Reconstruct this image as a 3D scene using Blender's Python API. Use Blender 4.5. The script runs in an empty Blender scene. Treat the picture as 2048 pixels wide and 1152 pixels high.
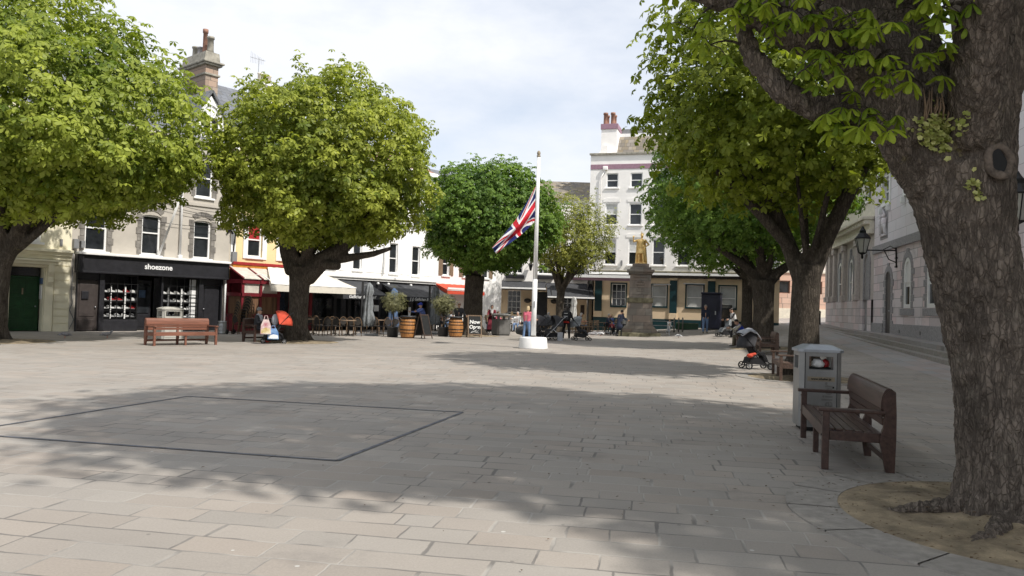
import bpy, bmesh, math, random
import numpy as np
from mathutils import Vector, Matrix, noise

scene = bpy.context.scene
COL = scene.collection
R = math.radians
random.seed(7)
rng = np.random.default_rng(7)

# ---------------------------------------------------------------- camera
FPX, PITCH, ROLL, EYE = 1540.0, R(1.4), R(1.75), 1.6
_c, _s, _cp, _sp = math.cos(ROLL), math.sin(ROLL), math.cos(PITCH), math.sin(PITCH)
_X, _U, _F = Vector((1, 0, 0)), Vector((0, -_sp, _cp)), Vector((0, _cp, _sp))
cam_d = bpy.data.cameras.new('camera')
cam = bpy.data.objects.new('camera', cam_d)
COL.objects.link(cam)
rv, uv = _c * _X + _s * _U, -_s * _X + _c * _U
cam.matrix_world = Matrix(((rv.x, uv.x, -_F.x, 0), (rv.y, uv.y, -_F.y, 0), (rv.z, uv.z, -_F.z, EYE), (0, 0, 0, 1)))
cam_d.sensor_width = 36
cam_d.lens = FPX / 2048 * 36
cam_d.clip_start, cam_d.clip_end = 0.05, 3000
scene.camera = cam

# ---------------------------------------------------------------- sky, sun, exposure
SUN_EL, SUN_AZ = R(51), R(128)          # azimuth clockwise from +Y
w = bpy.data.worlds.new('World')
scene.world = w
w.use_nodes = True
nt = w.node_tree
nt.nodes.clear()
N, L = nt.nodes.new, nt.links.new
sky = N('ShaderNodeTexSky')
sky.sky_type = 'NISHITA'
sky.sun_disc = False
sky.sun_elevation, sky.sun_rotation = SUN_EL, SUN_AZ
sky.dust_density = 1.5
bg1 = N('ShaderNodeBackground'); bg1.inputs[1].default_value = 0.15
L(sky.outputs[0], bg1.inputs[0])
bg2 = N('ShaderNodeBackground'); bg2.inputs[0].default_value = (0.92, 0.945, 1.0, 1); bg2.inputs[1].default_value = 0.93
tc = N('ShaderNodeTexCoord')
mp = N('ShaderNodeMapping'); mp.inputs['Scale'].default_value = (1, 1, 2.4)
mp.inputs['Location'].default_value = (0.3, 0.1, 0.0)
L(tc.outputs['Generated'], mp.inputs[0])
nz = N('ShaderNodeTexNoise'); nz.inputs['Scale'].default_value = 2.3; nz.inputs['Detail'].default_value = 7; nz.inputs['Roughness'].default_value = 0.55
L(mp.outputs[0], nz.inputs['Vector'])
rp = N('ShaderNodeValToRGB')
rp.color_ramp.elements[0].position, rp.color_ramp.elements[0].color = 0.34, (0.45, 0.45, 0.45, 1)
rp.color_ramp.elements[1].position, rp.color_ramp.elements[1].color = 0.60, (1, 1, 1, 1)
L(nz.outputs[0], rp.inputs[0])
mx = N('ShaderNodeMixShader')
L(rp.outputs[0], mx.inputs[0]); L(bg1.outputs[0], mx.inputs[1]); L(bg2.outputs[0], mx.inputs[2])
ow = N('ShaderNodeOutputWorld'); L(mx.outputs[0], ow.inputs[0])

sun_d = bpy.data.lights.new('sun', 'SUN')
sun_d.energy, sun_d.angle, sun_d.color = 4.4, R(1.1), (1.0, 0.95, 0.88)
sun = bpy.data.objects.new('sun', sun_d); COL.objects.link(sun)
sdir = Vector((math.sin(SUN_AZ) * math.cos(SUN_EL), math.cos(SUN_AZ) * math.cos(SUN_EL), math.sin(SUN_EL)))
sun.rotation_euler = sdir.to_track_quat('Z', 'Y').to_euler()
sun.location = sdir * 60
scene.view_settings.view_transform = 'Standard'
scene.view_settings.look = 'None'
scene.view_settings.gamma = 1
scene.view_settings.exposure = 0.21

# ---------------------------------------------------------------- ground shape and positions
def hgt(x, y):
    q = 0.085 * (x - 9.5) + 0.012 * (y - 40)
    k = 0.12
    v = k * math.log1p(math.exp(min(q / k, 40)))
    return 2.2 * math.tanh(v / 2.2)

def ray(px, py):
    u, v = (px - 1024) / FPX, (576 - py) / FPX
    a, b = u * _c - v * _s, u * _s + v * _c
    return Vector((a, _cp - b * _sp, _sp + b * _cp))

def gp(px, py):
    """ground point seen at a place in the photograph (2048 px wide)"""
    d = ray(px, py)
    z = 0.0
    for _ in range(12):
        t = (z - EYE) / d.z
        x, y = d.x * t, d.y * t
        z = 0.6 * z + 0.4 * hgt(x, y)
    return Vector((x, y, hgt(x, y)))

def gy(px, Y):
    """ground point in the column px of the photograph at depth Y"""
    x = 0
    for _ in range(3):
        py = 620
        d = ray(px, py)
        x = d.x * Y / d.y
    return Vector((x, Y, hgt(x, Y)))

# ---------------------------------------------------------------- materials
def mat(name, col, rough=0.7, var=0.12, scale=6.0, bump=0.0, metal=0.0, col2=None, spec=0.4, bscale=None, stretch=None, alpha=None):
    m = bpy.data.materials.new(name)
    m.use_nodes = True
    t = m.node_tree
    b = t.nodes['Principled BSDF']
    b.inputs['Roughness'].default_value = rough
    b.inputs['Metallic'].default_value = metal
    b.inputs['Specular IOR Level'].default_value = spec
    c = t.nodes.new('ShaderNodeTexCoord')
    mpn = t.nodes.new('ShaderNodeMapping')
    if stretch: mpn.inputs['Scale'].default_value = stretch
    t.links.new(c.outputs['Object'], mpn.inputs[0])
    n = t.nodes.new('ShaderNodeTexNoise')
    n.inputs['Scale'].default_value = scale; n.inputs['Detail'].default_value = 6; n.inputs['Roughness'].default_value = 0.65
    t.links.new(mpn.outputs[0], n.inputs['Vector'])
    r = t.nodes.new('ShaderNodeValToRGB')
    a = [max(0, x * (1 - var * 1.6)) for x in col]
    z = list(col2) if col2 else [min(1, x * (1 + var)) for x in col]
    r.color_ramp.elements[0].position, r.color_ramp.elements[0].color = 0.32, (*a, 1)
    r.color_ramp.elements[1].position, r.color_ramp.elements[1].color = 0.68, (*z, 1)
    t.links.new(n.outputs[0], r.inputs[0])
    t.links.new(r.outputs[0], b.inputs['Base Color'])
    if bump:
        n2 = t.nodes.new('ShaderNodeTexNoise')
        n2.inputs['Scale'].default_value = bscale or scale * 6; n2.inputs['Detail'].default_value = 5
        t.links.new(mpn.outputs[0], n2.inputs['Vector'])
        bm_ = t.nodes.new('ShaderNodeBump'); bm_.inputs['Strength'].default_value = bump; bm_.inputs['Distance'].default_value = 0.02
        t.links.new(n2.outputs[0], bm_.inputs['Height'])
        t.links.new(bm_.outputs[0], b.inputs['Normal'])
    if alpha is not None: b.inputs['Alpha'].default_value = alpha
    return m

def mathn(t, op, a, b=None, c=None):
    n = t.nodes.new('ShaderNodeMath'); n.operation = op
    for i, v in enumerate((a, b, c)):
        if v is None: continue
        if isinstance(v, (int, float)): n.inputs[i].default_value = v
        else: t.links.new(v, n.inputs[i])
    return n.outputs[0]

def slab_mat(name, base, row=0.39, wmin=0.5, wmax=0.95, rot=0.0, joint=0.012, jl=(0.36, 0.34, 0.31), jd=(0.08, 0.075, 0.07), axes='xy', var=0.22, bump=0.35, tint=(1.08, 0.95, 0.90), patch=0.25, rough=0.85, jmix=0.5):
    """courses of stone of uneven length, each stone its own shade, joints partly pale and partly open"""
    m = bpy.data.materials.new(name); m.use_nodes = True
    t = m.node_tree; b = t.nodes['Principled BSDF']
    nn, lk = t.nodes.new, t.links.new
    tc_ = nn('ShaderNodeTexCoord'); mp_ = nn('ShaderNodeMapping')
    mp_.inputs['Rotation'].default_value = (0, 0, rot)
    lk(tc_.outputs['Object'], mp_.inputs[0])
    wob = nn('ShaderNodeTexNoise'); wob.inputs['Scale'].default_value = 2.2; wob.inputs['Detail'].default_value = 4
    lk(mp_.outputs[0], wob.inputs['Vector'])
    sp_ = nn('ShaderNodeSeparateXYZ'); lk(mp_.outputs[0], sp_.inputs[0])
    sx = sp_.outputs['X']; sy = sp_.outputs['Y'] if axes == 'xy' else sp_.outputs['Z']
    wv = mathn(t, 'MULTIPLY', mathn(t, 'SUBTRACT', wob.outputs[0], 0.5), 0.05 if axes == 'xy' else 0.004)
    yy = mathn(t, 'DIVIDE', mathn(t, 'ADD', sy, wv), row)
    rowi = mathn(t, 'FLOOR', yy); rowf = mathn(t, 'FRACT', yy)
    wn = nn('ShaderNodeTexWhiteNoise'); wn.noise_dimensions = '1D'; lk(rowi, wn.inputs['W'])
    wid = mathn(t, 'ADD', mathn(t, 'MULTIPLY', wn.outputs['Value'], wmax - wmin), wmin)
    wn1 = nn('ShaderNodeTexWhiteNoise'); wn1.noise_dimensions = '1D'; lk(mathn(t, 'ADD', rowi, 0.37), wn1.inputs['W'])
    xx = mathn(t, 'ADD', mathn(t, 'DIVIDE', mathn(t, 'ADD', sx, wv), wid), mathn(t, 'MULTIPLY', wn1.outputs['Value'], 7.0))
    # uneven stones inside a course: bend the axis
    xx = mathn(t, 'ADD', xx, mathn(t, 'MULTIPLY', mathn(t, 'SINE', mathn(t, 'MULTIPLY', mathn(t, 'ADD', xx, rowi), 1.9)), 0.22))
    coli = mathn(t, 'FLOOR', xx); colf = mathn(t, 'FRACT', xx)
    ex = mathn(t, 'MULTIPLY', mathn(t, 'MINIMUM', colf, mathn(t, 'SUBTRACT', 1.0, colf)), wid)
    ey = mathn(t, 'MULTIPLY', mathn(t, 'MINIMUM', rowf, mathn(t, 'SUBTRACT', 1.0, rowf)), row)
    ed = mathn(t, 'MINIMUM', ex, ey)
    fn = nn('ShaderNodeTexNoise'); fn.inputs['Scale'].default_value = 9; fn.inputs['Detail'].default_value = 5
    lk(mp_.outputs[0], fn.inputs['Vector'])
    ed2 = mathn(t, 'ADD', ed, mathn(t, 'MULTIPLY', mathn(t, 'SUBTRACT', fn.outputs[0], 0.5), joint * 1.2))
    sn_ = nn('ShaderNodeTexNoise'); sn_.inputs['Scale'].default_value = 1.3; sn_.inputs['Detail'].default_value = 6; sn_.inputs['Roughness'].default_value = 0.7
    lk(mp_.outputs[0], sn_.inputs['Vector'])
    if axes == 'xy': ed2 = mathn(t, 'SUBTRACT', ed2, mathn(t, 'MULTIPLY', mathn(t, 'MAXIMUM', mathn(t, 'SUBTRACT', sn_.outputs[0], 0.56), 0.0), joint * 9))
    mr = nn('ShaderNodeMapRange'); mr.inputs[1].default_value = joint * 0.6; mr.inputs[2].default_value = joint * 1.5
    mr.inputs[3].default_value = 1; mr.inputs[4].default_value = 0; lk(ed2, mr.inputs[0])
    cid = nn('ShaderNodeCombineXYZ'); lk(rowi, cid.inputs[0]); lk(coli, cid.inputs[1])
    w2 = nn('ShaderNodeTexWhiteNoise'); w2.noise_dimensions = '2D'; lk(cid.outputs[0], w2.inputs['Vector'])
    w3 = nn('ShaderNodeTexWhiteNoise'); w3.noise_dimensions = '3D'; cid2 = nn('ShaderNodeCombineXYZ'); lk(rowi, cid2.inputs[0]); lk(coli, cid2.inputs[1]); cid2.inputs[2].default_value = 5.5; lk(cid2.outputs[0], w3.inputs['Vector'])
    br = mathn(t, 'ADD', 1 - var / 2, mathn(t, 'MULTIPLY', w2.outputs['Value'], var))
    big = nn('ShaderNodeTexNoise'); big.inputs['Scale'].default_value = 0.35; big.inputs['Detail'].default_value = 6; big.inputs['Roughness'].default_value = 0.6
    lk(mp_.outputs[0], big.inputs['Vector'])
    br = mathn(t, 'MULTIPLY', br, mathn(t, 'ADD', 1 - patch * 0.5, mathn(t, 'MULTIPLY', big.outputs[0], patch)))
    gr = nn('ShaderNodeTexNoise'); gr.inputs['Scale'].default_value = 60; gr.inputs['Detail'].default_value = 6; gr.inputs['Roughness'].default_value = 0.75
    lk(mp_.outputs[0], gr.inputs['Vector'])
    br = mathn(t, 'MULTIPLY', br, mathn(t, 'ADD', 0.72, mathn(t, 'MULTIPLY', gr.outputs[0], 0.56)))
    tm = nn('ShaderNodeMix'); tm.data_type = 'RGBA'
    tm.inputs[6].default_value = (*base, 1); tm.inputs[7].default_value = (*[x * y for x, y in zip(base, tint)], 1)
    lk(mathn(t, 'POWER', w3.outputs['Value'], 1.5), tm.inputs[0])
    vm = nn('ShaderNodeVectorMath'); vm.operation = 'SCALE'; lk(tm.outputs[2], vm.inputs[0]); lk(br, vm.inputs['Scale'])
    jm = nn('ShaderNodeMix'); jm.data_type = 'RGBA'; jm.inputs[6].default_value = (*jd, 1); jm.inputs[7].default_value = (*jl, 1)
    jn = nn('ShaderNodeTexNoise'); jn.inputs['Scale'].default_value = 0.9; jn.inputs['Detail'].default_value = 5; lk(mp_.outputs[0], jn.inputs['Vector'])
    jr = nn('ShaderNodeMapRange'); jr.inputs[1].default_value = 0.62 - jmix * 0.3; jr.inputs[2].default_value = 0.72 - jmix * 0.3; lk(jn.outputs[0], jr.inputs[0])
    lk(jr.outputs[0], jm.inputs[0])
    fm = nn('ShaderNodeMix'); fm.data_type = 'RGBA'
    lk(mathn(t, 'MULTIPLY', mr.outputs[0], 0.85), fm.inputs[0]); lk(vm.outputs[0], fm.inputs[6]); lk(jm.outputs[2], fm.inputs[7])
    # small pale droppings and dark specks
    vo = nn('ShaderNodeTexVoronoi'); vo.inputs['Scale'].default_value = 1.7; lk(mp_.outputs[0], vo.inputs['Vector'])
    sm = mathn(t, 'LESS_THAN', vo.outputs['Distance'], 0.028)
    f2 = nn('ShaderNodeMix'); f2.data_type = 'RGBA'
    lk(mathn(t, 'MULTIPLY', sm, 0.8 if axes == 'xy' else 0.0), f2.inputs[0]); lk(fm.outputs[2], f2.inputs[6]); f2.inputs[7].default_value = (0.5, 0.49, 0.46, 1)
    # dark gum spots and damp stains
    vg = nn('ShaderNodeTexVoronoi'); vg.inputs['Scale'].default_value = 2.6; vg.inputs['Randomness'].default_value = 1.0; lk(mp_.outputs[0], vg.inputs['Vector'])
    gs = mathn(t, 'LESS_THAN', vg.outputs['Distance'], 0.040)
    sg = nn('ShaderNodeTexNoise'); sg.inputs['Scale'].default_value = 0.8; sg.inputs['Detail'].default_value = 8; sg.inputs['Roughness'].default_value = 0.7; lk(mp_.outputs[0], sg.inputs['Vector'])
    ss = nn('ShaderNodeMapRange'); ss.inputs[1].default_value = 0.56; ss.inputs[2].default_value = 0.72; lk(sg.outputs[0], ss.inputs[0])
    f3 = nn('ShaderNodeMix'); f3.data_type = 'RGBA'; f3.inputs[7].default_value = (0.10, 0.095, 0.09, 1)
    lk(mathn(t, 'MAXIMUM', mathn(t, 'MULTIPLY', gs, 0.5 if axes == 'xy' else 0.0), mathn(t, 'MULTIPLY', ss.outputs[0], 0.38)), f3.inputs[0]); lk(f2.outputs[2], f3.inputs[6])
    lk(f3.outputs[2], b.inputs['Base Color'])
    b.inputs['Roughness'].default_value = rough; b.inputs['Specular IOR Level'].default_value = 0.3
    hh = mathn(t, 'ADD', mathn(t, 'MULTIPLY', mr.outputs[0], -1.0), mathn(t, 'MULTIPLY', gr.outputs[0], 0.35))
    hh = mathn(t, 'ADD', hh, mathn(t, 'MULTIPLY', w2.outputs['Value'], 0.3))
    bp = nn('ShaderNodeBump'); bp.inputs['Strength'].default_value = bump; bp.inputs['Distance'].default_value = 0.012
    lk(hh, bp.inputs['Height']); lk(bp.outputs[0], b.inputs['Normal'])
    return m

def leaf_mat(name, c0, c1, trans=0.35, tcol=None):
    m = bpy.data.materials.new(name); m.use_nodes = True
    t = m.node_tree; b = t.nodes['Principled BSDF']
    at = t.nodes.new('ShaderNodeAttribute'); at.attribute_name = 'tint'
    r = t.nodes.new('ShaderNodeValToRGB')
    r.color_ramp.elements[0].color = (*c0, 1); r.color_ramp.elements[1].color = (*c1, 1)
    t.links.new(at.outputs['Fac'], r.inputs[0])
    t.links.new(r.outputs[0], b.inputs['Base Color'])
    b.inputs['Roughness'].default_value = 0.5; b.inputs['Specular IOR Level'].default_value = 0.25
    tr = t.nodes.new('ShaderNodeBsdfTranslucent')
    vm = t.nodes.new('ShaderNodeMix'); vm.data_type = 'RGBA'; vm.blend_type = 'MULTIPLY'; vm.inputs[0].default_value = 1
    t.links.new(r.outputs[0], vm.inputs[6]); vm.inputs[7].default_value = (*(tcol or (1.22, 1.33, 0.52)), 1)
    t.links.new(vm.outputs[2], tr.inputs[0])
    ms = t.nodes.new('ShaderNodeMixShader'); ms.inputs[0].default_value = trans
    t.links.new(b.outputs[0], ms.inputs[1]); t.links.new(tr.outputs[0], ms.inputs[2])
    t.links.new(ms.outputs[0], t.nodes['Material Output'].inputs[0])
    return m

def bark_mat(name, dark, lite, lichen, vs=1.0, lich=0.35):
    m = bpy.data.materials.new(name); m.use_nodes = True
    t = m.node_tree; b = t.nodes['Principled BSDF']; nn, lk = t.nodes.new, t.links.new
    c = nn('ShaderNodeTexCoord'); mp_ = nn('ShaderNodeMapping'); mp_.inputs['Scale'].default_value = (1, 1, 0.42)
    lk(c.outputs['Object'], mp_.inputs[0])
    wz = nn('ShaderNodeTexNoise'); wz.inputs['Scale'].default_value = 5 * vs; wz.inputs['Detail'].default_value = 4
    lk(mp_.outputs[0], wz.inputs['Vector'])
    add = nn('ShaderNodeMix'); add.data_type = 'RGBA'; add.blend_type = 'ADD'; add.inputs[0].default_value = 0.05
    lk(mp_.outputs[0], add.inputs[6]); lk(wz.outputs[1], add.inputs[7])
    mp2 = nn('ShaderNodeMapping'); mp2.inputs['Scale'].default_value = (1, 1, 0.45)
    lk(add.outputs[2], mp2.inputs[0])
    v = nn('ShaderNodeTexNoise'); v.inputs['Scale'].default_value = 13 * vs; v.inputs['Detail'].default_value = 3; v.inputs['Roughness'].default_value = 0.6
    lk(mp2.outputs[0], v.inputs['Vector'])
    n = nn('ShaderNodeTexNoise'); n.inputs['Scale'].default_value = 26 * vs; n.inputs['Detail'].default_value = 7; n.inputs['Roughness'].default_value = 0.7
    lk(mp_.outputs[0], n.inputs['Vector'])
    rid = mathn(t, 'ABSOLUTE', mathn(t, 'SUBTRACT', v.outputs[0], 0.5))
    vc = nn('ShaderNodeTexVoronoi'); vc.feature = 'DISTANCE_TO_EDGE'; vc.inputs['Scale'].default_value = 21 * vs
    lk(add.outputs[2], vc.inputs['Vector'])
    vr = nn('ShaderNodeMapRange'); vr.inputs[1].default_value = 0.0; vr.inputs[2].default_value = 0.09; vr.inputs[3].default_value = 0.56; lk(vc.outputs['Distance'], vr.inputs[0])
    mr0 = nn('ShaderNodeMapRange'); mr0.inputs[1].default_value = 0.0; mr0.inputs[2].default_value = 0.10; mr0.inputs[3].default_value = 0.35; lk(rid, mr0.inputs[0])
    mr = nn('ShaderNodeMath'); mr.operation = 'MULTIPLY'; lk(mr0.outputs[0], mr.inputs[0]); lk(vr.outputs[0], mr.inputs[1])
    f = mathn(t, 'MULTIPLY', mr.outputs[0], mathn(t, 'ADD', mathn(t, 'MULTIPLY', n.outputs[0], 1.3), -0.1))
    m1 = nn('ShaderNodeMix'); m1.data_type = 'RGBA'; m1.inputs[6].default_value = (*dark, 1); m1.inputs[7].default_value = (*lite, 1); lk(f, m1.inputs[0])
    ln = nn('ShaderNodeTexNoise'); ln.inputs['Scale'].default_value = 3.2; ln.inputs['Detail'].default_value = 9; ln.inputs['Roughness'].default_value = 0.72
    lk(c.outputs['Object'], ln.inputs['Vector'])
    lr = nn('ShaderNodeMapRange'); lr.inputs[1].default_value = 0.56; lr.inputs[2].default_value = 0.66; lk(ln.outputs[0], lr.inputs[0])
    m2 = nn('ShaderNodeMix'); m2.data_type = 'RGBA'; lk(mathn(t, 'MULTIPLY', mathn(t, 'MULTIPLY', lr.outputs[0], lich), mr.outputs[0]), m2.inputs[0]); lk(m1.outputs[2], m2.inputs[6]); m2.inputs[7].default_value = (*lichen, 1)
    ms_ = nn('ShaderNodeTexNoise'); ms_.inputs['Scale'].default_value = 1.9; ms_.inputs['Detail'].default_value = 8; ms_.inputs['Roughness'].default_value = 0.68
    lk(c.outputs['Object'], ms_.inputs['Vector'])
    mr3 = nn('ShaderNodeMapRange'); mr3.inputs[1].default_value = 0.50; mr3.inputs[2].default_value = 0.60; lk(ms_.outputs[0], mr3.inputs[0])
    m3 = nn('ShaderNodeMix'); m3.data_type = 'RGBA'; lk(mathn(t, 'MULTIPLY', mr3.outputs[0], 0.42), m3.inputs[0]); lk(m2.outputs[2], m3.inputs[6]); m3.inputs[7].default_value = (dark[0] * .6, dark[1] * .6, dark[2] * .6, 1)
    yl = nn('ShaderNodeTexNoise'); yl.inputs['Scale'].default_value = 2.7; yl.inputs['Detail'].default_value = 9; yl.inputs['Roughness'].default_value = 0.75
    mpy = nn('ShaderNodeMapping'); mpy.inputs['Location'].default_value = (7, 3, 1); lk(c.outputs['Object'], mpy.inputs[0]); lk(mpy.outputs[0], yl.inputs['Vector'])
    mr4 = nn('ShaderNodeMapRange'); mr4.inputs[1].default_value = 0.63; mr4.inputs[2].default_value = 0.70; lk(yl.outputs[0], mr4.inputs[0])
    m4 = nn('ShaderNodeMix'); m4.data_type = 'RGBA'; lk(mathn(t, 'MULTIPLY', mr4.outputs[0], lich), m4.inputs[0]); lk(m3.outputs[2], m4.inputs[6]); m4.inputs[7].default_value = (0.30, 0.27, 0.10, 1)
    lk(m4.outputs[2], b.inputs['Base Color'])
    b.inputs['Roughness'].default_value = 0.95; b.inputs['Specular IOR Level'].default_value = 0.15
    bp = nn('ShaderNodeBump'); bp.inputs['Strength'].default_value = 1.0; bp.inputs['Distance'].default_value = 0.035
    lk(mathn(t, 'ADD', mathn(t, 'MULTIPLY', mr.outputs[0], 0.7), mathn(t, 'MULTIPLY', n.outputs[0], 0.8)), bp.inputs['Height'])
    lk(bp.outputs[0], b.inputs['Normal'])
    return m

M = {}
def C(key, col, rough=0.7, **k):
    M[key] = mat(key, col, rough, **k); return M[key]

# ---------------------------------------------------------------- mesh builder
class MB:
    def __init__(s): s.v, s.f = [], []
    def add(s, vs, fs):
        o = len(s.v); s.v += [tuple(p) for p in vs]; s.f += [tuple(i + o for i in f) for f in fs]; return s
    def box(s, x0, x1, y0, y1, z0, z1):
        return s.add([(x0, y0, z0), (x1, y0, z0), (x1, y1, z0), (x0, y1, z0), (x0, y0, z1), (x1, y0, z1), (x1, y1, z1), (x0, y1, z1)],
                     [(3, 2, 1, 0), (4, 5, 6, 7), (0, 1, 5, 4), (1, 2, 6, 5), (2, 3, 7, 6), (3, 0, 4, 7)])
    def rbox(s, x0, x1, y0, y1, z0, z1, b=0.008):
        """box with bevelled edges"""
        bm = bmesh.new(); bmesh.ops.create_cube(bm, size=1)
        for v in bm.verts: v.co = Vector(((x0 + x1) / 2 + v.co.x * (x1 - x0), (y0 + y1) / 2 + v.co.y * (y1 - y0), (z0 + z1) / 2 + v.co.z * (z1 - z0)))
        bmesh.ops.bevel(bm, geom=list(bm.edges), offset=min(b, 0.45 * min(x1 - x0, y1 - y0, z1 - z0)), segments=2, affect='EDGES', profile=0.6)
        bm.verts.index_update()
        s.add([v.co[:] for v in bm.verts], [[v.index for v in f.verts] for f in bm.faces]); bm.free(); return s
    def obox(s, c, ax, ay, az):
        """box given by its centre and three half-axes"""
        c, ax, ay, az = map(Vector, (c, ax, ay, az))
        P = [c + i * ax + j * ay + k * az for k in (-1, 1) for (i, j) in ((-1, -1), (1, -1), (1, 1), (-1, 1))]
        return s.add(P, [(3, 2, 1, 0), (4, 5, 6, 7), (0, 1, 5, 4), (1, 2, 6, 5), (2, 3, 7, 6), (3, 0, 4, 7)])
    def bar(s, p, q, wd, th, up=(0, 0, 1)):
        p, q = Vector(p), Vector(q); d = q - p; n = d.normalized(); u = Vector(up)
        if abs(n.dot(u)) > 0.98: u = Vector((0, 1, 0))
        sd = n.cross(u).normalized(); u2 = sd.cross(n)
        return s.obox((p + q) / 2, d / 2, sd * wd / 2, u2 * th / 2)
    def tube(s, pts, rad, seg=8, cap=True):
        pts = [Vector(p) for p in pts]
        if isinstance(rad, (int, float)): rad = [rad] * len(pts)
        ref = None; vs, fs = [], []
        for i, p in enumerate(pts):
            d = (pts[min(i + 1, len(pts) - 1)] - pts[max(i - 1, 0)]).normalized()
            if ref is None:
                ref = d.cross(Vector((0, 0, 1))) if abs(d.z) < 0.9 else d.cross(Vector((1, 0, 0)))
            ref = (ref - d * ref.dot(d)).normalized(); b = d.cross(ref)
            for k in range(seg):
                a = 2 * math.pi * k / seg
                vs.append(p + (ref * math.cos(a) + b * math.sin(a)) * rad[i])
        for i in range(len(pts) - 1):
            for k in range(seg):
                a, b2 = i * seg + k, i * seg + (k + 1) % seg
                fs.append((a, b2, b2 + seg, a + seg))
        if cap:
            fs.append(tuple(range(seg - 1, -1, -1))); fs.append(tuple(range((len(pts) - 1) * seg, len(pts) * seg)))
        return s.add(vs, fs)
    def cap(s, p, q, r0, r1, seg=12):
        """tapered capsule"""
        p, q = Vector(p), Vector(q); d = q - p; l = d.length; n = d / l if l > 1e-6 else Vector((0, 0, 1))
        pts, rr = [], []
        for a in (88, 60, 30): pts.append(p - n * r0 * math.sin(R(a))); rr.append(r0 * math.cos(R(a)))
        pts += [p, q] if l > 1e-6 else [p]; rr += [r0, r1] if l > 1e-6 else [r0]
        for a in (30, 60, 88): pts.append(q + n * r1 * math.sin(R(a))); rr.append(r1 * math.cos(R(a)))
        return s.tube(pts, rr, seg)
    def ell(s, c, rx, ry, rz, rings=8, seg=12, rot=None):
        c = Vector(c); vs, fs = [], []
        for i in range(1, rings):
            a = math.pi * i / rings
            for k in range(seg):
                t = 2 * math.pi * k / seg
                v = Vector((rx * math.sin(a) * math.cos(t), ry * math.sin(a) * math.sin(t), rz * math.cos(a)))
                vs.append(c + (rot @ v if rot else v))
        tp, bt = Vector((0, 0, rz)), Vector((0, 0, -rz))
        vs += [c + (rot @ tp if rot else tp), c + (rot @ bt if rot else bt)]
        n = len(vs)
        for i in range(rings - 2):
            for k in range(seg):
                a, b = i * seg + k, i * seg + (k + 1) % seg
                fs.append((a, a + seg, b + seg, b))
        for k in range(seg):
            fs.append((n - 2, k, (k + 1) % seg)); a = (rings - 2) * seg
            fs.append((n - 1, a + (k + 1) % seg, a + k))
        return s.add(vs, fs)
    def lathe(s, prof, seg=24, c=(0, 0, 0), sx=1, sy=1):
        """prof: (r, z) from bottom to top, closed at both ends"""
        vs, fs = [], []
        for r, z in prof:
            for k in range(seg):
                a = 2 * math.pi * k / seg
                vs.append((c[0] + r * math.cos(a) * sx, c[1] + r * math.sin(a) * sy, c[2] + z))
        for i in range(len(prof) - 1):
            for k in range(seg):
                a, b = i * seg + k, i * seg + (k + 1) % seg
                fs.append((a, b, b + seg, a + seg))
        fs.append(tuple(range(seg - 1, -1, -1))); fs.append(tuple(range((len(prof) - 1) * seg, len(prof) * seg)))
        return s.add(vs, fs)
    def prism(s, poly, a, b, plane='xz'):
        """polygon in a plane, pulled from a to b along the third axis"""
        n = len(poly)
        P = {'xz': lambda u, v, t: (u, t, v), 'xy': lambda u, v, t: (u, v, t), 'yz': lambda u, v, t: (t, u, v)}[plane]
        vs = [P(u, v, a) for u, v in poly] + [P(u, v, b) for u, v in poly]
        fs = [tuple(range(n)), tuple(range(2 * n - 1, n - 1, -1))] + [(i, i + n, (i + 1) % n + n, (i + 1) % n) for i in range(n)]
        return s.add(vs, fs)
    def mesh(s, name, smooth=False):
        me = bpy.data.meshes.new(name); me.from_pydata(s.v, [], s.f); me.validate()
        bm = bmesh.new(); bm.from_mesh(me); bmesh.ops.recalc_face_normals(bm, faces=bm.faces); bm.to_mesh(me); bm.free()
        if smooth: me.polygons.foreach_set('use_smooth', [True] * len(me.polygons))
        return me
    def build(s, name, m, parent=None, smooth=False, **k):
        return link(name, s.mesh(name, smooth), m, parent, **k)

def link(name, me, m, parent=None, label=None, kind=None):
    o = bpy.data.objects.new(name, me)
    if m is not None and not me.materials: me.materials.append(m if not isinstance(m, str) else M[m])
    COL.objects.link(o)
    if parent is not None: o.parent = parent
    if label: o['label'] = label
    if kind: o['kind'] = kind
    return o

def remesh(mb, voxel, smooth=3, name='body', fac=0.5):
    me = mb.mesh(name); o = bpy.data.objects.new('tmp', me); COL.objects.link(o)
    md = o.modifiers.new('r', 'REMESH'); md.mode = 'VOXEL'; md.voxel_size = voxel
    if smooth:
        sm = o.modifiers.new('s', 'SMOOTH'); sm.iterations = smooth; sm.factor = fac
    dg = bpy.context.evaluated_depsgraph_get()
    out = bpy.data.meshes.new_from_object(o.evaluated_get(dg)); out.name = name
    bpy.data.objects.remove(o); bpy.data.meshes.remove(me)
    out.polygons.foreach_set('use_smooth', [True] * len(out.polygons))
    return out

def join_mesh(me, mb):
    """append builder geometry to a mesh"""
    bm = bmesh.new(); bm.from_mesh(me)
    t = mb.mesh('t', True); bm.from_mesh(t); bm.to_mesh(me); bm.free(); bpy.data.meshes.remove(t)
    return me

def thing(name, label, cat, loc=(0, 0, 0), rz=0.0, group=None):
    o = bpy.data.objects.new(name, None); COL.objects.link(o)
    o.empty_display_size = 0.2
    o.location = loc; o.rotation_euler = (0, 0, rz); tag(o, label, cat, group); return o

def tag(o, label, cat, group=None):
    o['label'], o['category'] = label, cat
    if group: o['group'] = group
    return o

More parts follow.
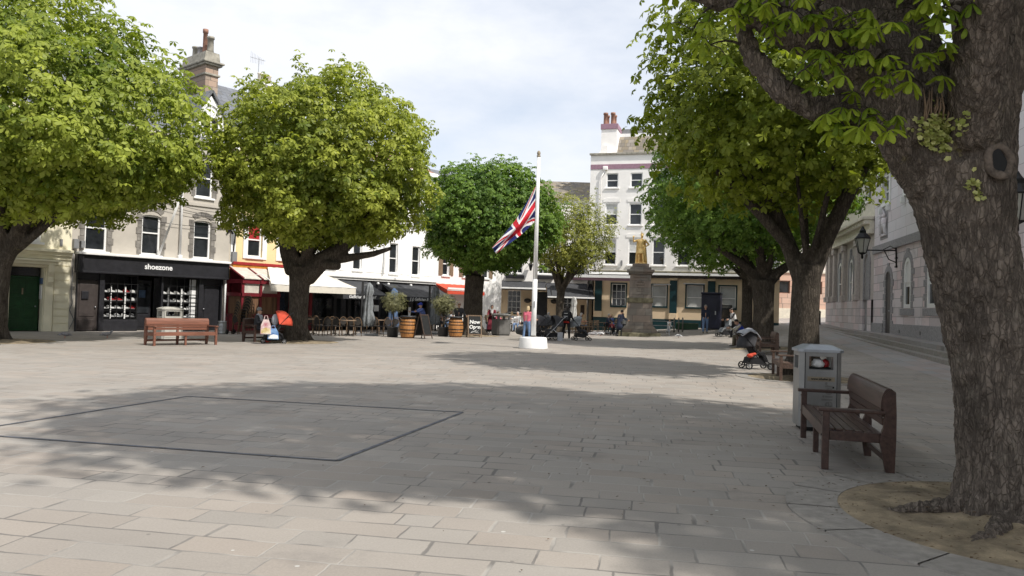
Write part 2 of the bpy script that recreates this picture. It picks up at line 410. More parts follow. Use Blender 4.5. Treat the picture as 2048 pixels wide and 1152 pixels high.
def dup(root, loc, rz=0.0, label=None, group=None, scale=None):
    r = root.copy(); COL.objects.link(r); r.location = loc; r.rotation_euler = (0, 0, rz)
    if label: r['label'] = label
    if group: r['group'] = group
    if scale: r.scale = (scale,) * 3
    for ch in list(root.children):
        c = ch.copy(); COL.objects.link(c); c.parent = r
        for g in list(ch.children):
            d = g.copy(); COL.objects.link(d); d.parent = c
    return r

def structure(o):
    o['kind'] = 'structure'; return o

def text_mesh(s, size, depth=0.004, bold=0.0, name='lettering', shear=0.0):
    """text standing upright in the xz plane, centred, facing -y"""
    cu = bpy.data.curves.new('txt', 'FONT'); cu.body = s; cu.size = size; cu.extrude = depth; cu.offset = bold; cu.shear = shear
    cu.align_x, cu.align_y = 'CENTER', 'CENTER'
    o = bpy.data.objects.new('txt', cu); COL.objects.link(o)
    bpy.context.view_layer.update()
    me = bpy.data.meshes.new_from_object(o.evaluated_get(bpy.context.evaluated_depsgraph_get())); me.name = name
    bpy.data.objects.remove(o)
    me.transform(Matrix.Rotation(R(90), 4, 'X'))
    me.materials.clear()
    return me

# ================================================================ materials of the place
M['paving'] = slab_mat('paving', (0.288, 0.266, 0.238), row=0.30, wmin=0.40, wmax=0.72, rot=R(9.5), jmix=0.6, var=0.13, tint=(1.03, 0.98, 0.945), jd=(0.135, 0.127, 0.118), jl=(0.335, 0.315, 0.285), joint=0.0085, patch=0.5)
M['kerb_stone'] = mat('kerb_stone', (0.275, 0.255, 0.228), 0.85, var=0.15, scale=9, bump=0.3)
M['street_stone'] = slab_mat('street_stone', (0.30, 0.292, 0.282), row=0.5, wmin=0.7, wmax=1.3, rot=R(-76), var=0.1, joint=0.006, bump=0.2, jl=(0.27, 0.26, 0.24), jd=(0.17, 0.16, 0.15))
C('soil', (0.23, 0.182, 0.122), 0.95, var=0.35, scale=2.6, bump=0.9, bscale=60, col2=(0.38, 0.305, 0.20))
C('mark_paint', (0.115, 0.12, 0.138), 0.7, var=0.35, scale=7)
C('cream_render', (0.78, 0.73, 0.55), 0.8, var=0.05, scale=1.5, bump=0.1)
C('grey_render', (0.47, 0.435, 0.38), 0.85, var=0.07, scale=1.1, bump=0.15, bscale=30)
C('yellow_render', (0.74, 0.60, 0.33), 0.8, var=0.06, scale=1.5)
C('white_render', (0.86, 0.85, 0.83), 0.75, var=0.04, scale=1.0, bump=0.1)
C('ivory_render', (0.88, 0.855, 0.82), 0.8, var=0.05, scale=0.9, bump=0.12)
C('pub_cream', (0.72, 0.56, 0.38), 0.75, var=0.05, scale=1.5)
C('white_paint', (0.80, 0.80, 0.79), 0.45, var=0.03, scale=3)
C('black_paint', (0.022, 0.022, 0.026), 0.4, var=0.2)
C('brown_paint', (0.055, 0.045, 0.042), 0.45, var=0.15)
C('green_paint', (0.012, 0.06, 0.02), 0.35, var=0.2)
C('teal_paint', (0.005, 0.034, 0.040), 0.45, var=0.15)
C('purple_paint', (0.31, 0.185, 0.235), 0.55, var=0.1)
C('red_paint', (0.16, 0.012, 0.02), 0.5, var=0.2)
C('bright_red', (0.30, 0.02, 0.022), 0.5, var=0.15)
C('orange_paint', (0.50, 0.20, 0.03), 0.5)
C('terracotta', (0.29, 0.155, 0.11), 0.8, var=0.2)
C('glass', (0.025, 0.028, 0.032), 0.06, var=0.5, scale=0.8, spec=0.55)
C('blind_glass', (0.42, 0.43, 0.42), 0.2, var=0.1, scale=2, spec=0.5)
C('curtain_red', (0.32, 0.015, 0.02), 0.8)
C('curtain_brown', (0.16, 0.085, 0.045), 0.8, var=0.4, scale=12, stretch=(1, 1, 0.05))
C('film', (0.55, 0.52, 0.46), 0.35, var=0.15, scale=3)
C('quoin_stone', (0.30, 0.25, 0.18), 0.9, var=0.35, scale=2.5, bump=0.3)
M['quoin_dark'] = mat('quoin_dark', (0.21, 0.195, 0.175), 0.9, var=0.3, scale=3, bump=0.3)
M['chimney_stone'] = slab_mat('chimney_stone', (0.33, 0.27, 0.215), row=0.3, wmin=0.4, wmax=0.7, axes='xz', joint=0.01, var=0.3, jl=(0.2, 0.17, 0.14), jd=(0.1, 0.09, 0.08))
C('weathered_stone', (0.33, 0.31, 0.26), 0.9, var=0.25, scale=4, bump=0.3)
M['slate'] = slab_mat('slate', (0.14, 0.15, 0.17), row=0.28, wmin=0.3, wmax=0.42, joint=0.007, var=0.35, jl=(0.05, 0.05, 0.055), jd=(0.03, 0.03, 0.035), tint=(1.1, 1.05, 0.95), rough=0.6)
M['old_slate'] = slab_mat('old_slate', (0.21, 0.19, 0.165), row=0.25, wmin=0.25, wmax=0.4, joint=0.008, var=0.5, jl=(0.1, 0.09, 0.08), jd=(0.05, 0.05, 0.05), tint=(1.2, 1.1, 0.85))
M['granite_pink'] = slab_mat('granite_pink', (0.64, 0.59, 0.595), row=0.42, wmin=0.8, wmax=1.4, axes='xz', joint=0.010, var=0.28, jl=(0.2, 0.19, 0.19), jd=(0.16, 0.15, 0.15), bump=0.5, tint=(1.08, 0.96, 0.95), patch=0.15)
M['granite_smooth'] = slab_mat('granite_smooth', (0.70, 0.67, 0.69), row=0.52, wmin=1.2, wmax=1.9, axes='xz', joint=0.007, var=0.1, jl=(0.28, 0.26, 0.27), jd=(0.24, 0.23, 0.23), bump=0.3, tint=(1.03, 0.98, 0.98), patch=0.1)
C('granite_grey', (0.32, 0.31, 0.315), 0.85, var=0.18, scale=14, bump=0.3)
C('granite_brown', (0.50, 0.45, 0.42), 0.85, var=0.12, scale=8, bump=0.3)
M['far_pink'] = slab_mat('far_pink', (0.55, 0.40, 0.32), row=0.5, wmin=0.8, wmax=1.2, axes='xz', joint=0.018, var=0.15, jl=(0.25, 0.2, 0.17), jd=(0.2, 0.17, 0.15))
M['far_white'] = slab_mat('far_white', (0.68, 0.65, 0.61), row=0.5, wmin=0.8, wmax=1.2, axes='xz', joint=0.012, var=0.08, jl=(0.4, 0.38, 0.36), jd=(0.35, 0.34, 0.33))
C('cream_stone', (0.68, 0.63, 0.52), 0.8, var=0.1, scale=4, bump=0.2)
M['monument_stone'] = slab_mat('monument_stone', (0.225, 0.205, 0.178), row=0.42, wmin=0.6, wmax=0.95, axes='xz', joint=0.008, var=0.22, jl=(0.12, 0.11, 0.09), jd=(0.09, 0.08, 0.07), patch=0.6, bump=0.5)
C('mossy_stone', (0.17, 0.155, 0.10), 0.95, var=0.3, scale=4, bump=0.4)
C('black_fabric', (0.05, 0.052, 0.057), 0.85, var=0.2, scale=3)
C('cream_fabric', (0.66, 0.62, 0.54), 0.85, var=0.04, scale=4)
C('orange_fabric', (0.55, 0.07, 0.035), 0.8, var=0.1)
C('grey_fabric', (0.21, 0.225, 0.235), 0.9, var=0.25, scale=5)
C('blue_fabric', (0.10, 0.16, 0.28), 0.9, var=0.25, scale=5)
C('pale_fabric', (0.60, 0.60, 0.58), 0.85, var=0.1)
C('green_fabric', (0.26, 0.29, 0.22), 0.85, var=0.1)
C('iron', (0.015, 0.015, 0.016), 0.45, var=0.3, metal=0.3)
C('steel', (0.42, 0.43, 0.44), 0.38, var=0.1, scale=8, metal=0.75)
C('bin_metal', (0.27, 0.268, 0.26), 0.42, var=0.10, scale=3, metal=0.45)
C('bin_dark', (0.20, 0.195, 0.185), 0.45, var=0.12, scale=3, metal=0.4)
C('bin_lid', (0.34, 0.36, 0.39), 0.4, var=0.08, metal=0.5)
C('pale_bin', (0.42, 0.41, 0.37), 0.6, var=0.08)
C('rubber', (0.012, 0.012, 0.012), 0.75, var=0.2)
C('plastic_grey', (0.20, 0.205, 0.21), 0.55)
C('white_plastic', (0.75, 0.75, 0.74), 0.4, var=0.03)
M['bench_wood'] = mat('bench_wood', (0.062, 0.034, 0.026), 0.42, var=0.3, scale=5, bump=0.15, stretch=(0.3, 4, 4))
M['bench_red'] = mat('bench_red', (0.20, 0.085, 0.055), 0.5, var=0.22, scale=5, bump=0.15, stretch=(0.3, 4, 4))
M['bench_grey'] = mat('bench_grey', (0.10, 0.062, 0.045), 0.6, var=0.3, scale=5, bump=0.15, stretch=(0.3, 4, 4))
M['barrel_wood'] = mat('barrel_wood', (0.42, 0.19, 0.06), 0.55, var=0.3, scale=9, bump=0.15, stretch=(3, 3, 0.2))
C('rattan', (0.16, 0.10, 0.055), 0.7, var=0.25, scale=20)
C('rattan_dark', (0.035, 0.03, 0.026), 0.7, var=0.3, scale=20)
C('table_wood', (0.24, 0.16, 0.10), 0.6, var=0.2)
C('chalk_board', (0.012, 0.013, 0.013), 0.8, var=0.3)
C('frame_wood', (0.20, 0.14, 0.09), 0.7, var=0.25, stretch=(5, 5, 0.4))
C('frame_dark', (0.06, 0.04, 0.03), 0.7, var=0.25)
C('chalk', (0.75, 0.75, 0.72), 0.9, var=0.1)
M['gilt'] = mat('gilt', (0.88, 0.60, 0.24), 0.38, var=0.12, scale=6, metal=0.35)
C('pot_black', (0.03, 0.031, 0.033), 0.5, var=0.2)
C('lamp_glass', (0.50, 0.50, 0.46), 0.15, var=0.05)
C('kiosk_navy', (0.02, 0.022, 0.045), 0.45, var=0.2, scale=2)
C('flag_red', (0.55, 0.015, 0.03), 0.8, var=0.06); C('flag_white', (0.80, 0.80, 0.80), 0.8, var=0.03); C('flag_blue', (0.012, 0.02, 0.13), 0.8, var=0.08)
C('letter_white', (0.82, 0.82, 0.82), 0.5, var=0.0)

# ================================================================ ground
def ground():
    xs = [-500, -200, -90, -60] + list(np.arange(-46, 46.1, 1.0)) + [60, 90, 200, 500]
    ys = [-500, -200, -60, -30] + list(np.arange(-12, 80.1, 1.0)) + [95, 130, 200, 500]
    nx = len(xs)
    v = [(x, y, hgt(min(x, 40), min(max(y, -20), 90))) for y in ys for x in xs]
    f = [(j * nx + i, j * nx + i + 1, (j + 1) * nx + i + 1, (j + 1) * nx + i) for j in range(len(ys) - 1) for i in range(nx - 1)]
    me = bpy.data.meshes.new('ground'); me.from_pydata(v, [], f); me.polygons.foreach_set('use_smooth', [True] * len(f))
    structure(link('ground', me, 'paving'))
ground()

def sheet(name, m, poly_fn, nu, nv, dz):
    """a sheet lying dz above the ground; poly_fn(u, v) gives plan points"""
    v = []
    for j in range(nv + 1):
        for i in range(nu + 1):
            x, y = poly_fn(i / nu, j / nv); v.append((x, y, hgt(x, y) + dz))
    f = [(j * (nu + 1) + i, j * (nu + 1) + i + 1, (j + 1) * (nu + 1) + i + 1, (j + 1) * (nu + 1) + i) for j in range(nv) for i in range(nu)]
    me = bpy.data.meshes.new(name); me.from_pydata(v, [], f); me.polygons.foreach_set('use_smooth', [True] * len(f))
    return structure(link(name, me, m))
# the street that climbs between the chestnut row and the stone courthouse
sheet('street', 'street_stone', lambda u, v: ((6.6 + 0.235 * (v * 85 - 8)) + u * 26, v * 85 - 8), 30, 60, 0.005)
# painted court lines on the setts
def mark(p, q, wd=0.05):
    p, q = Vector(p), Vector(q); d = (q - p).normalized(); n = Vector((-d.y, d.x)) * wd / 2
    pts = []
    k = max(2, int((q - p).length / 0.5))
    m = MB()
    for i in range(k):
        a, b = p + (q - p) * i / k, p + (q - p) * (i + 1) / k
        m.add([(*(a - n), 0.007), (*(a + n), 0.007), (*(b + n), 0.007), (*(b - n), 0.007)], [(0, 1, 2, 3)])
    return m
mk = MB()
A4, A3, A2 = (-1.7, 7.77), (-0.68, 11.55), (-5.16, 12.42)
A1 = (A4[0] + A2[0] - A3[0], A4[1] + A2[1] - A3[1])
for a, b in ((A4, A3), (A3, A2), (A2, A1), (A1, A4)):
    q = mark(a, b); mk.add(q.v, q.f)
me = mk.mesh('painted_lines'); structure(link('painted_lines', me, 'mark_paint'))

def tree_pit(c, r, mound=0.10, ring=0.31, nseg=16, sx=1.0):
    """earth round a trunk with a ring of curved kerb stones"""
    cx, cy = c; z0 = hgt(cx, cy)
    nr, na = 14, 72
    v, f = [], []
    for i in range(nr + 1):
        for k in range(na):
            a = 2 * math.pi * k / na; rr = r * i / nr
            x, y = cx + rr * math.cos(a) * sx, cy + rr * math.sin(a)
            edge = min(1, (1 - i / nr) * 5)
            z = hgt(x, y) + 0.010 + mound * math.exp(-((rr / (0.42 * r)) ** 2)) + edge * 0.035 * (noise.noise((x * 3.1, y * 3.1, 1)) + 0.6 * noise.noise((x * 9, y * 9, 4))) * 0.9
            v.append((x, y, max(z, hgt(x, y) + 0.006)))
    for i in range(nr):
        for k in range(na):
            a, b = i * na + k, i * na + (k + 1) % na
            f.append((a, b, b + na, a + na))
    me = bpy.data.meshes.new('tree_pit_soil'); me.from_pydata(v, [], f); me.polygons.foreach_set('use_smooth', [True] * len(f))
    structure(link('tree_pit_soil', me, 'soil'))
    if ring:
        m = MB()
        for s in range(nseg):
            a0, a1 = 2 * math.pi * (s + 0.012) / nseg, 2 * math.pi * (s + 0.988) / nseg
            vs = []
            K = 6
            for j, (rr, z) in enumerate(((r - 0.005, -0.05), (r, 0.014), (r + ring, 0.014), (r + ring + 0.004, -0.05))):
                for k in range(K + 1):
                    a = a0 + (a1 - a0) * k / K
                    x, y = cx + rr * math.cos(a) * sx, cy + rr * math.sin(a)
                    vs.append((x, y, hgt(x, y) + z))
            fs = [(j * (K + 1) + k, j * (K + 1) + k + 1, (j + 1) * (K + 1) + k + 1, (j + 1) * (K + 1) + k) for j in range(3) for k in range(K)]
            m.add(vs, fs)
        structure(link('tree_pit_kerb', m.mesh('tree_pit_kerb'), 'kerb_stone'))

# ================================================================ buildings
def unit(d):
    l = math.hypot(*d); return (d[0] / l, d[1] / l)

class Bld:
    """a building on a facade line: x along the facade, y into the building, z up"""
    def __init__(s, P, D, s0, name, label, cat='building', z=0.0, group=None):
        D = unit(D); s.s0 = s0
        s.root = thing(name, label, cat, (P[0] + D[0] * s0, P[1] + D[1] * s0, z), math.atan2(D[1], D[0]), group)
        s.z = z
    def part(s, mb, name, m, parent=None, smooth=False, label=None):
        mb.v = [(x - s.s0, y, z - s.z) for x, y, z in mb.v]
        return mb.build(name, m, parent or s.root, smooth, label=label)
    def text(s, body, size, x, y, z, m, name='lettering', parent=None, bold=0.0, rot=None, shear=0.0):
        me = text_mesh(body, size, 0.006, bold, name, shear)
        if rot: me.transform(rot)
        me.transform(Matrix.Translation((x - s.s0, y, z - s.z)))
        return link(name, me, m, parent or s.root)

def wall(mb, x0, x1, z0, z1, ops=(), depth=0.2, y=0.0):
    xs = sorted({x0, x1, *[v for o in ops for v in o[:2]]}); zs = sorted({z0, z1, *[v for o in ops for v in o[2:4]]})
    for i in range(len(xs) - 1):
        for j in range(len(zs) - 1):
            cx, cz = (xs[i] + xs[i + 1]) / 2, (zs[j] + zs[j + 1]) / 2
            if any(o[0] < cx < o[1] and o[2] < cz < o[3] for o in ops): continue
            mb.add([(xs[i], y, zs[j]), (xs[i + 1], y, zs[j]), (xs[i + 1], y, zs[j + 1]), (xs[i], y, zs[j + 1])], [(0, 1, 2, 3)])
    for o in ops:
        a, b, c, d = o[:4]; r = o[4] if len(o) > 4 else 0
        top = arch_pts(a, b, d, r)
        loop = [(a, c), (b, c)] + top
        n = len(loop)
        mb.add([(u, y, v) for u, v in loop] + [(u, y + depth, v) for u, v in loop], [(i, (i + 1) % n, (i + 1) % n + n, i + n) for i in range(n)])
        if r:
            for corner, pts in (((b, d), [p for p in top if p[0] >= (a + b) / 2 - 1e-6]), ((a, d), [p for p in top if p[0] <= (a + b) / 2 + 1e-6])):
                P = [(corner[0], y, corner[1])] + [(u, y, v) for u, v in pts]
                mb.add(P, [(0, i, i + 1) for i in range(1, len(P) - 1)])
    return mb

def arch_pts(a, b, d, r, n=10):
    if not r: return [(b, d), (a, d)]
    return [((a + b) / 2 + (b - a) / 2 * math.cos(math.pi * i / n), d - r + r * math.sin(math.pi * i / n)) for i in range(n + 1)]

def ring(mb, a, b, c, d, r, wd, y0, y1, bottom=True):
    """a frame following an opening, wd wide"""
    o = [(a, c), (b, c)] + arch_pts(a, b, d, r)
    i_ = [(a + wd, c + (wd if bottom else 0)), (b - wd, c + (wd if bottom else 0))] + arch_pts(a + wd, b - wd, d - wd, max(r - wd, 0.02) if r else 0)
    n = len(o)
    vs = [(u, y0, v) for u, v in o] + [(u, y0, v) for u, v in i_] + [(u, y1, v) for u, v in o] + [(u, y1, v) for u, v in i_]
    fs = []
    for k in range(n):
        if not bottom and k == 0: continue
        q = (k + 1) % n
        fs += [(k, q, q + n, k + n), (k + 2 * n, k + 3 * n, q + 3 * n, q + 2 * n), (k + n, q + n, q + 3 * n, k + 3 * n), (k, k + 2 * n, q + 2 * n, q)]
    return mb.add(vs, fs)

def window(B, a, b, c, d, r=0, y=0.10, fr='white_paint', pane='glass', fw=0.06, rail=0.5, cols=0, rows=0, sill='white_paint', blind=None, upper=None):
    m = MB(); ring(m, a, b, c, d, r, fw, y, y + 0.07)
    if rail: z = c + (d - c) * rail; m.box(a + fw, b - fw, y + 0.006, y + 0.05, z - 0.03, z + 0.03)
    for i in range(1, cols): x = a + (b - a) * i / cols; m.box(x - 0.014, x + 0.014, y + 0.02, y + 0.055, c + fw, d - fw)
    for i in range(1, rows): z = c + (d - c) * i / rows; m.box(a + fw, b - fw, y + 0.024, y + 0.052, z - 0.014, z + 0.014)
    f = B.part(m, 'window', fr)
    loop = [(a + fw * .5, c + fw * .5), (b - fw * .5, c + fw * .5)] + arch_pts(a + fw * .5, b - fw * .5, d - fw * .5, max(r - fw * .5, .02) if r else 0)
    p = MB().add([(u, y + 0.06, v) for u, v in loop], [tuple(range(len(loop)))])
    B.part(p, 'pane', pane, f)
    if blind:
        bl, bm_ = blind
        q = MB().box(a + fw, b - fw, y + 0.054, y + 0.058, d - fw - (d - c) * bl, d - fw * 1.01)
        B.part(q, 'blind', bm_, f)
    if sill:
        s_ = MB().rbox(a - 0.10, b + 0.10, -0.09, y + 0.02, c - 0.10, c - 0.005, 0.015)
        B.part(s_, 'sill', sill, f)
    return f

def body(mb, x0, x1, z0, z1, depth):
    """sides, back and top behind a facade"""
    mb.add([(x0, 0, z0), (x0, depth, z0), (x0, depth, z1), (x0, 0, z1), (x1, 0, z0), (x1, depth, z0), (x1, depth, z1), (x1, 0, z1)],
           [(0, 1, 2, 3), (4, 7, 6, 5), (1, 5, 6, 2), (3, 2, 6, 7)])
    # dark rooms behind the openings
    return mb

def door(B, a, b, c, d, y, m, knob='steel', rows=((0.08, 0.3), (0.36, 0.6), (0.68, 0.92)), cols=2, handle_x=None):
    mb = MB().box(a, b, y, y + 0.05, c, d)
    w_, h_ = b - a, d - c
    for i in range(cols):
        for lo, hi in rows:
            xa, xb = a + w_ * (i + 0.14) / cols, a + w_ * (i + 0.86) / cols
            mb.rbox(xa, xb, y - 0.022, y + 0.004, c + h_ * lo, c + h_ * hi, 0.012)
    o = B.part(mb, 'door', m)
    hx = handle_x if handle_x is not None else a + 0.09
    B.part(MB().ell((hx, y - 0.05, c + 1.0), 0.035, 0.035, 0.035, 6, 8), 'handle', knob, o, True)
    return o

LP, LD = (-19.65, 31.22), (0.639, 0.769)
# ---------------------------------------------------------------- cream house with the green door
B = Bld(LP, LD, -8, 'cream_house', 'cream rendered house with grooved stonework and a hooded green front door')
ops = [(-0.62, 0.60, 0, 2.62), (-1.0, 0.45, 3.66, 5.75), (-4.6, -3.2, 3.66, 5.75), (-4.6, -3.2, 0.9, 2.6), (-1.0, 0.45, 6.6, 8.2), (-4.6, -3.2, 6.6, 8.2)]
m = wall(MB(), -8, 1.6, 0, 9.3, ops, 0.35); body(m, -8, 1.6, 0, 9.3, 8); B.part(m, 'wall', 'cream_render')
B.part(MB().prism([(0, 9.3), (4, 12.6), (8, 9.3)], -8, 1.6, 'yz'), 'roof', 'slate')
m = MB()
for i in range(9): m.box(0.98, 1.56, -0.035, -0.001, 0.35 + i * 0.3, 0.35 + i * 0.3 + 0.262)
m.box(0.98, 1.56, -0.05, -0.001, 0, 0.3)
B.part(m, 'rustication', 'cream_render'); m = MB()
for i in range(9): m.box(-3.0, -1.02, -0.035, -0.001, 0.35 + i * 0.3, 0.35 + i * 0.3 + 0.262)
B.part(m, 'rustication', 'cream_render')
m = MB().rbox(-8, 1.62, -0.26, -0.001, 3.28, 3.40, 0.02).rbox(-8, 1.6, -0.16, -0.001, 3.14, 3.278, 0.02).rbox(-8, 1.6, -0.08, -0.001, 2.98, 3.138, 0.015)
B.part(m, 'cornice', 'cream_render')
m = MB().rbox(-0.97, -0.66, -0.09, -0.001, 0, 2.62, 0.015).rbox(0.62, 0.94, -0.09, -0.001, 0, 2.62, 0.015)
m.rbox(-1.0, 0.97, -0.12, -0.002, 2.64, 2.74, 0.015).rbox(-1.05, 1.02, -0.34, -0.002, 2.742, 2.86, 0.02).rbox(-1.1, 1.07, -0.40, -0.002, 2.862, 2.95, 0.02)
for x in (-0.93, 0.67):
    m.prism([(-0.092, 1.85), (-0.20, 2.05), (-0.20, 2.25), (-0.30, 2.45), (-0.33, 2.74), (-0.092, 2.74)], x, x + 0.22, 'yz')
B.part(m, 'door_surround', 'cream_render')
d0 = door(B, -0.60, 0.58, 0.02, 2.25, 0.42, 'green_paint', rows=((0.06, 0.2), (0.25, 0.4), (0.46, 0.62), (0.7, 0.95)), handle_x=0.45)
B.part(MB().box(-0.6, 0.58, 0.44, 0.47, 2.27, 2.6), 'fanlight', 'glass')
B.part(MB().rbox(-0.06, 0.0, 0.395, 0.415, 1.5, 1.76, 0.008), 'letter_plate', 'quoin_stone', d0)
B.part(MB().rbox(0.55, 0.59, 0.08, 0.3, 1.32, 1.9, 0.01), 'notice', 'white_paint'); B.part(MB().rbox(0.55, 0.59, 0.06, 0.32, 1.95, 2.2, 0.01), 'notice', 'blue_fabric')
for o in ops[1:]: window(B, *o[:4], fw=0.12, rail=0.5)
B.part(MB().box(1.14, 1.24, -0.04, -0.002, 3.55, 3.85), 'meter_box', 'plastic_grey')

# ---------------------------------------------------------------- grey house with the shoe shop
B = Bld(LP, LD, 1.6, 'grey_shop_building', 'grey rendered building over a black shopfront with a stone chimney stack')
shop = B
wins = [(2.10, 3.02, 3.46, 5.28, .10), (4.50, 5.36, 3.46, 5.28, .10), (6.95, 7.82, 3.46, 5.28, .10)]
win2 = [(2.10, 3.02, 6.4, 8.1, .10), (4.50, 5.36, 6.4, 8.1, .10), (6.95, 7.82, 6.4, 8.1, .10)]
sops = [(1.86, 2.76, 0, 2.3), (2.96, 4.44, 0.5, 2.48), (4.44, 5.55, 0, 2.48), (5.55, 7.28, 0.5, 2.48), (7.5, 8.42, 0, 2.3)]
m = wall(MB(), 1.6, 8.85, 2.5, 9.1, wins + win2, 0.22); body(m, 1.6, 8.85, 0, 9.1, 8)
m.box(1.6, 1.83, 0, 0.22, 0, 2.5).box(8.5, 8.85, 0, 0.22, 0, 2.5)
B.part(m, 'wall', 'grey_render')
for a, b, c, d, r in wins + win2:
    qm = MB()
    n = 6; hh = (d - c) / n
    for i in range(n):
        e = 0.26 if i % 2 else 0.20
        qm.rbox(a - e, a - 0.003, -0.03, 0.05, c + i * hh + 0.008, c + (i + 1) * hh - 0.008, 0.012)
        qm.rbox(b + 0.003, b + e, -0.03, 0.05, c + i * hh + 0.008, c + (i + 1) * hh - 0.008, 0.012)
    for k in range(5):
        a0 = math.pi * (0.25 + 0.5 * k / 5); a1 = math.pi * (0.25 + 0.5 * (k + 0.93) / 5)
        cx, R0 = (a + b) / 2, (b - a) / 2 * 1.32
        zc = d + 0.005 - R0 * math.sin(math.pi / 4) + 0.02
        P = [(cx + R0 * math.cos(t), zc + R0 * math.sin(t) ) for t in (a0, a1)] + [(cx + (R0 + 0.22) * math.cos(t), zc + (R0 + 0.22) * math.sin(t)) for t in (a1, a0)]
        qm.prism([(x, max(z, d + 0.003)) for x, z in P], -0.03, -0.002)
    B.part(qm, 'stone_surround', 'quoin_dark')
for i, o in enumerate(wins + win2): window(B, *o, fw=0.08, rail=0.55, y=0.1)
# shopfront
m = MB().rbox(1.74, 8.72, -0.42, -0.002, 3.27, 3.38, 0.02); B.part(m, 'shop_cornice', 'white_paint')
m = MB().box(1.75, 8.70, -0.28, -0.002, 2.50, 3.268)
m.rbox(1.75, 8.70, -0.34, -0.282, 2.50, 2.58, 0.01).rbox(1.78, 1.98, -0.36, -0.284, 2.55, 3.26, 0.02)
fas = B.part(m, 'fascia', 'black_paint')
B.text('shoezone', 0.33, 5.2, -0.296, 2.90, 'letter_white', 'lettering', fas, bold=0.008)
m = MB()
for x0, x1 in ((1.83, 1.87), (2.77, 2.96), (5.46, 5.55), (7.28, 7.5), (8.42, 8.5)): m.rbox(x0, x1, -0.10, 0.12, 0, 2.5, 0.01)
m.rbox(2.96, 4.44, -0.07, 0.12, 0, 0.5, 0.015).rbox(5.55, 7.28, -0.07, 0.12, 0, 0.5, 0.015)
m.box(1.87, 2.77, 0.02, 0.12, 2.2, 2.5).box(7.5, 8.42, 0.02, 0.12, 2.2, 2.5)
m.box(4.40, 4.45, 0.0, 0.9, 0, 2.5)
B.part(m, 'shopfront', 'black_paint')
dd = door(B, 1.88, 2.76, 0.04, 2.18, 0.06, 'brown_paint', rows=((0.05, 0.22), (0.28, 0.93)), cols=1, handle_x=2.66)
B.part(MB().rbox(2.08, 2.36, -0.02, 0.06, 1.38, 1.72, 0.02), 'letter_box', 'black_paint', dd)
door(B, 7.52, 8.40, 0.04, 2.18, 0.08, 'black_paint', rows=((0.05, 0.95),), cols=1)
door(B, 4.48, 5.44, 0.04, 2.30, 0.85, 'black_paint', rows=((0.05, 0.3),), cols=1)
B.part(MB().box(4.58, 5.34, 0.82, 0.845, 0.8, 2.15), 'door_glass', 'glass')
B.part(MB().box(4.85, 5.15, 0.80, 0.815, 1.5, 1.85), 'poster', 'blue_fabric')
for a, b, cols in ((2.96, 4.44, 5), (5.55, 7.28, 5)):
    m = MB(); ring(m, a, b, 0.5, 2.48, 0, 0.05, -0.02, 0.05)
    for i in range(1, cols): x = a + (b - a) * i / cols; m.box(x - 0.016, x + 0.016, -0.01, 0.03, 0.55, 2.43)
    for i in range(1, 5): z = 0.5 + 1.98 * i / 5; m.box(a + 0.05, b - 0.05, -0.006, 0.026, z - 0.014, z + 0.014)
    f = B.part(m, 'shop_window', 'iron')
    # display behind the glass bars: back board, white uprights and shelves
    q = MB().box(a + .02, b - .02, 0.9, 0.93, 0.5, 2.45); B.part(q, 'display_back', 'black_paint', f)
    q = MB()
    for x in (a + 0.36, a + 0.98): q.box(x - 0.03, x + 0.03, 0.10, 0.16, 0.52, 2.0)
    if a > 5: q.box(b - 0.36, b - 0.05, 0.12, 0.16, 0.52, 2.42)
    B.part(q, 'display_upright', 'white_paint', f)
    q = MB()
    for k in range(4): q.box(a + 0.05, b - 0.05, 0.10, 0.44, 0.62 + k * 0.36, 0.64 + k * 0.36)
    B.part(q, 'shelf', 'plastic_grey', f)
    B.part(MB().box(a + .02, b - .02, 0.06, 0.9, 2.452, 2.5), 'soffit', 'black_paint', f)
# pipes, alarm box, flagstaff
B.part(MB().tube([(6.26, -0.10, 3.42), (6.26, -0.10, 9.0)], 0.055, 8).rbox(6.17, 6.35, -0.18, -0.02, 3.4, 3.55, .02), 'downpipe', 'white_paint', None, True); B.part(MB().tube([(8.62, -0.12, 0.1), (8.62, -0.12, 3.2)], 0.055, 8), 'downpipe', 'white_paint', None, True)
B.part(MB().tube([(5.30, -0.06, 3.5), (5.30, -1.9, 6.1)], 0.05, 8).ell((5.30, -1.92, 6.13), 0.08, 0.08, 0.08), 'flagstaff', 'white_paint', None, True)
B.part(MB().rbox(8.15, 8.43, -0.09, -0.002, 5.0, 5.3, 0.06), 'alarm_box', 'white_plastic')
B.part(MB().rbox(1.62, 1.82, -0.2, -0.002, 3.5, 3.9, 0.02), 'junction_box', 'plastic_grey'); B.part(MB().rbox(1.9, 2.05, -0.22, -0.002, 3.55, 3.85, .02), 'junction_box', 'plastic_grey')
B.part(MB().tube([(1.68, -.03, 3.5), (1.67, -.03, 1.5), (1.72, -.03, 1.2), (1.62, -.03, .9), (1.8, -.03, .5), (1.64, -.03, .1)], 0.018, 6), 'cable', 'plastic_grey', None, True)
B.part(MB().rbox(1.63, 1.80, -.02, -.001, 1.75, 1.9, .005), 'plaque', 'quoin_dark')
B.part(MB().rbox(1.6, 8.85, -0.25, -0.002, 9.0, 9.15, 0.02), 'eaves_course', 'grey_render'); B.part(MB().rbox(1.6, 8.85, -0.06, -0.003, 5.95, 6.1, 0.01), 'string_course', 'grey_render')
B.part(MB().prism([(-0.15, 9.152), (4.2, 13.1), (8.2, 9.152)], 1.6, 8.85, 'yz'), 'roof', 'slate')
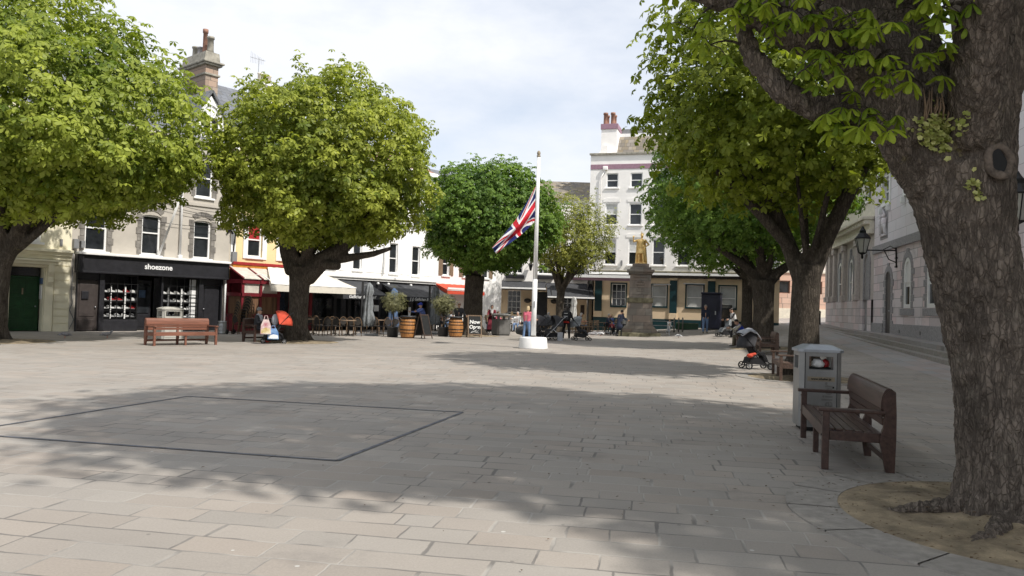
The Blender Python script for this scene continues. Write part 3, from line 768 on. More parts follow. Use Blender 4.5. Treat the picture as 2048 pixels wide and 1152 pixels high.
# gabled dormer with an arched white window
m = wall(MB(), 6.85, 8.25, 9.16, 10.3, [(7.12, 7.98, 9.3, 10.299)], 0.12, -0.02)
m.prism([(6.85, 10.3), (8.25, 10.3), (8.0, 10.85), (7.55, 11.35), (7.1, 10.85)], -0.02, 2.2).box(6.85, 6.95, 0, 2.2, 9.16, 10.3).box(8.15, 8.25, 0, 2.2, 9.16, 10.3)
dm = B.part(m, 'dormer', 'white_render')
m = MB()
for sx in (-1, 1):
    m.bar((7.55 + sx * 0.86, 1.0, 10.25), (7.55, 1.0, 11.60), 2.3, 0.10, up=(0, 0, 1))
B.part(m, 'dormer_roof', 'slate', dm)
m = MB(); ring(m, 7.12, 7.98, 9.3, 10.95, 0.43, 0.07, -0.10, -0.025); m.box(7.52, 7.58, -0.08, -0.03, 9.35, 10.9)
B.part(m, 'dormer_window', 'white_paint', dm)
# chimney stack
m = MB().box(8.12, 8.80, 1.7, 4.0, 11, 13.35)
ch = B.part(m, 'chimney', 'chimney_stone')
B.part(MB().rbox(8.04, 8.88, 1.62, 4.08, 12.85, 12.95, .02).rbox(7.98, 8.94, 1.55, 4.15, 13.36, 13.46, .03).rbox(7.90, 9.02, 1.46, 4.24, 13.462, 13.56, .03).prism([(8.02, 13.562), (8.90, 13.562), (8.82, 14.05), (8.10, 14.05)], 1.7, 4.0), 'chimney_cap', 'weathered_stone', ch)
for x, y, hh, rr, mm in ((8.46, 1.95, .85, .16, 'weathered_stone'), (8.46, 2.5, 1.35, .12, 'terracotta'), (8.46, 2.95, .5, .15, 'granite_grey'), (8.46, 3.45, .62, .16, 'weathered_stone')):
    B.part(MB().lathe([(rr * 1.1, 14.04), (rr, 14.2), (rr * .9, 14.04 + hh * .85), (rr * 1.15, 14.04 + hh * .86), (rr * 1.15, 14.04 + hh)], 12, (x, y, 0)), 'chimney_pot', mm, ch, True)

# ---------------------------------------------------------------- yellow house with the red pub front
B = Bld(LP, LD, 8.85, 'yellow_pub_building', 'yellow rendered building with white window surrounds above a dark red pub front')
yw = [(9.80, 10.62, 3.72, 5.5), (11.70, 12.45, 3.72, 5.5), (9.80, 10.62, 6.5, 8.1), (11.70, 12.45, 6.5, 8.1)]
m = wall(MB(), 8.85, 13.7, 0, 9.5, yw, 0.2); body(m, 8.85, 13.7, 0, 9.5, 8); B.part(m, 'wall', 'yellow_render')
B.part(MB().prism([(-0.15, 9.502), (4.2, 13.2), (8.2, 9.502)], 8.85, 13.7, 'yz'), 'roof', 'slate')
for a, b, c, d in yw:
    m = MB()
    m.rbox(a - 0.26, a - .003, -.05, -.002, c - .1, d + .2, .01).rbox(b + .003, b + .26, -.05, -.002, c - .1, d + .2, .01).rbox(a, b, -.05, -.002, d + .003, d + .2, .01); B.part(m, 'window_surround', 'white_paint')
m = MB().rbox(13.1, 13.68, -.06, -.002, 3.4, 9.4, .01); B.part(MB().rbox(8.86, 9.12, -.06, -.002, 3.4, 9.4, .01), 'pilaster_strip', 'white_paint')
B.part(m, 'pilaster_strip', 'white_paint')
for i, o in enumerate(yw): window(B, *o, fw=0.09, rail=0.5, blind=(0.48, 'curtain_red') if i == 0 else None)
m = MB().box(8.9, 13.7, -0.30, -0.002, 3.28, 3.42); f_ = B.part(m, 'fascia', 'bright_red')
B.part(MB().box(8.9, 13.7, -0.26, -0.002, 3.14, 3.278), 'fascia_band', 'orange_paint', f_)
m = MB().box(8.9, 13.7, -0.12, -0.002, 0, 3.138)
for x in (8.95, 11.3, 12.3, 13.55): m.rbox(x - 0.06, x + 0.12, -0.2, -0.122, 0, 3.1, 0.01)
pf = B.part(m, 'pub_front', 'red_paint')
for a, b in ((11.5, 12.2), (12.6, 13.4)): B.part(MB().box(a, b, -0.17, -0.124, 0.9, 2.2), 'pub_window', 'glass', pf)
B.part(MB().rbox(11.42, 11.46 + .1, -0.26, -0.21, 0, 2.6, .01), 'door_post', 'orange_paint', pf)
# glazed porch
m = MB()
for x in (8.75, 9.72, 10.72):
    for y in (-1.5, -0.21):
        m.box(x - 0.07, x + 0.07, y, y + 0.09, 0, 2.42)
for z, h_ in ((0.0, 0.85), (1.72, 0.16), (2.34, 0.2)):
    m.box(8.68, 10.79, -1.56, -1.40, z, z + h_); m.box(8.66, 8.84, -1.4, -0.13, z, z + h_)
po = B.part(m, 'porch', 'red_paint')
B.part(MB().box(8.83, 9.64, -1.47, -1.44, 0.86, 1.71).box(9.80, 10.64, -1.47, -1.44, 0.86, 1.71).box(8.74, 8.76, -1.38, -0.22, 0.86, 1.71), 'curtain', 'curtain_brown', po)
B.part(MB().box(8.83, 9.64, -1.47, -1.44, 1.89, 2.33).box(9.80, 10.64, -1.47, -1.44, 1.89, 2.33), 'glazing', 'film', po)
m = MB()
K = 6
for (a, b) in ((8.72, 9.66), (9.80, 10.75)):
    pts = [(-1.62 + 1.5 * math.sin(t * math.pi / 2 / K) , 2.55 + 0.62 * math.sin((t / K) * math.pi / 2)) for t in range(K + 1)]
    for i in range(K):
        (y0, z0), (y1, z1) = pts[i], pts[i + 1]
        m.add([(a, y0, z0), (b, y0, z0), (b, y1, z1), (a, y1, z1), (a, y0, z0 + .03), (b, y0, z0 + .03), (b, y1, z1 + .03), (a, y1, z1 + .03)], [(0, 1, 2, 3), (7, 6, 5, 4), (0, 4, 5, 1), (1, 5, 6, 2), (2, 6, 7, 3), (3, 7, 4, 0)])
B.part(m, 'porch_roof', 'film', po)
m = MB()
for x in (8.70, 9.73, 10.77): m.tube([(x, y, z + .03) for y, z in pts], 0.04, 6)
B.part(m, 'roof_rib', 'red_paint', po)

def awning(B, a, b, y0, z0, y1, z1, m, val=0.25, letter=None, lm='letter_white', size=0.2, tint=None, a1=None, b1=None, sag=0.04, stripes=False):
    """fabric on a slope from the wall (y0, z0) to its outer bar (y1, z1), with a valance"""
    a1 = a if a1 is None else a1; b1 = b if b1 is None else b1
    mb = MB(); n, k = 16, 8
    vs = []
    for j in range(k + 1):
        t = j / k
        for i in range(n + 1):
            u = i / n
            xa, xb = a + (a1 - a) * t, b + (b1 - b) * t
            vs.append((xa + (xb - xa) * u, y0 + (y1 - y0) * t, z0 + (z1 - z0) * t - sag * math.sin(math.pi * t) + 0.012 * math.sin(u * 40 * 1.0)))
    fs = [(j * (n + 1) + i, j * (n + 1) + i + 1, (j + 1) * (n + 1) + i + 1, (j + 1) * (n + 1) + i) for j in range(k) for i in range(n)]
    mb.add(vs, fs)
    vv = [(a1 + (b1 - a1) * i / 24, y1 - 0.01 + 0.012 * math.sin(i * 2.1), z1 - val * q) for q in (0, 1) for i in range(25)]
    mb.add(vv, [(i, i + 1, i + 26, i + 25) for i in range(24)])
    for xa, x1_ in ((a, a1), (b, b1)):
        mb.add([(xa, y0, z0), (x1_, y1, z1), (x1_, y1, z1 - val), (xa + (x1_ - xa) * .5, (y0 + y1) / 2, (z0 + z1) / 2 - val * 1.0), (xa, y0, z0 - val * .3)], [(0, 1, 2, 3, 4)])
    o = B.part(mb, 'awning', m)
    o.modifiers.new('thick', 'SOLIDIFY').thickness = 0.006
    fr = MB().tube([(a1 - .02, y1, z1 - 0.02), (b1 + .02, y1, z1 - 0.02)], 0.03, 6)
    for x in (a1 + 0.3, b1 - 0.3): fr.tube([(x, y0, z0 - 0.5), (x, (y0 + y1) / 2, z0 - 0.45), (x, y1, z1 - 0.04)], 0.025, 6)
    B.part(fr, 'awning_arm', 'iron' if m == 'black_fabric' else 'white_paint', o)
    if letter:
        for txt, x in letter: B.text(txt, size, x, y1 - 0.035, z1 - val * 0.52, lm, 'lettering', o, bold=0.002, shear=0.25)
    return o
awning(B, 10.8, 13.75, -0.30, 3.25, -2.9, 2.36, 'cream_fabric', 0.36, a1=9.35, b1=14.42)

# rooftop chimney with pots and an aerial
m = MB().box(12.5, 13.5, 3.6, 4.8, 12.2, 13.7).rbox(12.42, 13.58, 3.5, 4.9, 13.702, 13.85, .02); ch = B.part(m, 'chimney', 'ivory_render')
for x in (12.7, 13.0, 13.3): B.part(MB().lathe([(.13, 13.84), (.11, 14.4), (.14, 14.42), (.14, 14.5)], 10, (x, 4.2, 0)), 'chimney_pot', 'cream_stone', ch, True)
m = MB().tube([(13.0, 4.85, 13.8), (13.0, 4.85, 15.6)], .02, 6).tube([(12.3, 4.6, 15.4), (13.5, 5.0, 15.55)], .014, 6)
for i in range(9): x = 12.35 + i * .12; m.tube([(x, 4.62 + i * .035, 15.1 + .02 * i), (x, 4.62 + i * .035, 15.75 - 0.02 * i)], .008, 4)
B.part(m, 'aerial', 'steel', ch)

# ---------------------------------------------------------------- white house with two black awnings
B = Bld(LP, LD, 13.7, 'white_cafe_building', 'white rendered building with tall sash windows over two black shop awnings')
ww = [(14.55, 15.2, 3.45, 5.3), (16.5, 17.12, 3.45, 5.3), (19.22, 19.86, 3.40, 5.2), (21.05, 21.7, 3.36, 5.15)]
ww += [(a, b, 6.4, 8.0) for a, b, *_ in ww]
m = wall(MB(), 13.7, 23, 2.7, 9.9, ww, 0.18); body(m, 13.7, 23, 0, 9.9, 8); B.part(m, 'wall', 'white_render')
B.part(MB().rbox(13.7, 23.02, -0.28, -0.002, 2.98, 3.12, 0.03).rbox(13.7, 23, -0.2, -0.002, 2.86, 2.978, 0.02), 'cornice', 'white_render'); B.part(MB().rbox(13.7, 23, -0.25, -0.002, 9.6, 9.8, .03), 'parapet_moulding', 'white_render')
B.part(MB().prism([(0.1, 9.902), (3.6, 11.6), (8, 9.902)], 18, 23, 'yz'), 'roof', 'terracotta'); B.part(MB().prism([(0.1, 9.902), (3.6, 11.6), (8, 9.902)], 13.7, 17.99, 'yz'), 'roof', 'slate')
for a, b in ((13.9, 14.45), (15.5, 16.2), (17.4, 18.9), (20.1, 20.9), (21.9, 22.8)): B.part(MB().rbox(a, b, -.03, -.002, 3.35, 3.45, .01), 'panel_moulding', 'white_render')
for o in ww: window(B, *o, fw=0.07, rail=0.5, y=0.08)
B.part(MB().tube([(18.6, -0.1, 3.15), (18.75, -0.1, 4.2), (18.75, -0.1, 9.5)], 0.05, 8), 'downpipe', 'white_paint', None, True)
m = MB().box(13.75, 23, -0.12, 0.1, 2.38, 2.86)
for x in (13.8, 15.3, 16.3, 17.3, 18.5, 20.0, 21.5, 22.75): m.rbox(x - 0.1, x + 0.1, -0.06, 0.15, 0, 2.38, 0.01)
m.box(13.75, 15.3, 0, 0.12, 0, .7).box(16.3, 17.3, 0, .12, 0, .7).box(18.5, 20, 0, .12, 0, .7)
sf = B.part(m, 'shopfront', 'black_paint')
B.part(MB().box(13.8, 22.8, 0.5, 0.53, 0, 2.4), 'shop_glass', 'glass', sf)
for x in (18.2, 19.0, 20.8): B.part(MB().ell((x, -.22, 2.72), .08, .1, .08), 'spotlight', 'white_paint', sf, True)
awning(B, 13.9, 17.45, -0.13, 2.80, -2.0, 2.02, 'black_fabric', 0.26, letter=[('Gallichan & Co Ltd', 15.6)], size=0.24)
awning(B, 18.6, 22.9, -0.13, 2.74, -2.0, 2.0, 'black_fabric', 0.26, letter=[('J. J. Gallichan & Co Ltd', 20.2)], size=0.24)
B.part(MB().box(22.72, 22.84, -1.6, -1.5, 0.05, 2.1), 'screen_post', 'white_paint'); B.part(MB().box(19.2, 19.3, -1.9, -1.8, .05, 1.4), 'screen_post', 'white_paint')
B.part(MB().box(17.9, 18.25, -.3, -.27, 1.1, 1.45), 'house_sign', 'white_paint')

# ---------------------------------------------------------------- white house with the orange awning
B = Bld(LP, LD, 23, 'white_bistro_building', 'white corner building with shutters and an orange awning')
w5 = [(23.7, 24.3, 3.5, 5.0), (25.6, 26.3, 3.5, 5.0), (27.5, 28.2, 3.5, 5.0), (23.7, 24.3, 6.2, 7.7), (25.6, 26.3, 6.2, 7.7)]
m = wall(MB(), 23.01, 29.6, 0, 8.8, w5 + [(23.6, 24.9, 0, 2.2), (26.0, 27.2, .6, 2.2)], .18); body(m, 23.01, 29.6, 0, 8.8, 7); B.part(m, 'wall', 'white_render')
B.part(MB().prism([(-.1, 8.802), (3.5, 11), (7.1, 8.802)], 23.01, 29.6, 'yz'), 'roof', 'slate')
for o in w5: window(B, *o, fw=.07, rail=.5, y=.08)
for a, b, c, d in w5: B.part(MB().box(a - .36, a - .02, -.05, -.002, c, d), 'shutter', 'frame_wood'); B.part(MB().box(b + .02, b + .36, -.05, -.002, c, d), 'shutter', 'frame_wood')
B.part(MB().box(23.6, 24.9, .17, .19, 0, 2.2), 'shop_glass', 'glass'); B.part(MB().box(26, 27.2, .17, .19, .6, 2.2), 'shop_glass', 'glass')
aw = awning(B, 23.1, 26.6, -.02, 2.95, -1.1, 2.55, 'orange_fabric', 0.26)
B.part(MB().box(23.1, 26.6, -1.15, -1.08, 2.58, 2.7), 'awning_rail', 'white_paint', aw)

# ---------------------------------------------------------------- the pub across the end of the square
B = Bld((0, 58), (1, 0), -1.9, 'corner_pub', 'low pub with cream ground floor, slate roof and two black awnings')
pw = [(-0.30, 0.70, 1.15, 2.85), (3.9, 4.9, 1.15, 2.85)]; pu = [(-0.35, .75, 4.15, 5.7), (1.95, 3.0, 4.15, 5.7), (4.6, 5.5, 4.15, 5.7), (-0.35, .75, 7.2, 8.6), (1.95, 3.0, 7.2, 8.6), (4.6, 5.5, 7.2, 8.6)]
m = wall(MB(), -1.9, 6.05, 0, 3.15, pw + [(1.75, 2.7, 0, 2.8)], .2); B.part(m, 'ground_floor_wall', 'pub_cream')
m = wall(MB(), -1.9, 6.05, 3.15, 9.9, pu, .2); body(m, -1.9, 6.05, 0, 9.9, 9); B.part(m, 'wall', 'ivory_render')
B.part(MB().prism([(-.25, 9.902), (3.2, 11.7), (9, 9.902)], -1.95, 6.05, 'yz'), 'roof', 'old_slate')
for o in pw: window(B, *o, cols=3, rows=4, rail=None, sill='teal_paint', y=.1)
for o in pu: window(B, *o, cols=3, rows=4, rail=None, y=.1)
m = MB()
for i in range(16): m.rbox(-1.92, -1.92 + (.42 if i % 2 else .62), -.04, -.002, .05 + i * .6, .62 + i * .6, .01)
B.part(m, 'quoin', 'teal_paint')
B.part(MB().rbox(-1.9, 6.0, -.18, -.002, 3.16, 3.32, .02), 'band', 'white_paint')
B.part(MB().box(1.78, 2.67, .12, .17, 0, 2.75), 'door', 'black_paint')
awning(B, -1.4, 2.5, -.1, 3.55, -1.3, 2.98, 'black_fabric', .12); awning(B, 2.6, 6.0, -.1, 3.5, -2.2, 2.4, 'black_fabric', .12)
B.part(MB().box(-1.42, 2.5, -1.36, -1.3, 2.94, 3.05), 'awning_rail', 'white_paint'); B.part(MB().box(2.6, 6.0, -2.27, -2.2, 2.36, 2.46), 'awning_rail', 'white_paint')
for a, b in ((-.5, .9), (1.85, 3.1), (4.5, 5.6)): B.part(MB().rbox(a, b, -.34, -.002, 3.75, 4.0, .03), 'window_box', 'black_paint')
lt = B.part(MB().tube([(1.35, -.02, 5.0), (1.35, -.35, 5.1), (1.35, -.35, 4.95)], .025, 6), 'lantern_bracket', 'iron')
B.part(MB().lathe([(.06, 4.35), (.16, 4.75), (.2, 4.78), (.05, 5.0)], 6, (1.35, -.35, 0)), 'lantern', 'iron', lt)
for x in (-1.1, 1.2, 3.2): B.part(MB().ell((x, -.28, 2.1), .28, .26, .18, 6, 10), 'wall_basket', 'rattan_dark')
B.part(MB().box(1.25, 1.55, -.03, -.002, 1.3, 1.7), 'menu_frame', 'frame_dark'); B.part(MB().box(5.2, 5.5, -.03, -.002, 1.2, 1.9), 'menu_frame', 'frame_dark')
B.part(MB().rbox(5.55, 5.98, -.05, -.002, 8.5, 9.0, .01), 'quoin', 'teal_paint'); B.part(MB().rbox(5.55, 5.9, -.05, -.002, 7.3, 7.8, .01), 'quoin', 'teal_paint'); B.part(MB().rbox(5.7, 5.98, -.05, -.002, 7.82, 8.48, .01), 'quoin', 'purple_paint')

# ---------------------------------------------------------------- tall white house behind the monument
P2, D2 = (6.06, 57.0), (0.96, -0.28)
B = Bld(P2, D2, 0, 'tall_white_building', 'tall four storey white building with purple band, slate mansard and teal pub front', z=-0.2)
X1 = 13.0
tw = []
for x in (.72, 2.5, 4.25, 6.0, 7.75, 9.5, 11.2):
    tw += [(x, x + .88, 10.62, 11.7), (x - .02, x + .88, 7.86, 9.44), (x - .03, x + .86, 4.93, 6.82)]
pv = [(1.34, 2.36, 1.9, 3.52), (4.25, 5.3, 1.95, 3.5), (6.72, 7.86, 1.95, 3.52), (9.0, 10.1, 1.95, 3.5)]
m = wall(MB(), -.5, X1, 4.4, 13.15, tw, .16); body(m, -.5, X1, -.2, 13.15, 9); B.part(m, 'wall', 'ivory_render')
m = wall(MB(), 0, X1, 1.05, 4.0, pv, .16); B.part(m, 'ground_floor_wall', 'pub_cream')
for i, o in enumerate(tw):
    window(B, *o, fw=.07, rail=.5, y=.07, sill='ivory_render', blind=(.48, 'pale_fabric') if i in (1, 2, 5, 11) else None)
for i, o in enumerate(pv):
    window(B, *o, fw=.05, rail=.45 if i else None, y=.08, pane='glass' if i == 0 else 'blind_glass', cols=3 if i == 0 else 0, rows=3 if i == 0 else 0, sill='teal_paint')
for o in pv: B.part(ring(MB(), o[0] - .1, o[1] + .1, o[2] - .06, o[3] + .1, 0, .097, -.03, -.002), 'window_surround', 'teal_paint')
B.part(MB().box(0, X1, -.06, -.002, -.2, 1.05), 'plinth', 'teal_paint')
for x in (.12, 5.55, 8.2, 10.6):
    pl_ = B.part(MB().rbox(x - .02, x + .5, -.12, -.002, 1.5, 3.85, .015), 'pilaster', 'teal_paint')
    B.part(MB().rbox(x - .05, x + .53, -.15, -.002, 1.06, 1.49, .015), 'base', 'pub_cream', pl_); B.part(MB().rbox(x - .05, x + .53, -.22, -.002, 3.86, 4.02, .03), 'capital', 'pub_cream', pl_)
f_ = B.part(MB().box(-.3, X1, -.25, -.002, 4.03, 4.4), 'fascia', 'brown_paint')
B.part(MB().box(-.3, X1, -.46, -.252, 4.2, 4.36), 'awning_case', 'white_paint', f_); B.part(MB().rbox(-.3, X1, -.3, -.003, 4.402, 4.5, .02), 'fascia_cap', 'mossy_stone', f_)
B.part(MB().box(-2.6, 3.6, -1.2, -.5, 3.92, 4.0).box(-2.6, 3.6, -1.25, -1.19, 3.9, 4.1), 'canopy', 'white_paint', f_); B.part(MB().box(-2.55, 3.55, -1.15, -.52, 3.72, 3.915), 'canopy_cloth', 'purple_paint', f_)
B.part(MB().box(4.4, 5.6, -.5, -.26, 3.5, 3.56), 'window_awning', 'plastic_grey'); B.part(MB().box(6.5, 8.0, -.5, -.15, 3.6, 3.66), 'window_awning', 'plastic_grey')
B.part(MB().box(-.5, X1, -.03, -.002, 12.0, 12.36), 'purple_band', 'purple_paint'); B.part(MB().rbox(-.58, X1, -.14, -.002, 13.05, 13.2, .02), 'parapet_coping', 'weathered_stone')
for o in tw[1::3] + tw[2::3]:
    cx = (o[0] + o[1]) / 2; m = MB().prism([(cx - .62, o[3] + .12), (cx + .62, o[3] + .12), (cx + .62, o[3] + .34), (cx + .3, o[3] + .42), (cx - .3, o[3] + .42), (cx - .62, o[3] + .34)], -.035, -.002)
    B.part(m, 'hood_mould', 'ivory_render')
B.part(MB().prism([(.45, 13.16), (1.7, 14.75), (7.5, 14.75), (8.5, 13.16)], .7, X1, 'yz'), 'mansard_roof', 'old_slate')
B.part(MB().box(.7, X1, 1.72, 7.5, 14.752, 15.0), 'roof_edge', 'white_paint'); B.part(MB().box(5.2, X1, 2.2, 6, 15.002, 15.7), 'roof_box', 'weathered_stone'); B.part(MB().box(1.4, 4.7, 2.4, 5, 15.002, 15.5), 'roof_box', 'plastic_grey')
ch = B.part(MB().box(.15, 1.35, .5, 2.6, 13.16, 15.1).prism([(.0, 13.16), (.7, 13.16), (.7, 13.8), (.4, 13.8)], .2, .5), 'chimney', 'ivory_render')
B.part(MB().rbox(.1, 1.4, .42, 2.68, 15.102, 15.5, .02), 'chimney_cap', 'purple_paint', ch)
for x, y in ((.4, .8), (.95, .8), (.4, 1.6), (.95, 1.6)): B.part(MB().lathe([(.19, 15.5), (.16, 15.6), (.15, 16.25), (.19, 16.27), (.18, 16.4)], 12, (x, y, 0)), 'chimney_pot', 'terracotta', ch, True)
B.part(MB().tube([(2.6, 3, 15.4), (2.6, 3, 16.3)], .025, 6).ell((2.75, 2.85, 16.25), .22, .08, .22), 'dish', 'white_plastic', None, True)
B.part(MB().tube([(.28, -.1, 4.5), (.32, -.1, 11.4), (.62, -.1, 11.85)], .05, 8).rbox(.45, .8, -.22, -.01, 11.9, 12.2, .04), 'downpipe', 'ivory_render', None, True)
for x in (1.95, 7.1): B.part(MB().rbox(x, x + .12, -.16, -.01, 4.85, 5.25, .02), 'floodlight', 'plastic_grey')

# ---------------------------------------------------------------- pale stone block up the street
B = Bld((10.5, 67), (1, 0), 0, 'stone_office_block', 'pale stone block with pink granite base closing the street uphill', z=.6)
fo = [(x, x + 1.0, 3.5, 4.6) for x in (2.5, 7.6, 12.7, 15.5)]; fu = [(x, x + 1.0, 6.2, 8.2) for x in (2.5, 5.2, 10.4, 15.4)]; fu2 = [(x, x + 1.0, 10, 12) for x in (2.5, 5.2, 10.4, 15.4)]
m = wall(MB(), 0, 19, .6, 5.3, fo, .2); B.part(m, 'base_wall', 'far_pink')
m = wall(MB(), 0, 19, 5.5, 13.5, fu + fu2, .2); body(m, 0, 19, .6, 13.5, 9); B.part(m, 'wall', 'far_white')
B.part(MB().rbox(-.05, 19.05, -.12, -.002, 5.3, 5.5, .02).rbox(-.1, 19.1, -.3, 0, 13.5, 13.8, .03).box(0, 19, -.1, -.002, .6, 2.2), 'string_course', 'cream_stone')
for o in fo + fu + fu2: window(B, *o, fr='terracotta' if o[3] < 5 else 'white_paint', y=.1, sill=None, rail=.5 if o[3] > 5 else None)
B.part(MB().prism([(0, 13.8), (4, 16), (9, 13.8)], 0, 19, 'yz'), 'roof', 'slate')

# ---------------------------------------------------------------- courthouse in pink granite
P3, D3 = (18.09, 37.0), (-0.22, -0.975)
B = Bld(P3, D3, -3.0, 'courthouse', 'pink granite courthouse with arched white windows and a royal crest relief', z=0)
cw = [(x, x + 1.1, 2.07, 4.3, .5) for x in (2.75, 6.15, 9.55, 12.95, 16.35)]; cd = [(-.45, .5, .85, 3.85, .4)]
cu = [(x - .1, x + 1.2, 7.2, 8.5, 0) for x in (-1.2, 2.75, 6.15, 9.55, 12.95, 16.35)]
m = wall(MB(), -3, 36, 0, 4.88, cw + cd, .3); B.part(m, 'wall', 'granite_pink')
m = wall(MB(), -3, 36, 5.28, 9.0, cu, .25); body(m, -3, 36, 0, 9.0, 9); B.part(m, 'upper_wall', 'granite_smooth')
B.part(MB().rbox(-3, 36, -.10, .05, 4.88, 5.28, .02), 'string_course', 'granite_grey')
m = MB().rbox(-3, -.75, -.09, -.002, .2, 1.35, .02).rbox(.8, 36, -.09, -.002, .2, 1.35, .02)
B.part(m, 'plinth', 'granite_grey')
for a, b, c, d, r in cw + cd:
    m = MB(); n = 6 if c > 1 else 8; hh = (d - r - c) / n
    for i in range(n):
        e = .46 if i % 2 else .26
        m.rbox(a - e, a - .004, -.035, .08, c + i * hh + .006, c + (i + 1) * hh - .006, .012).rbox(b + .004, b + e, -.035, .08, c + i * hh + .006, c + (i + 1) * hh - .006, .012)
    if c > 1: m.rbox(a - .5, b + .5, -.05, .1, c - .32, c - .02, .015)
    N_ = 7; cx = (a + b) / 2; hw = (b - a) / 2
    for k in range(N_):
        t0, t1 = math.pi * (k + .02) / N_, math.pi * (k + .98) / N_
        e = .42 if k == 3 else .28
        P = [(cx + (hw + .01) * math.cos(t), d - r + (r + .01) * math.sin(t)) for t in (t0, (t0 + t1) / 2, t1)] + [(cx + (hw + e) * math.cos(t), d - r + (r + e) * math.sin(t)) for t in (t1, (t0 + t1) / 2, t0)]
        m.prism(P, -.04, -.003)
    B.part(m, 'stone_surround', 'granite_grey')
for o in cw: window(B, *o, fw=.17, rail=.52, y=-.02, sill=None, blind=(.5, 'white_paint'))
for o in cu:
    window(B, *o[:4], fw=.09, rail=.5, y=.1, cols=2, sill='white_paint')
for o in cu:
    m = MB(); a, b, c, d = o[:4]
    ring(m, a - .18, b + .18, c - .06, d + .18, 0, .176, -.07, -.002); m.rbox(a - .3, b + .3, -.24, -.003, d + .2, d + .34, .02)
    for x in (a - .1, b - .02): m.rbox(x, x + .14, -.2, -.004, c - .42, c - .12, .03)
    B.part(m, 'window_surround', 'white_paint')
dr = B.part(MB().prism([(-.43, .87), (.48, .87)] + arch_pts(-.43, .48, 3.83, .39), .0, .06), 'door', 'black_paint')
B.part(MB().ell((.32, -.03, 1.95), .05, .04, .05, 6, 8), 'handle', 'steel', dr, True)
B.part(MB().box(2.35, 2.5, -.095, -.091, .95, 1.1), 'vent', 'black_paint'); B.part(MB().box(5.5, 5.65, -.095, -.091, .95, 1.1), 'vent', 'black_paint')
# royal crest relief: shield, crown, two supporters
m = MB().prism([(-.24, 6.15), (.0, 5.72), (.24, 6.15), (.24, 6.5), (-.24, 6.5)], -.12, -.002).rbox(-.2, .2, -.12, -.002, 6.54, 6.68, .03)
for i in range(5): m.ell((-.18 + .09 * i, -.07, 6.72 + .05 * (2 - abs(i - 2))), .045, .05, .07, 6, 8)
for sx in (-1, 1):
    m.cap((sx * .46, -.07, 5.75), (sx * .40, -.08, 6.35), .09, .12, 8).ell((sx * .34, -.1, 6.58), .11, .08, .13, 6, 8).cap((sx * .4, -.1, 6.2), (sx * .22, -.12, 6.4), .06, .04, 8).cap((sx * .5, -.08, 5.9), (sx * .62, -.07, 6.45), .035, .03, 6)
m.rbox(-.6, .6, -.09, -.002, 5.58, 5.7, .03)
m.v = [(x - 1.0, y, z + .06) for x, y, z in m.v]
B.part(m, 'crest', 'granite_smooth', None, True)
B.part(MB().rbox(-1.72, -.28, -.02, -.001, 5.5, 7.0, .01), 'crest_panel', 'granite_grey')
B.part(MB().rbox(-3, 36, -.35, 0, 9.0, 9.25, .04), 'cornice', 'cream_stone')
# bracket lamps on the courthouse wall
def wall_lamp(s, out, z, label):
    D = unit(D3); I = (-D[1], D[0])
    L_ = thing('bracket_lamp', label, 'lamp', (P3[0] + D[0] * s, P3[1] + D[1] * s, z), math.atan2(D[1], D[0]), 'lanterns on the courthouse wall')
    m = MB().tube([(0, -.02, -.8), (0, -.06, .35)], .035, 8).tube([(0, -.04, 0), (0, -out, 0)], .03, 8).tube([(0, -.05, -.55), (0, -.35, -.42), (0, -.55, -.02)], .025, 6).tube([(0, -.04, .05), (0, -.3, .2), (0, -.6, .03)], .018, 6)
    for zz in (-.75, -.35, .25): m.box(-.12, .12, -.07, 0, zz - .04, zz + .04)
    m.ell((0, -.05, .42), .05, .05, .09)
    m.build('bracket', M['iron'], L_)
    c = (0, -out, 0)
    m = MB().lathe([(.02, -.42), (.06, -.36), (.05, -.22), (.17, -.16), (.18, -.12)], 6, c).lathe([(.36, .52), (.37, .56), (.20, .78), (.16, .80), (.15, .92), (.09, 1.0), (.03, 1.12)], 6, c)
    for k in range(6):
        a = math.pi / 3 * k; m.tube([(.17 * math.cos(a), -out + .17 * math.sin(a), -.14), (.345 * math.cos(a), -out + .345 * math.sin(a), .54)], .016, 5)
    lan = m.build('lantern', M['iron'], L_)
    MB().lathe([(.155, -.13), (.33, .53)], 6, c).build('lamp_glass', M['lamp_glass'], lan)
wall_lamp(1.45, 1.5, 4.75, 'black six-sided wall lantern near the courthouse door')
wall_lamp(18.65, 1.5, 4.25, 'black wall lantern hanging behind the big near tree trunk')

# ---------------------------------------------------------------- library end with pilasters
B = Bld(P3, D3, -16.2, 'pilastered_hall', 'stone hall with pilasters, arched windows and a pale dentilled cornice', z=0)
hw_ = [(-12.3, -11.2, 2.3, 5.0, .5), (-9.0, -7.9, 2.3, 5.0, .5)]; hd = [(-5.0, -3.9, .9, 5.0, .5)]; hu = [(-12.4, -11.1, 7.9, 9.6), (-9.1, -7.8, 7.9, 9.6), (-5.2, -3.9, 7.9, 9.6)]
m = wall(MB(), -16.2, -3.02, 2.55, 6.0, [(a, b, max(c, 2.55), d, r) for a, b, c, d, r in hw_ + hd], .3); B.part(m, 'wall', 'granite_brown')
m = wall(MB(), -16.25, -3.02, 0, 2.55, [(-5.0, -3.9, .9, 2.55)], .3, -.1); body(m, -16.25, -3.02, 0, 2.55, 9); m.add([(-16.25, -.1, 2.55), (-3.02, -.1, 2.55), (-3.02, .1, 2.55), (-16.25, .1, 2.55)], [(0, 1, 2, 3)])
B.part(m, 'plinth', 'granite_pink')
m = wall(MB(), -16.2, -3.02, 6.9, 10.8, hu, .25); body(m, -16.2, -3.02, 2.56, 10.8, 9); B.part(m, 'upper_wall', 'cream_stone')
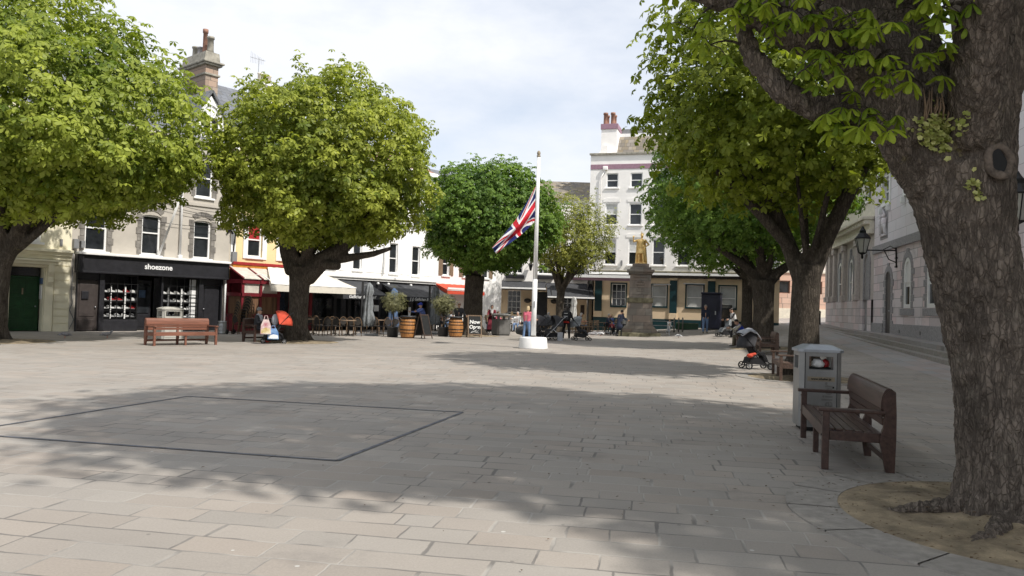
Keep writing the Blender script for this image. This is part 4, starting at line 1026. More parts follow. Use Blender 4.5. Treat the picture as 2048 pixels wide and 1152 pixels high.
for x in (-15.9, -14.9, -13.3, -10.3, -6.6):
    m = MB().rbox(x - .28, x + .28, -.18, -.002, 2.7, 5.85, .02).rbox(x - .36, x + .36, -.26, -.003, 2.56, 2.9, .02).rbox(x - .36, x + .36, -.26, -.003, 5.6, 5.95, .02)
    B.part(m, 'pilaster', 'granite_brown')
m = MB().rbox(-16.5, -3.05, -.3, -.002, 6.0, 6.2, .02).rbox(-16.4, -3.05, -.22, -.003, 6.2, 6.6, .01).rbox(-16.8, -3.05, -.62, -.003, 6.72, 6.9, .03)
for i in range(34): x = -16.5 + i * .4; m.rbox(x, x + .2, -.5, -.004, 6.5, 6.715, .01)
B.part(m, 'cornice', 'cream_stone')
for o in hw_: window(B, *o, fw=.18, rail=.5, y=-.03, sill=None)
for o in hu: window(B, *o, fw=.09, rail=.5, y=.1)
for a, b, c, d, r in hw_ + hd:
    m = MB(); ring(m, a - .22, b + .22, 2.56, d + .25, r + .2, .215, -.06, -.002, bottom=False)
    m.rbox((a + b) / 2 - .09, (a + b) / 2 + .09, -.12, -.003, d + .1, d + .6, .02)
    B.part(m, 'arch_moulding', 'granite_grey')
B.part(MB().prism([(-4.98, .9), (-3.92, .9)] + arch_pts(-4.98, -3.92, 4.97, .48), .02, .08), 'door', 'granite_grey')

# steps in front of the courthouse
D = unit(D3); I = (-D[1], D[0])
def along(s, out): return (P3[0] + D[0] * s - I[0] * out, P3[1] + D[1] * s - I[1] * out)
for nm, s0, s1, o1, z in (('pavement', -16, 36, .85, .90), ('step', -9.5, 36, 1.15, .74), ('step', -5, 36, 1.5, .58)):
    m = MB(); K = 24
    for i in range(K):
        sa, sb = s0 + (s1 - s0) * i / K, s0 + (s1 - s0) * (i + 1) / K
        def zz(s, o): x, y = along(s, o); return max(z - max(0, s) * 0.018, hgt(x, y) + (.02 if nm == 'pavement' else .012))
        P = [along(sa, o1), along(sb - .012, o1), along(sb - .012, -.05), along(sa, -.05)]; ss = (sa, sb, sb, sa)
        zt = [zz(s, o1) for s in ss]
        m.add([(*p, -.3) for p in P] + [(*p, t) for p, t in zip(P, zt)], [(3, 2, 1, 0), (4, 5, 6, 7), (0, 1, 5, 4), (1, 2, 6, 5), (2, 3, 7, 6), (3, 0, 4, 7)])
    structure(link(nm, m.mesh(nm), 'kerb_stone' if nm != 'pavement' else 'street_stone'))

# ================================================================ monument with the gilded figure
ms = gy(1279, 47.5)
T = thing('monument', 'weathered stone pedestal with carved crown panel on stepped base', 'monument', ms, R(-8))
T.scale = (.86, .86, 1)
MB().rbox(-1.45, 1.45, -1.45, 1.45, -.2, .22, .03).rbox(-.75, .65, -1.75, -1.452, -.2, .2, .03).build('base_step', M['mossy_stone'], T)
m = MB().prism([(-1.25, .222), (1.25, .222), (1.2, .36), (.98, .62), (-.98, .62), (-1.2, .36)], -1.2, 1.2)
m.build('base_moulding', M['monument_stone'], T)
m = MB()
w0, w1 = .92, .84
m.add([(-w0, -w0, .622), (w0, -w0, .622), (w0, w0, .622), (-w0, w0, .622), (-w1, -w1, 2.02), (w1, -w1, 2.02), (w1, w1, 2.02), (-w1, w1, 2.02)], [(3, 2, 1, 0), (4, 5, 6, 7), (0, 1, 5, 4), (1, 2, 6, 5), (2, 3, 7, 6), (3, 0, 4, 7)])
m.build('lower_shaft', M['monument_stone'], T)
m = MB().rbox(-.90, .90, -.90, .90, 2.022, 2.32, .04); m.build('mid_band', M['mossy_stone'], T)
w0, w1 = .78, .72
m = MB().add([(-w0, -w0, 2.322), (w0, -w0, 2.322), (w0, w0, 2.322), (-w0, w0, 2.322), (-w1, -w1, 3.78), (w1, -w1, 3.78), (w1, w1, 3.78), (-w1, w1, 3.78)], [(3, 2, 1, 0), (4, 5, 6, 7), (0, 1, 5, 4), (1, 2, 6, 5), (2, 3, 7, 6), (3, 0, 4, 7)])
up = m.build('upper_shaft', M['monument_stone'], T)
m = MB(); ring(m, -.5, .5, 2.5, 3.65, 0, .05, -.80, -.70)
m.rbox(-.26, .26, -.80, -.73, 2.72, 3.06, .03).rbox(-.28, .28, -.82, -.73, 3.12, 3.22, .02)
for i in range(5): m.ell((-.24 + .12 * i, -.77, 3.28 + .04 * (2 - abs(i - 2))), .06, .05, .09, 6, 8)
for x in (-.14, 0.02, .15): m.tube([(x - .04, -.81, 2.78), (x - .05, -.82, 2.98), (x + .05, -.82, 2.98), (x + .03, -.82, 2.88)], .022, 6)
m.build('crown_relief', M['monument_stone'], up)
m = MB().rbox(-.84, .84, -.84, .84, 3.782, 3.9, .03).rbox(-.96, .96, -.96, .96, 3.902, 4.05, .04).rbox(-.74, .74, -.74, .74, 4.052, 4.2, .03).rbox(-.58, .58, -.58, .58, 4.202, 4.42, .03)
m.build('cap', M['monument_stone'], T)
MON = (ms, 4.42)

# ================================================================ trees
M['leaf_lime'] = leaf_mat('leaf_lime', (0.095, 0.145, 0.018), (0.350, 0.395, 0.065), 0.35)
M['leaf_yellow'] = leaf_mat('leaf_yellow', (0.100, 0.142, 0.017), (0.370, 0.400, 0.062), 0.35)
M['leaf_deep'] = leaf_mat('leaf_deep', (0.050, 0.110, 0.018), (0.180, 0.275, 0.045), 0.32)
M['leaf_olive'] = leaf_mat('leaf_olive', (0.095, 0.135, 0.014), (0.275, 0.315, 0.040), 0.38)
M['leaf_near'] = leaf_mat('leaf_near', (0.090, 0.160, 0.014), (0.320, 0.390, 0.040), 0.40)
M['leaf_small'] = leaf_mat('leaf_small', (0.115, 0.140, 0.020), (0.300, 0.300, 0.060), 0.3)
M['leaf_silver'] = leaf_mat('leaf_silver', (0.12, 0.125, 0.065), (0.28, 0.27, 0.14), 0.25)
M['leaf_dark'] = leaf_mat('leaf_dark', (0.020, 0.050, 0.010), (0.060, 0.120, 0.020), 0.25)
M['bark'] = bark_mat('bark', (0.030, 0.025, 0.020), (0.165, 0.140, 0.112), (0.17, 0.17, 0.13), 1.0, 0.30)
M['bark_near'] = bark_mat('bark_near', (0.052, 0.043, 0.036), (0.33, 0.275, 0.225), (0.26, 0.24, 0.19), 1.25, 0.45)

M['lip_bark'] = mat('lip_bark', (0.125, 0.10, 0.08), 0.95, var=0.35, scale=14, bump=0.7, bscale=40)
M['bark_smooth'] = mat('bark_smooth', (0.20, 0.165, 0.135), 0.9, var=0.3, scale=7, bump=0.6, bscale=24, stretch=(.8, .8, 3))

def leaf_mesh(name, c, n, s, tint, K=6, near=False, droop=0.75, wid=0.26):
    """palmate leaves: c centres, n upward axes, s leaflet lengths, K leaflets each"""
    c, n, s = np.asarray(c, float), np.asarray(n, float), np.asarray(s, float)
    Nn = len(c)
    n = n / np.linalg.norm(n, axis=1, keepdims=True)
    r = rng.normal(size=(Nn, 3)); u = np.cross(n, r); u /= np.linalg.norm(u, axis=1, keepdims=True); v = np.cross(n, u)
    if near:  # half-profile along the leaflet: (distance, half width, fold)
        prof = [(0.04, 0.02), (0.30, 0.10), (0.55, 0.165), (0.75, 0.18), (0.90, 0.11), (1.0, 0.005)]
        tv = [(d, sg * w_) for d, w_ in prof for sg in (-1, 0, 1)]
        tf = []
        for i in range(len(prof) - 1):
            for k in (0, 1): a = i * 3 + k; tf.append((a, a + 1, a + 4, a + 3))
    else:
        tv = [(0.03, 0.0), (0.64, -wid), (1.0, 0.0), (0.64, wid)]; tf = [(0, 1, 2, 3)]
    tv = np.array(tv); m = len(tv)
    V = np.zeros((Nn, K, m, 3))
    ph = rng.uniform(0, 6.28, Nn)
    for k in range(K):
        f = (k - (K - 1) / 2) / K
        ang = ph + f * 2 * math.pi * 0.92 + rng.normal(0, 0.10, Nn)
        ln = s * (1.0 - 0.35 * abs(f) * 1.6) * rng.uniform(0.88, 1.1, Nn)
        d = u * np.cos(ang)[:, None] + v * np.sin(ang)[:, None]
        sd = np.cross(n, d)
        dr = droop * rng.uniform(0.6, 1.35, Nn)
        for j, (t, w_) in enumerate(tv):
            drop = -(dr * t ** 1.6) * 0.75
            fold = -0.10 * abs(w_) / 0.18 if near else 0.0
            out = t * np.sqrt(np.maximum(0.15, 1 - (0.62 * dr * t) ** 2))
            V[:, k, j] = c + ln[:, None] * (d * out[:, None] + n * (drop + fold + (0.04 if near and w_ == 0 else 0))[:, None] + sd * w_)
    V = V.reshape(-1, 3)
    base = (np.arange(Nn * K) * m)[:, None, None] + np.array(tf)[None]
    F = base.reshape(-1, 4)
    me = bpy.data.meshes.new(name)
    me.vertices.add(len(V)); me.vertices.foreach_set('co', V.ravel())
    me.loops.add(len(F) * 4); me.loops.foreach_set('vertex_index', F.ravel().astype(np.int32))
    me.polygons.add(len(F)); me.polygons.foreach_set('loop_start', np.arange(0, len(F) * 4, 4, dtype=np.int32)); me.polygons.foreach_set('loop_total', np.full(len(F), 4, dtype=np.int32))
    me.update(calc_edges=True)
    at = me.attributes.new('tint', 'FLOAT', 'FACE')
    tt = np.repeat(np.asarray(tint), K * len(tf)) + rng.normal(0, 0.06, len(F))
    at.data.foreach_set('value', np.clip(tt, 0, 1).astype(np.float32))
    if near: me.polygons.foreach_set('use_smooth', [True] * len(F))
    return me

def nz3(P, f, seed=0.0):
    return np.array([noise.noise((p[0] * f + seed, p[1] * f - seed, p[2] * f + 2 * seed)) for p in P])

def crown_points(c, rx, ry, rup, rdn, N, lump=0.14, gap=-1.0, inner=0.25, seed=0.0, zmin=None, jit=0.16, tufts=0):
    d = rng.normal(size=(int(N * 1.6), 3)); d /= np.linalg.norm(d, axis=1, keepdims=True)
    k1 = nz3(d, 2.3, seed); k2 = nz3(d, 5.5, seed + 9)
    keep = k2 > gap; d, k1, k2 = d[keep][:N], k1[keep][:N], k2[keep][:N]
    rad = 1 + lump * 1.5 * k1 + lump * 1.15 * k2 - np.abs(rng.normal(0, jit, len(d)))
    ins = rng.random(len(d)) < inner
    rad = np.where(ins, rng.uniform(0.35, 0.95, len(d)), rad)
    sc = np.stack([np.full(len(d), rx), np.full(len(d), ry), np.where(d[:, 2] > 0, rup, rdn)], 1)
    P = np.array(c) + d * sc * rad[:, None]
    nrm = d * np.array([0.75, 0.75, 0.55]) + np.array([0, 0, 0.62]) + rng.normal(0, 0.28, d.shape)
    tint = 0.5 + 0.55 * k1 + rng.normal(0, 0.2, len(d))
    # shoots that break the outline
    for _ in range(tufts):
        a = rng.normal(size=3); a[2] = abs(a[2]) * .9 - .25; a /= np.linalg.norm(a); q0 = np.array(c) + a * np.array([rx, ry, rup if a[2] > 0 else rdn]) * rng.uniform(.93, 1.06)
        m_ = int(rng.integers(9, 20)); o = rng.normal(0, .20, (m_, 3)) + np.outer(rng.uniform(-.25, .38, m_), a)
        P = np.vstack([P, q0 + o]); nrm = np.vstack([nrm, a * .4 + np.array([0, 0, .8]) + rng.normal(0, .3, (m_, 3))]); tint = np.concatenate([tint, rng.uniform(.3, 1, m_)])
    if zmin is not None:
        q = P[:, 2] > zmin; P, nrm, tint = P[q], nrm[q], tint[q]
    return P, nrm, tint

def bez(p0, p1, p2, n=7):
    p0, p1, p2 = map(Vector, (p0, p1, p2))
    return [(1 - t) ** 2 * p0 + 2 * t * (1 - t) * p1 + t * t * p2 for t in (i / (n - 1) for i in range(n))]

def tree(label, base, trunk, crown, leafm, limbs=8, N=6000, leaf=0.22, K=6, lr=0.2, gap=-1, lump=.14, inner=.25, group='chestnut trees round the square', voxel=.05, name='chestnut_tree', extra=(), twigs=3, seed=1.0, droop=.75, wid=.26, limb_z=0.0, jit=.16):
    """trunk: [(dx, dy, z, r)] above base; crown: (dx, dy, z, rx, ry, rup, rdn)"""
    T = thing(name, label, 'tree', base, 0, group)
    rs = random.Random(seed)
    m = MB(); thin = MB()
    tp = [Vector(t[:3]) for t in trunk]
    m.tube(tp, [t[3] for t in trunk], 14)
    for k in range(5):      # root flare
        a = 2 * math.pi * (k + rs.random() * .6) / 5; r0 = trunk[0][3]
        m.tube([(trunk[0][0] + math.cos(a) * r0 * .55, trunk[0][1] + math.sin(a) * r0 * .55, .55), (trunk[0][0] + math.cos(a) * r0 * .95, trunk[0][1] + math.sin(a) * r0 * .95, .12), (trunk[0][0] + math.cos(a) * r0 * 1.5, trunk[0][1] + math.sin(a) * r0 * 1.5, -.12)], [r0 * .3, r0 * .32, r0 * .18], 8)
    fork = tp[-1]; c = Vector(crown[:3]); rx, ry, ru, rd = crown[3:]
    for p in extra: m.tube([Vector(q[:3]) for q in p], [q[3] for q in p], 10)
    for k in range(limbs):
        a = 2 * math.pi * (k + rs.uniform(-.3, .3)) / limbs; el = rs.uniform(.05, .95)
        q = c + Vector((math.cos(a) * rx * .72 * math.cos(el), math.sin(a) * ry * .72 * math.cos(el), ru * .72 * math.sin(el) + limb_z))
        mid = fork.lerp(q, .45) + Vector((0, 0, -.18 * (q - fork).length + .4))
        path = bez(fork - Vector((0, 0, .15)), mid, q, 8)
        m.tube(path, [lr * (1 - .78 * i / 7) for i in range(8)], 9)
        for j in range(twigs):
            t = rs.uniform(.4, 1); i = min(6, int(t * 7)); p = path[i]
            e = c + (p - c) + Vector((rs.uniform(-1, 1) * rx * .35, rs.uniform(-1, 1) * ry * .35, rs.uniform(-.2, .6) * ru * .45))
            thin.tube(bez(p, p.lerp(e, .5) + Vector((0, 0, .25)), e, 5), [lr * .28, lr * .2, lr * .15, lr * .1, lr * .06], 5)
    me = remesh(m, voxel, 4, 'trunk')
    if thin.v: join_mesh(me, thin)
    tr = link('trunk', me, 'bark', T)
    P, nr, ti = crown_points(crown[:3], rx, ry, ru, rd, N, lump, gap, inner, seed, jit=jit, tufts=42)
    lm = leaf_mesh('crown', P, nr, leaf * rng.uniform(.75, 1.2, len(P)), ti, K, False, droop, wid)
    link('crown', lm, leafm, T)
    return T, me

tA = gp(-12, 683)
tree('big lime-green chestnut beside the green door, cut off by the picture edge', tA, [(0, 0, -.15, .40), (.02, 0, .5, .34), (.05, 0, 1.4, .29), (.12, 0, 2.3, .28), (.15, 0, 2.75, .30)], (.5, .3, 6.5, 5.45, 5.4, 5.1, 2.6), 'leaf_lime', 9, 16500, .225, 5, .16, seed=3.0, gap=-.42,
     extra=[[(.2, 0, 2.5, .24), (.65, -.1, 3.3, .21), (1.1, -.2, 4.3, .2), (2.0, -.4, 5.6, .14)], [(0, 0, 2.5, .3), (-.4, .2, 3.5, .24), (-.9, .3, 5, .2)]], lump=.12)
tree_pit((tA.x, tA.y), 1.7, .12, .3, 14)
tB = gp(592, 684)
tree('yellow-green chestnut behind the seated woman and orange pram', tB, [(0, 0, -.15, .50), (.0, 0, .5, .43), (.05, 0, 1.3, .36), (.05, 0, 2.2, .39), (.10, 0, 2.9, .46)], (.90, 0, 6.4, 4.2, 4.3, 4.0, 2.9), 'leaf_yellow', 8, 14000, .21, 5, .14, seed=5.0, gap=-.42,
     extra=[[(.25, 0, 2.5, .42), (.9, -.1, 3.15, .36), (1.5, -.15, 3.5, .30), (2.3, -.2, 4.2, .2)], [(.9, -.1, 3.1, .2), (1.8, -.2, 3.25, .17), (2.9, -.3, 3.45, .12), (3.6, -.3, 3.7, .08)], [(-.1, 0, 2.7, .42), (-.45, .1, 3.5, .34), (-.7, .2, 4.5, .25)], [(.9, -.2, 3.0, .2), (1.45, -.6, 2.95, .19), (1.7, -.75, 2.93, .17)]], lump=.13)
tree_pit((tB.x, tB.y), 1.6, .12, .3, 14)
tC = gy(946, 41)
tree('dark green chestnut behind the flagpole and whisky barrel', tC, [(0, 0, -.15, .62), (0, 0, .6, .53), (0, 0, 2.2, .51), (.05, 0, 3.2, .53)], (.7, 0, 6.0, 3.75, 3.6, 3.4, 2.65), 'leaf_deep', 8, 12500, .21, 5, .16, seed=8.0, lump=.12)
tree_pit((tC.x, tC.y), 1.5, .1, .3, 14)
tD = gy(1120, 50)
tree('slender tree with sparse small yellowish leaves by the pub awning', tD, [(0, 0, -.1, .33), (0, 0, .6, .27), (-.03, 0, 1.8, .25), (.05, 0, 2.9, .27)], (.55, 0, 6.1, 2.9, 2.7, 2.9, 2.3), 'leaf_small', 8, 5200, .17, 3, .12, group='small-leaved trees', name='slender_tree', seed=11.0, gap=-.30, inner=.45, lump=.2, voxel=.04,
     extra=[[(0, 0, 2.6, .22), (-.35, 0, 3.6, .18), (-.8, 0, 4.8, .12)], [(.05, 0, 2.7, .22), (.45, 0, 3.5, .18), (.9, 0, 4.6, .12)]], wid=.32, droop=.4)
# the right-hand row
tE = gp(1606, 757)
tree('olive-leaved chestnut between the two facing benches and the steel bin', tE, [(0, 0, -.15, .48), (0, 0, .5, .40), (.0, 0, 1.5, .36), (.03, 0, 2.4, .35), (.06, 0, 2.9, .36)], (-.65, 0, 7.2, 3.65, 3.7, 3.9, 3.0), 'leaf_olive', 6, 7800, .19, 6, .09, seed=14.0, gap=-.20, inner=.45, lump=.16, twigs=6,
     extra=[[(.16, 0, 2.6, .23), (.5, -.1, 3.6, .20), (.95, -.1, 4.6, .19), (1.6, 0, 5.8, .16)], [(-.12, 0, 2.6, .23), (-.45, .1, 3.5, .20), (-.85, .1, 4.4, .19), (-1.6, .1, 5.8, .18)], [(-.3, 0, 3.2, .15), (-1.2, -.2, 4.1, .15), (-2.4, -.3, 5.2, .1)]])
tree_pit((tE.x, tE.y), 1.35, .16, .3, 14)
tF = gy(1527, 33.6)
tree('dark chestnut second along the row uphill of the steel bin', tF, [(0, 0, -.15, .56), (0, 0, .6, .46), (0, 0, 1.8, .43), (-.05, 0, 3.0, .50)], (-.75, 0, 7.0, 4.5, 4.4, 4.2, 3.1), 'leaf_deep', 8, 8200, .22, 5, .14, seed=17.0, gap=-.3, inner=.35,
     extra=[[(-.2, 0, 3, .27), (-.9, -.1, 3.6, .2), (-1.9, -.2, 4.2, .14), (-3.0, -.3, 5, .12)], [(.2, 0, 2.9, .26), (.6, 0, 3.35, .22), (1.1, 0, 3.7, .19)]])
tree_pit((tF.x, tF.y), 1.4, .1, .3, 14)
tG = gy(1494, 47)
tree('chestnut third along the row, behind the reading youth', tG, [(0, 0, -.15, .42), (0, 0, .6, .34), (0, 0, 1.8, .31), (0, 0, 3.2, .34)], (-1.2, 0, 6.6, 4.6, 4.4, 3.9, 2.9), 'leaf_deep', 7, 6000, .22, 5, .13, seed=20.0, voxel=.06)
tH = gy(1466, 58)
tree('farthest chestnut of the row, beside the navy kiosk', tH, [(0, 0, -.15, .42), (0, 0, .6, .34), (-.1, 0, 1.8, .31), (-.2, 0, 3.2, .34)], (.6, 0, 6.6, 4.4, 4.4, 3.9, 3.1), 'leaf_deep', 7, 5200, .22, 5, .13, seed=23.0, voxel=.06)

# ---------------------------------------------------------------- the big near tree
b1 = Vector((4.08, 6.25, 0))
T1 = thing('chestnut_tree', 'huge near chestnut with a hollow knot in its bark, beside the brown bench', 'tree', b1, 0, 'chestnut trees round the square')
m = MB()
def lim(pts, seg=14): m.tube([Vector(p[:3]) - b1 for p in pts], [p[3] for p in pts], seg)
lim([(4.10, 6.25, -.2, .60), (4.11, 6.25, .12, .42), (4.06, 6.25, .5, .37), (3.96, 6.25, 1.3, .335), (3.79, 6.25, 1.9, .33), (3.67, 6.25, 2.4, .345), (3.60, 6.25, 2.8, .39), (3.62, 6.3, 3.0, .28)], 20)
lim([(3.74, 6.25, 2.2, .27), (3.44, 6.2, 2.74, .27), (3.02, 6.15, 3.32, .225), (2.5, 6.1, 3.82, .22), (1.95, 6.2, 4.12, .17), (1.2, 6.5, 4.5, .10)])
lim([(3.05, 6.1, 3.1, .16), (2.72, 6.1, 3.22, .115), (2.4, 6.15, 3.26, .095), (2.12, 6.2, 3.42, .085), (1.9, 6.25, 3.7, .07), (1.75, 6.3, 4.2, .05), (1.4, 6.4, 4.7, .035)], 10)
lim([(3.62, 6.05, 2.7, .16), (3.57, 5.97, 3.0, .10)], 12)
lim([(3.70, 6.3, 2.3, .29), (3.78, 6.3, 2.95, .275), (3.86, 6.35, 3.5, .265), (4.08, 6.45, 4.2, .25), (4.6, 6.6, 5.5, .2), (5.4, 6.8, 6.8, .12)])
lim([(3.72, 6.4, 2.85, .28), (3.35, 6.7, 3.8, .25), (2.85, 7.1, 4.9, .18), (2.0, 7.5, 6.2, .11)])
lim([(3.75, 6.5, 2.9, .22), (3.72, 7.3, 4.4, .18), (3.7, 8.3, 6.2, .12)])
lim([(3.55, 6.0, 3.0, .2), (3.3, 5.3, 4.4, .15), (2.9, 4.5, 5.8, .1)])
lim([(2.7, 6.15, 3.65, .19), (2.35, 6.5, 4.2, .16), (1.7, 7.2, 5.2, .1)])
for k, a in enumerate((200, 250, 300, 160, 110, 60, 10, 330)):
    a = R(a); c_, s_ = math.cos(a), math.sin(a)
    lim([(4.10 + .22 * c_, 6.25 + .22 * s_, .75, .12), (4.10 + .30 * c_, 6.25 + .30 * s_, .25, .12), (4.10 + .38 * c_, 6.25 + .38 * s_, .02, .10), (4.10 + .52 * c_, 6.25 + .52 * s_, -.16, .07)], 9)
lim([(3.72, 6.3, .10, .07), (3.45, 6.37, .055, .045), (3.15, 6.36, .012, .035), (2.95, 6.45, -.05, .02)], 8)
lim([(3.85, 5.95, .08, .07), (3.60, 5.70, .05, .05), (3.42, 5.60, .0, .04), (3.2, 5.45, -.06, .02)], 8)
lim([(4.05, 5.85, .12, .08), (4.1, 5.5, .09, .05), (4.25, 5.15, .03, .03), (4.3, 5.0, -.03, .02)], 8)
near_me = remesh(m, .024, 4, 'trunk', .5)
# furrowed bark, really displaced
co = np.empty(len(near_me.vertices) * 3); near_me.vertices.foreach_get('co', co); co = co.reshape(-1, 3)
no = np.array([v.normal[:] for v in near_me.vertices])
dsp = np.zeros(len(co))
for i, p in enumerate(co):
    a = noise.noise((p[0] * 15, p[1] * 15, p[2] * 5.0)); b_ = noise.noise((p[0] * 34 + 5, p[1] * 34, p[2] * 14)); g = noise.noise((p[0] * 3.2, p[1] * 3.2, p[2] * 1.9 + 7))
    dsp[i] = 0.024 * (1 - 2.6 * abs(a)) + 0.009 * b_ + 0.035 * g
near_me.vertices.foreach_set('co', (co + no * dsp[:, None]).ravel()); near_me.update()
link('trunk', near_me, 'bark_near', T1)
MB().tube([Vector(p[:3]) - b1 for p in ((3.58, 6.0, 2.85), (3.565, 5.97, 3.1), (3.52, 5.98, 3.5), (3.49, 6.02, 3.9), (3.46, 6.05, 4.4), (3.4, 6, 5.5))], [.115, .092, .080, .077, .075, .06], 16).build('young_limb', M['bark_smooth'], T1, True)
from mathutils.bvhtree import BVHTree
bvh = BVHTree.FromPolygons([v.co[:] for v in near_me.vertices], [p.vertices[:] for p in near_me.polygons])
def on_trunk(x, z, y0=4.8):
    h = bvh.ray_cast(Vector((x, y0, z)) - b1, Vector((0, 1, 0)))
    return (h[0] + b1, h[1]) if h[0] else (Vector((x, 6.2, z)), Vector((0, -1, 0)))
kp, kn_n = on_trunk(3.70, 2.83)
kp = kp - b1; kx = Vector((1, 0, 0)); kx = (kx - kn_n * kx.dot(kn_n)).normalized(); kz = kn_n.cross(kx)
if kz.z < 0: kz = -kz
lip = MB(); vs, fs = [], []
for i in range(28):
    a = 2 * math.pi * i / 28; c0 = kp + kx * math.cos(a) * .094 + kz * math.sin(a) * .126 + kn_n * (.012 + .008 * math.sin(3 * a)); od = (kx * math.cos(a) + kz * math.sin(a))
    for j in range(10):
        b_ = 2 * math.pi * j / 10; rr = .029 * (1 + .15 * math.sin(5 * a + j)); vs.append(c0 + od * math.cos(b_) * rr * 1.15 + kn_n * math.sin(b_) * rr)
for i in range(28):
    for j in range(10): fs.append((i * 10 + j, ((i + 1) % 28) * 10 + j, ((i + 1) % 28) * 10 + (j + 1) % 10, i * 10 + (j + 1) % 10))
lp = lip.add(vs, fs).build('knot_lip', M['lip_bark'], T1, True)
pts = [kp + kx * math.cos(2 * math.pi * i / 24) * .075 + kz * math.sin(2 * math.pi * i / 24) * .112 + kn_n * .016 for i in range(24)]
MB().add(pts + [kp + kn_n * .014], [(i, (i + 1) % 24, 24) for i in range(24)]).build('knot_shade_disc', M['rubber'], lp)  # flat black disc on the bark, painting the shade inside the knot
wq, wn_ = on_trunk(4.24, 1.62)
# leaves: the canopy overhead, then the sprays hanging in front of the limbs
P, nr, ti = crown_points((4.5 - b1.x, .75, 7.9), 5.7, 4.5, 3.5, 3.0, 13500, .14, -.5, .3, 31.0, zmin=5.0)
P2_, nr2, ti2 = crown_points((8.3 - b1.x, 1.8 - b1.y, 7.4), 2.5, 3.0, 2.6, 2.2, 4200, .14, -.5, .3, 37.0, zmin=5.2)  # extra lobe out of view, added to shade the near paving
P, nr, ti = np.vstack([P, P2_]), np.vstack([nr, nr2]), np.concatenate([ti, ti2])
lm = leaf_mesh('crown', P, nr, .19 * rng.uniform(.75, 1.2, len(P)), ti, 6)
link('crown', lm, 'leaf_near', T1)
spr = []
for px, py, y in ((1762, 60, 5.7), (1702, 112, 5.7), (1742, 132, 5.6), (1790, 100, 5.6), (1832, 60, 5.5), (1852, 112, 5.55), (1872, 22, 5.6), (1902, 12, 5.5), (1802, 150, 5.6), (1780, 20, 5.7), (1610, 138, 5.7), (1690, 212, 5.85), (1722, 238, 5.8), (1742, 255, 5.8), (1702, 268, 5.9), (1668, 218, 5.95), (1440, 28, 6.0), (1520, 40, 5.9), (1385, 60, 6.2), (1560, 12, 5.9), (1625, 22, 5.8), (1665, 62, 5.8), (1592, 62, 5.85), (1702, 30, 5.75), (1480, 8, 6.0), (1650, 5, 5.8), (1420, 90, 6.1)):
    d = ray(px, py); spr.append((d.x * y / d.y, y, EYE + d.z * y / d.y))
rs = random.Random(4); r3 = np.random.default_rng(3)
for (x, y, z) in spr:
    C_, N_, S_, tw_ = [], [], [], MB()
    o = Vector((x, y, z)); h = bvh.find_nearest(o - b1)
    root = h[0] + b1 if h[0] else o + Vector((0, .4, 0))
    tip = o
    tw_.tube(bez(root - b1, (root.lerp(tip, .5) + Vector((0, 0, .06))) - b1, tip - b1, 5), [.014, .011, .009, .007, .005], 5)
    for k in range(rs.randint(4, 6)):
        p = tip + Vector((rs.uniform(-.24, .24), rs.uniform(-.2, .16), rs.uniform(-.12, .12)))
        tw_.tube([tip - b1, tip.lerp(p, .6) + Vector((0, 0, .03)) - b1, p - b1], [.005, .004, .003], 4)
        C_.append(p - b1); N_.append((rs.uniform(-.4, .4), rs.uniform(-.6, .1), 1)); S_.append(rs.uniform(.10, .165))
    sp1 = link('leaves', leaf_mesh('leaves', [tuple(p) for p in C_], N_, S_, r3.uniform(.15, 1, len(C_)), 6, True, .95), 'leaf_near', T1)
    tw_.build('twig', M['bark'], sp1)
tree_pit((4.22, 6.15), 1.46, .13, .42, 15)
# wall pennywort growing in the crotch of the trunk
M['pennywort'] = leaf_mat('pennywort', (0.24, 0.28, 0.06), (0.60, 0.60, 0.26), 0.3, (1.2, 1.2, .8))
def pennywort(cx, cz, sx, sz, n, label, spikes=0):
    p0, _ = on_trunk(cx, cz)
    Tn = thing('pennywort_clump', label, 'plant', p0)
    V, F_, tt = [], [], []
    for _ in range(n):
        x, z = cx + rs.gauss(0, sx), cz + rs.gauss(0, sz); p, nn_ = on_trunk(x, z)
        p = p + nn_ * rs.uniform(.004, .045) - p0; a = (nn_ + Vector((0, 0, .7)) + Vector((rs.gauss(0, .35), rs.gauss(0, .35), rs.gauss(0, .2)))).normalized()
        u = a.cross(Vector((1, .1, 0))).normalized(); v = a.cross(u); r_ = rs.uniform(.013, .027)
        o = len(V); V.append(p - a * .008)
        for k in range(10): t = 2 * math.pi * k / 10; q = r_ * (1 + .12 * math.cos(5 * t)); V.append(p + (u * math.cos(t) + v * math.sin(t)) * q)
        for k in range(10): F_.append((o, o + 1 + k, o + 1 + (k + 1) % 10)); tt.append(rs.random())
    me = bpy.data.meshes.new('foliage'); me.from_pydata([tuple(v) for v in V], [], F_)
    at = me.attributes.new('tint', 'FLOAT', 'FACE'); at.data.foreach_set('value', [tt[i // 10 * 10] for i in range(len(F_))])
    link('foliage', me, 'pennywort', Tn)
    if spikes:
        m_ = MB()
        for _ in range(spikes):
            x = cx + rs.uniform(-2, 1.2) * sx; p, nn_ = on_trunk(x, cz + sz); p = p - p0
            m_.tube([p, p + Vector((rs.gauss(0, .015), -.03, .1)), p + Vector((rs.gauss(0, .02), -.04, rs.uniform(.17, .26)))], [.004, .008, .002], 5)
        m_.build('flower_spikes', M['frame_wood'], Tn)
pennywort(3.25, 3.06, .066, .072, 280, 'pale green pennywort growing in the fork of the near trunk', 9)
pennywort(3.53, 2.62, .03, .06, 24, 'small trailing pennywort under the hollow knot')
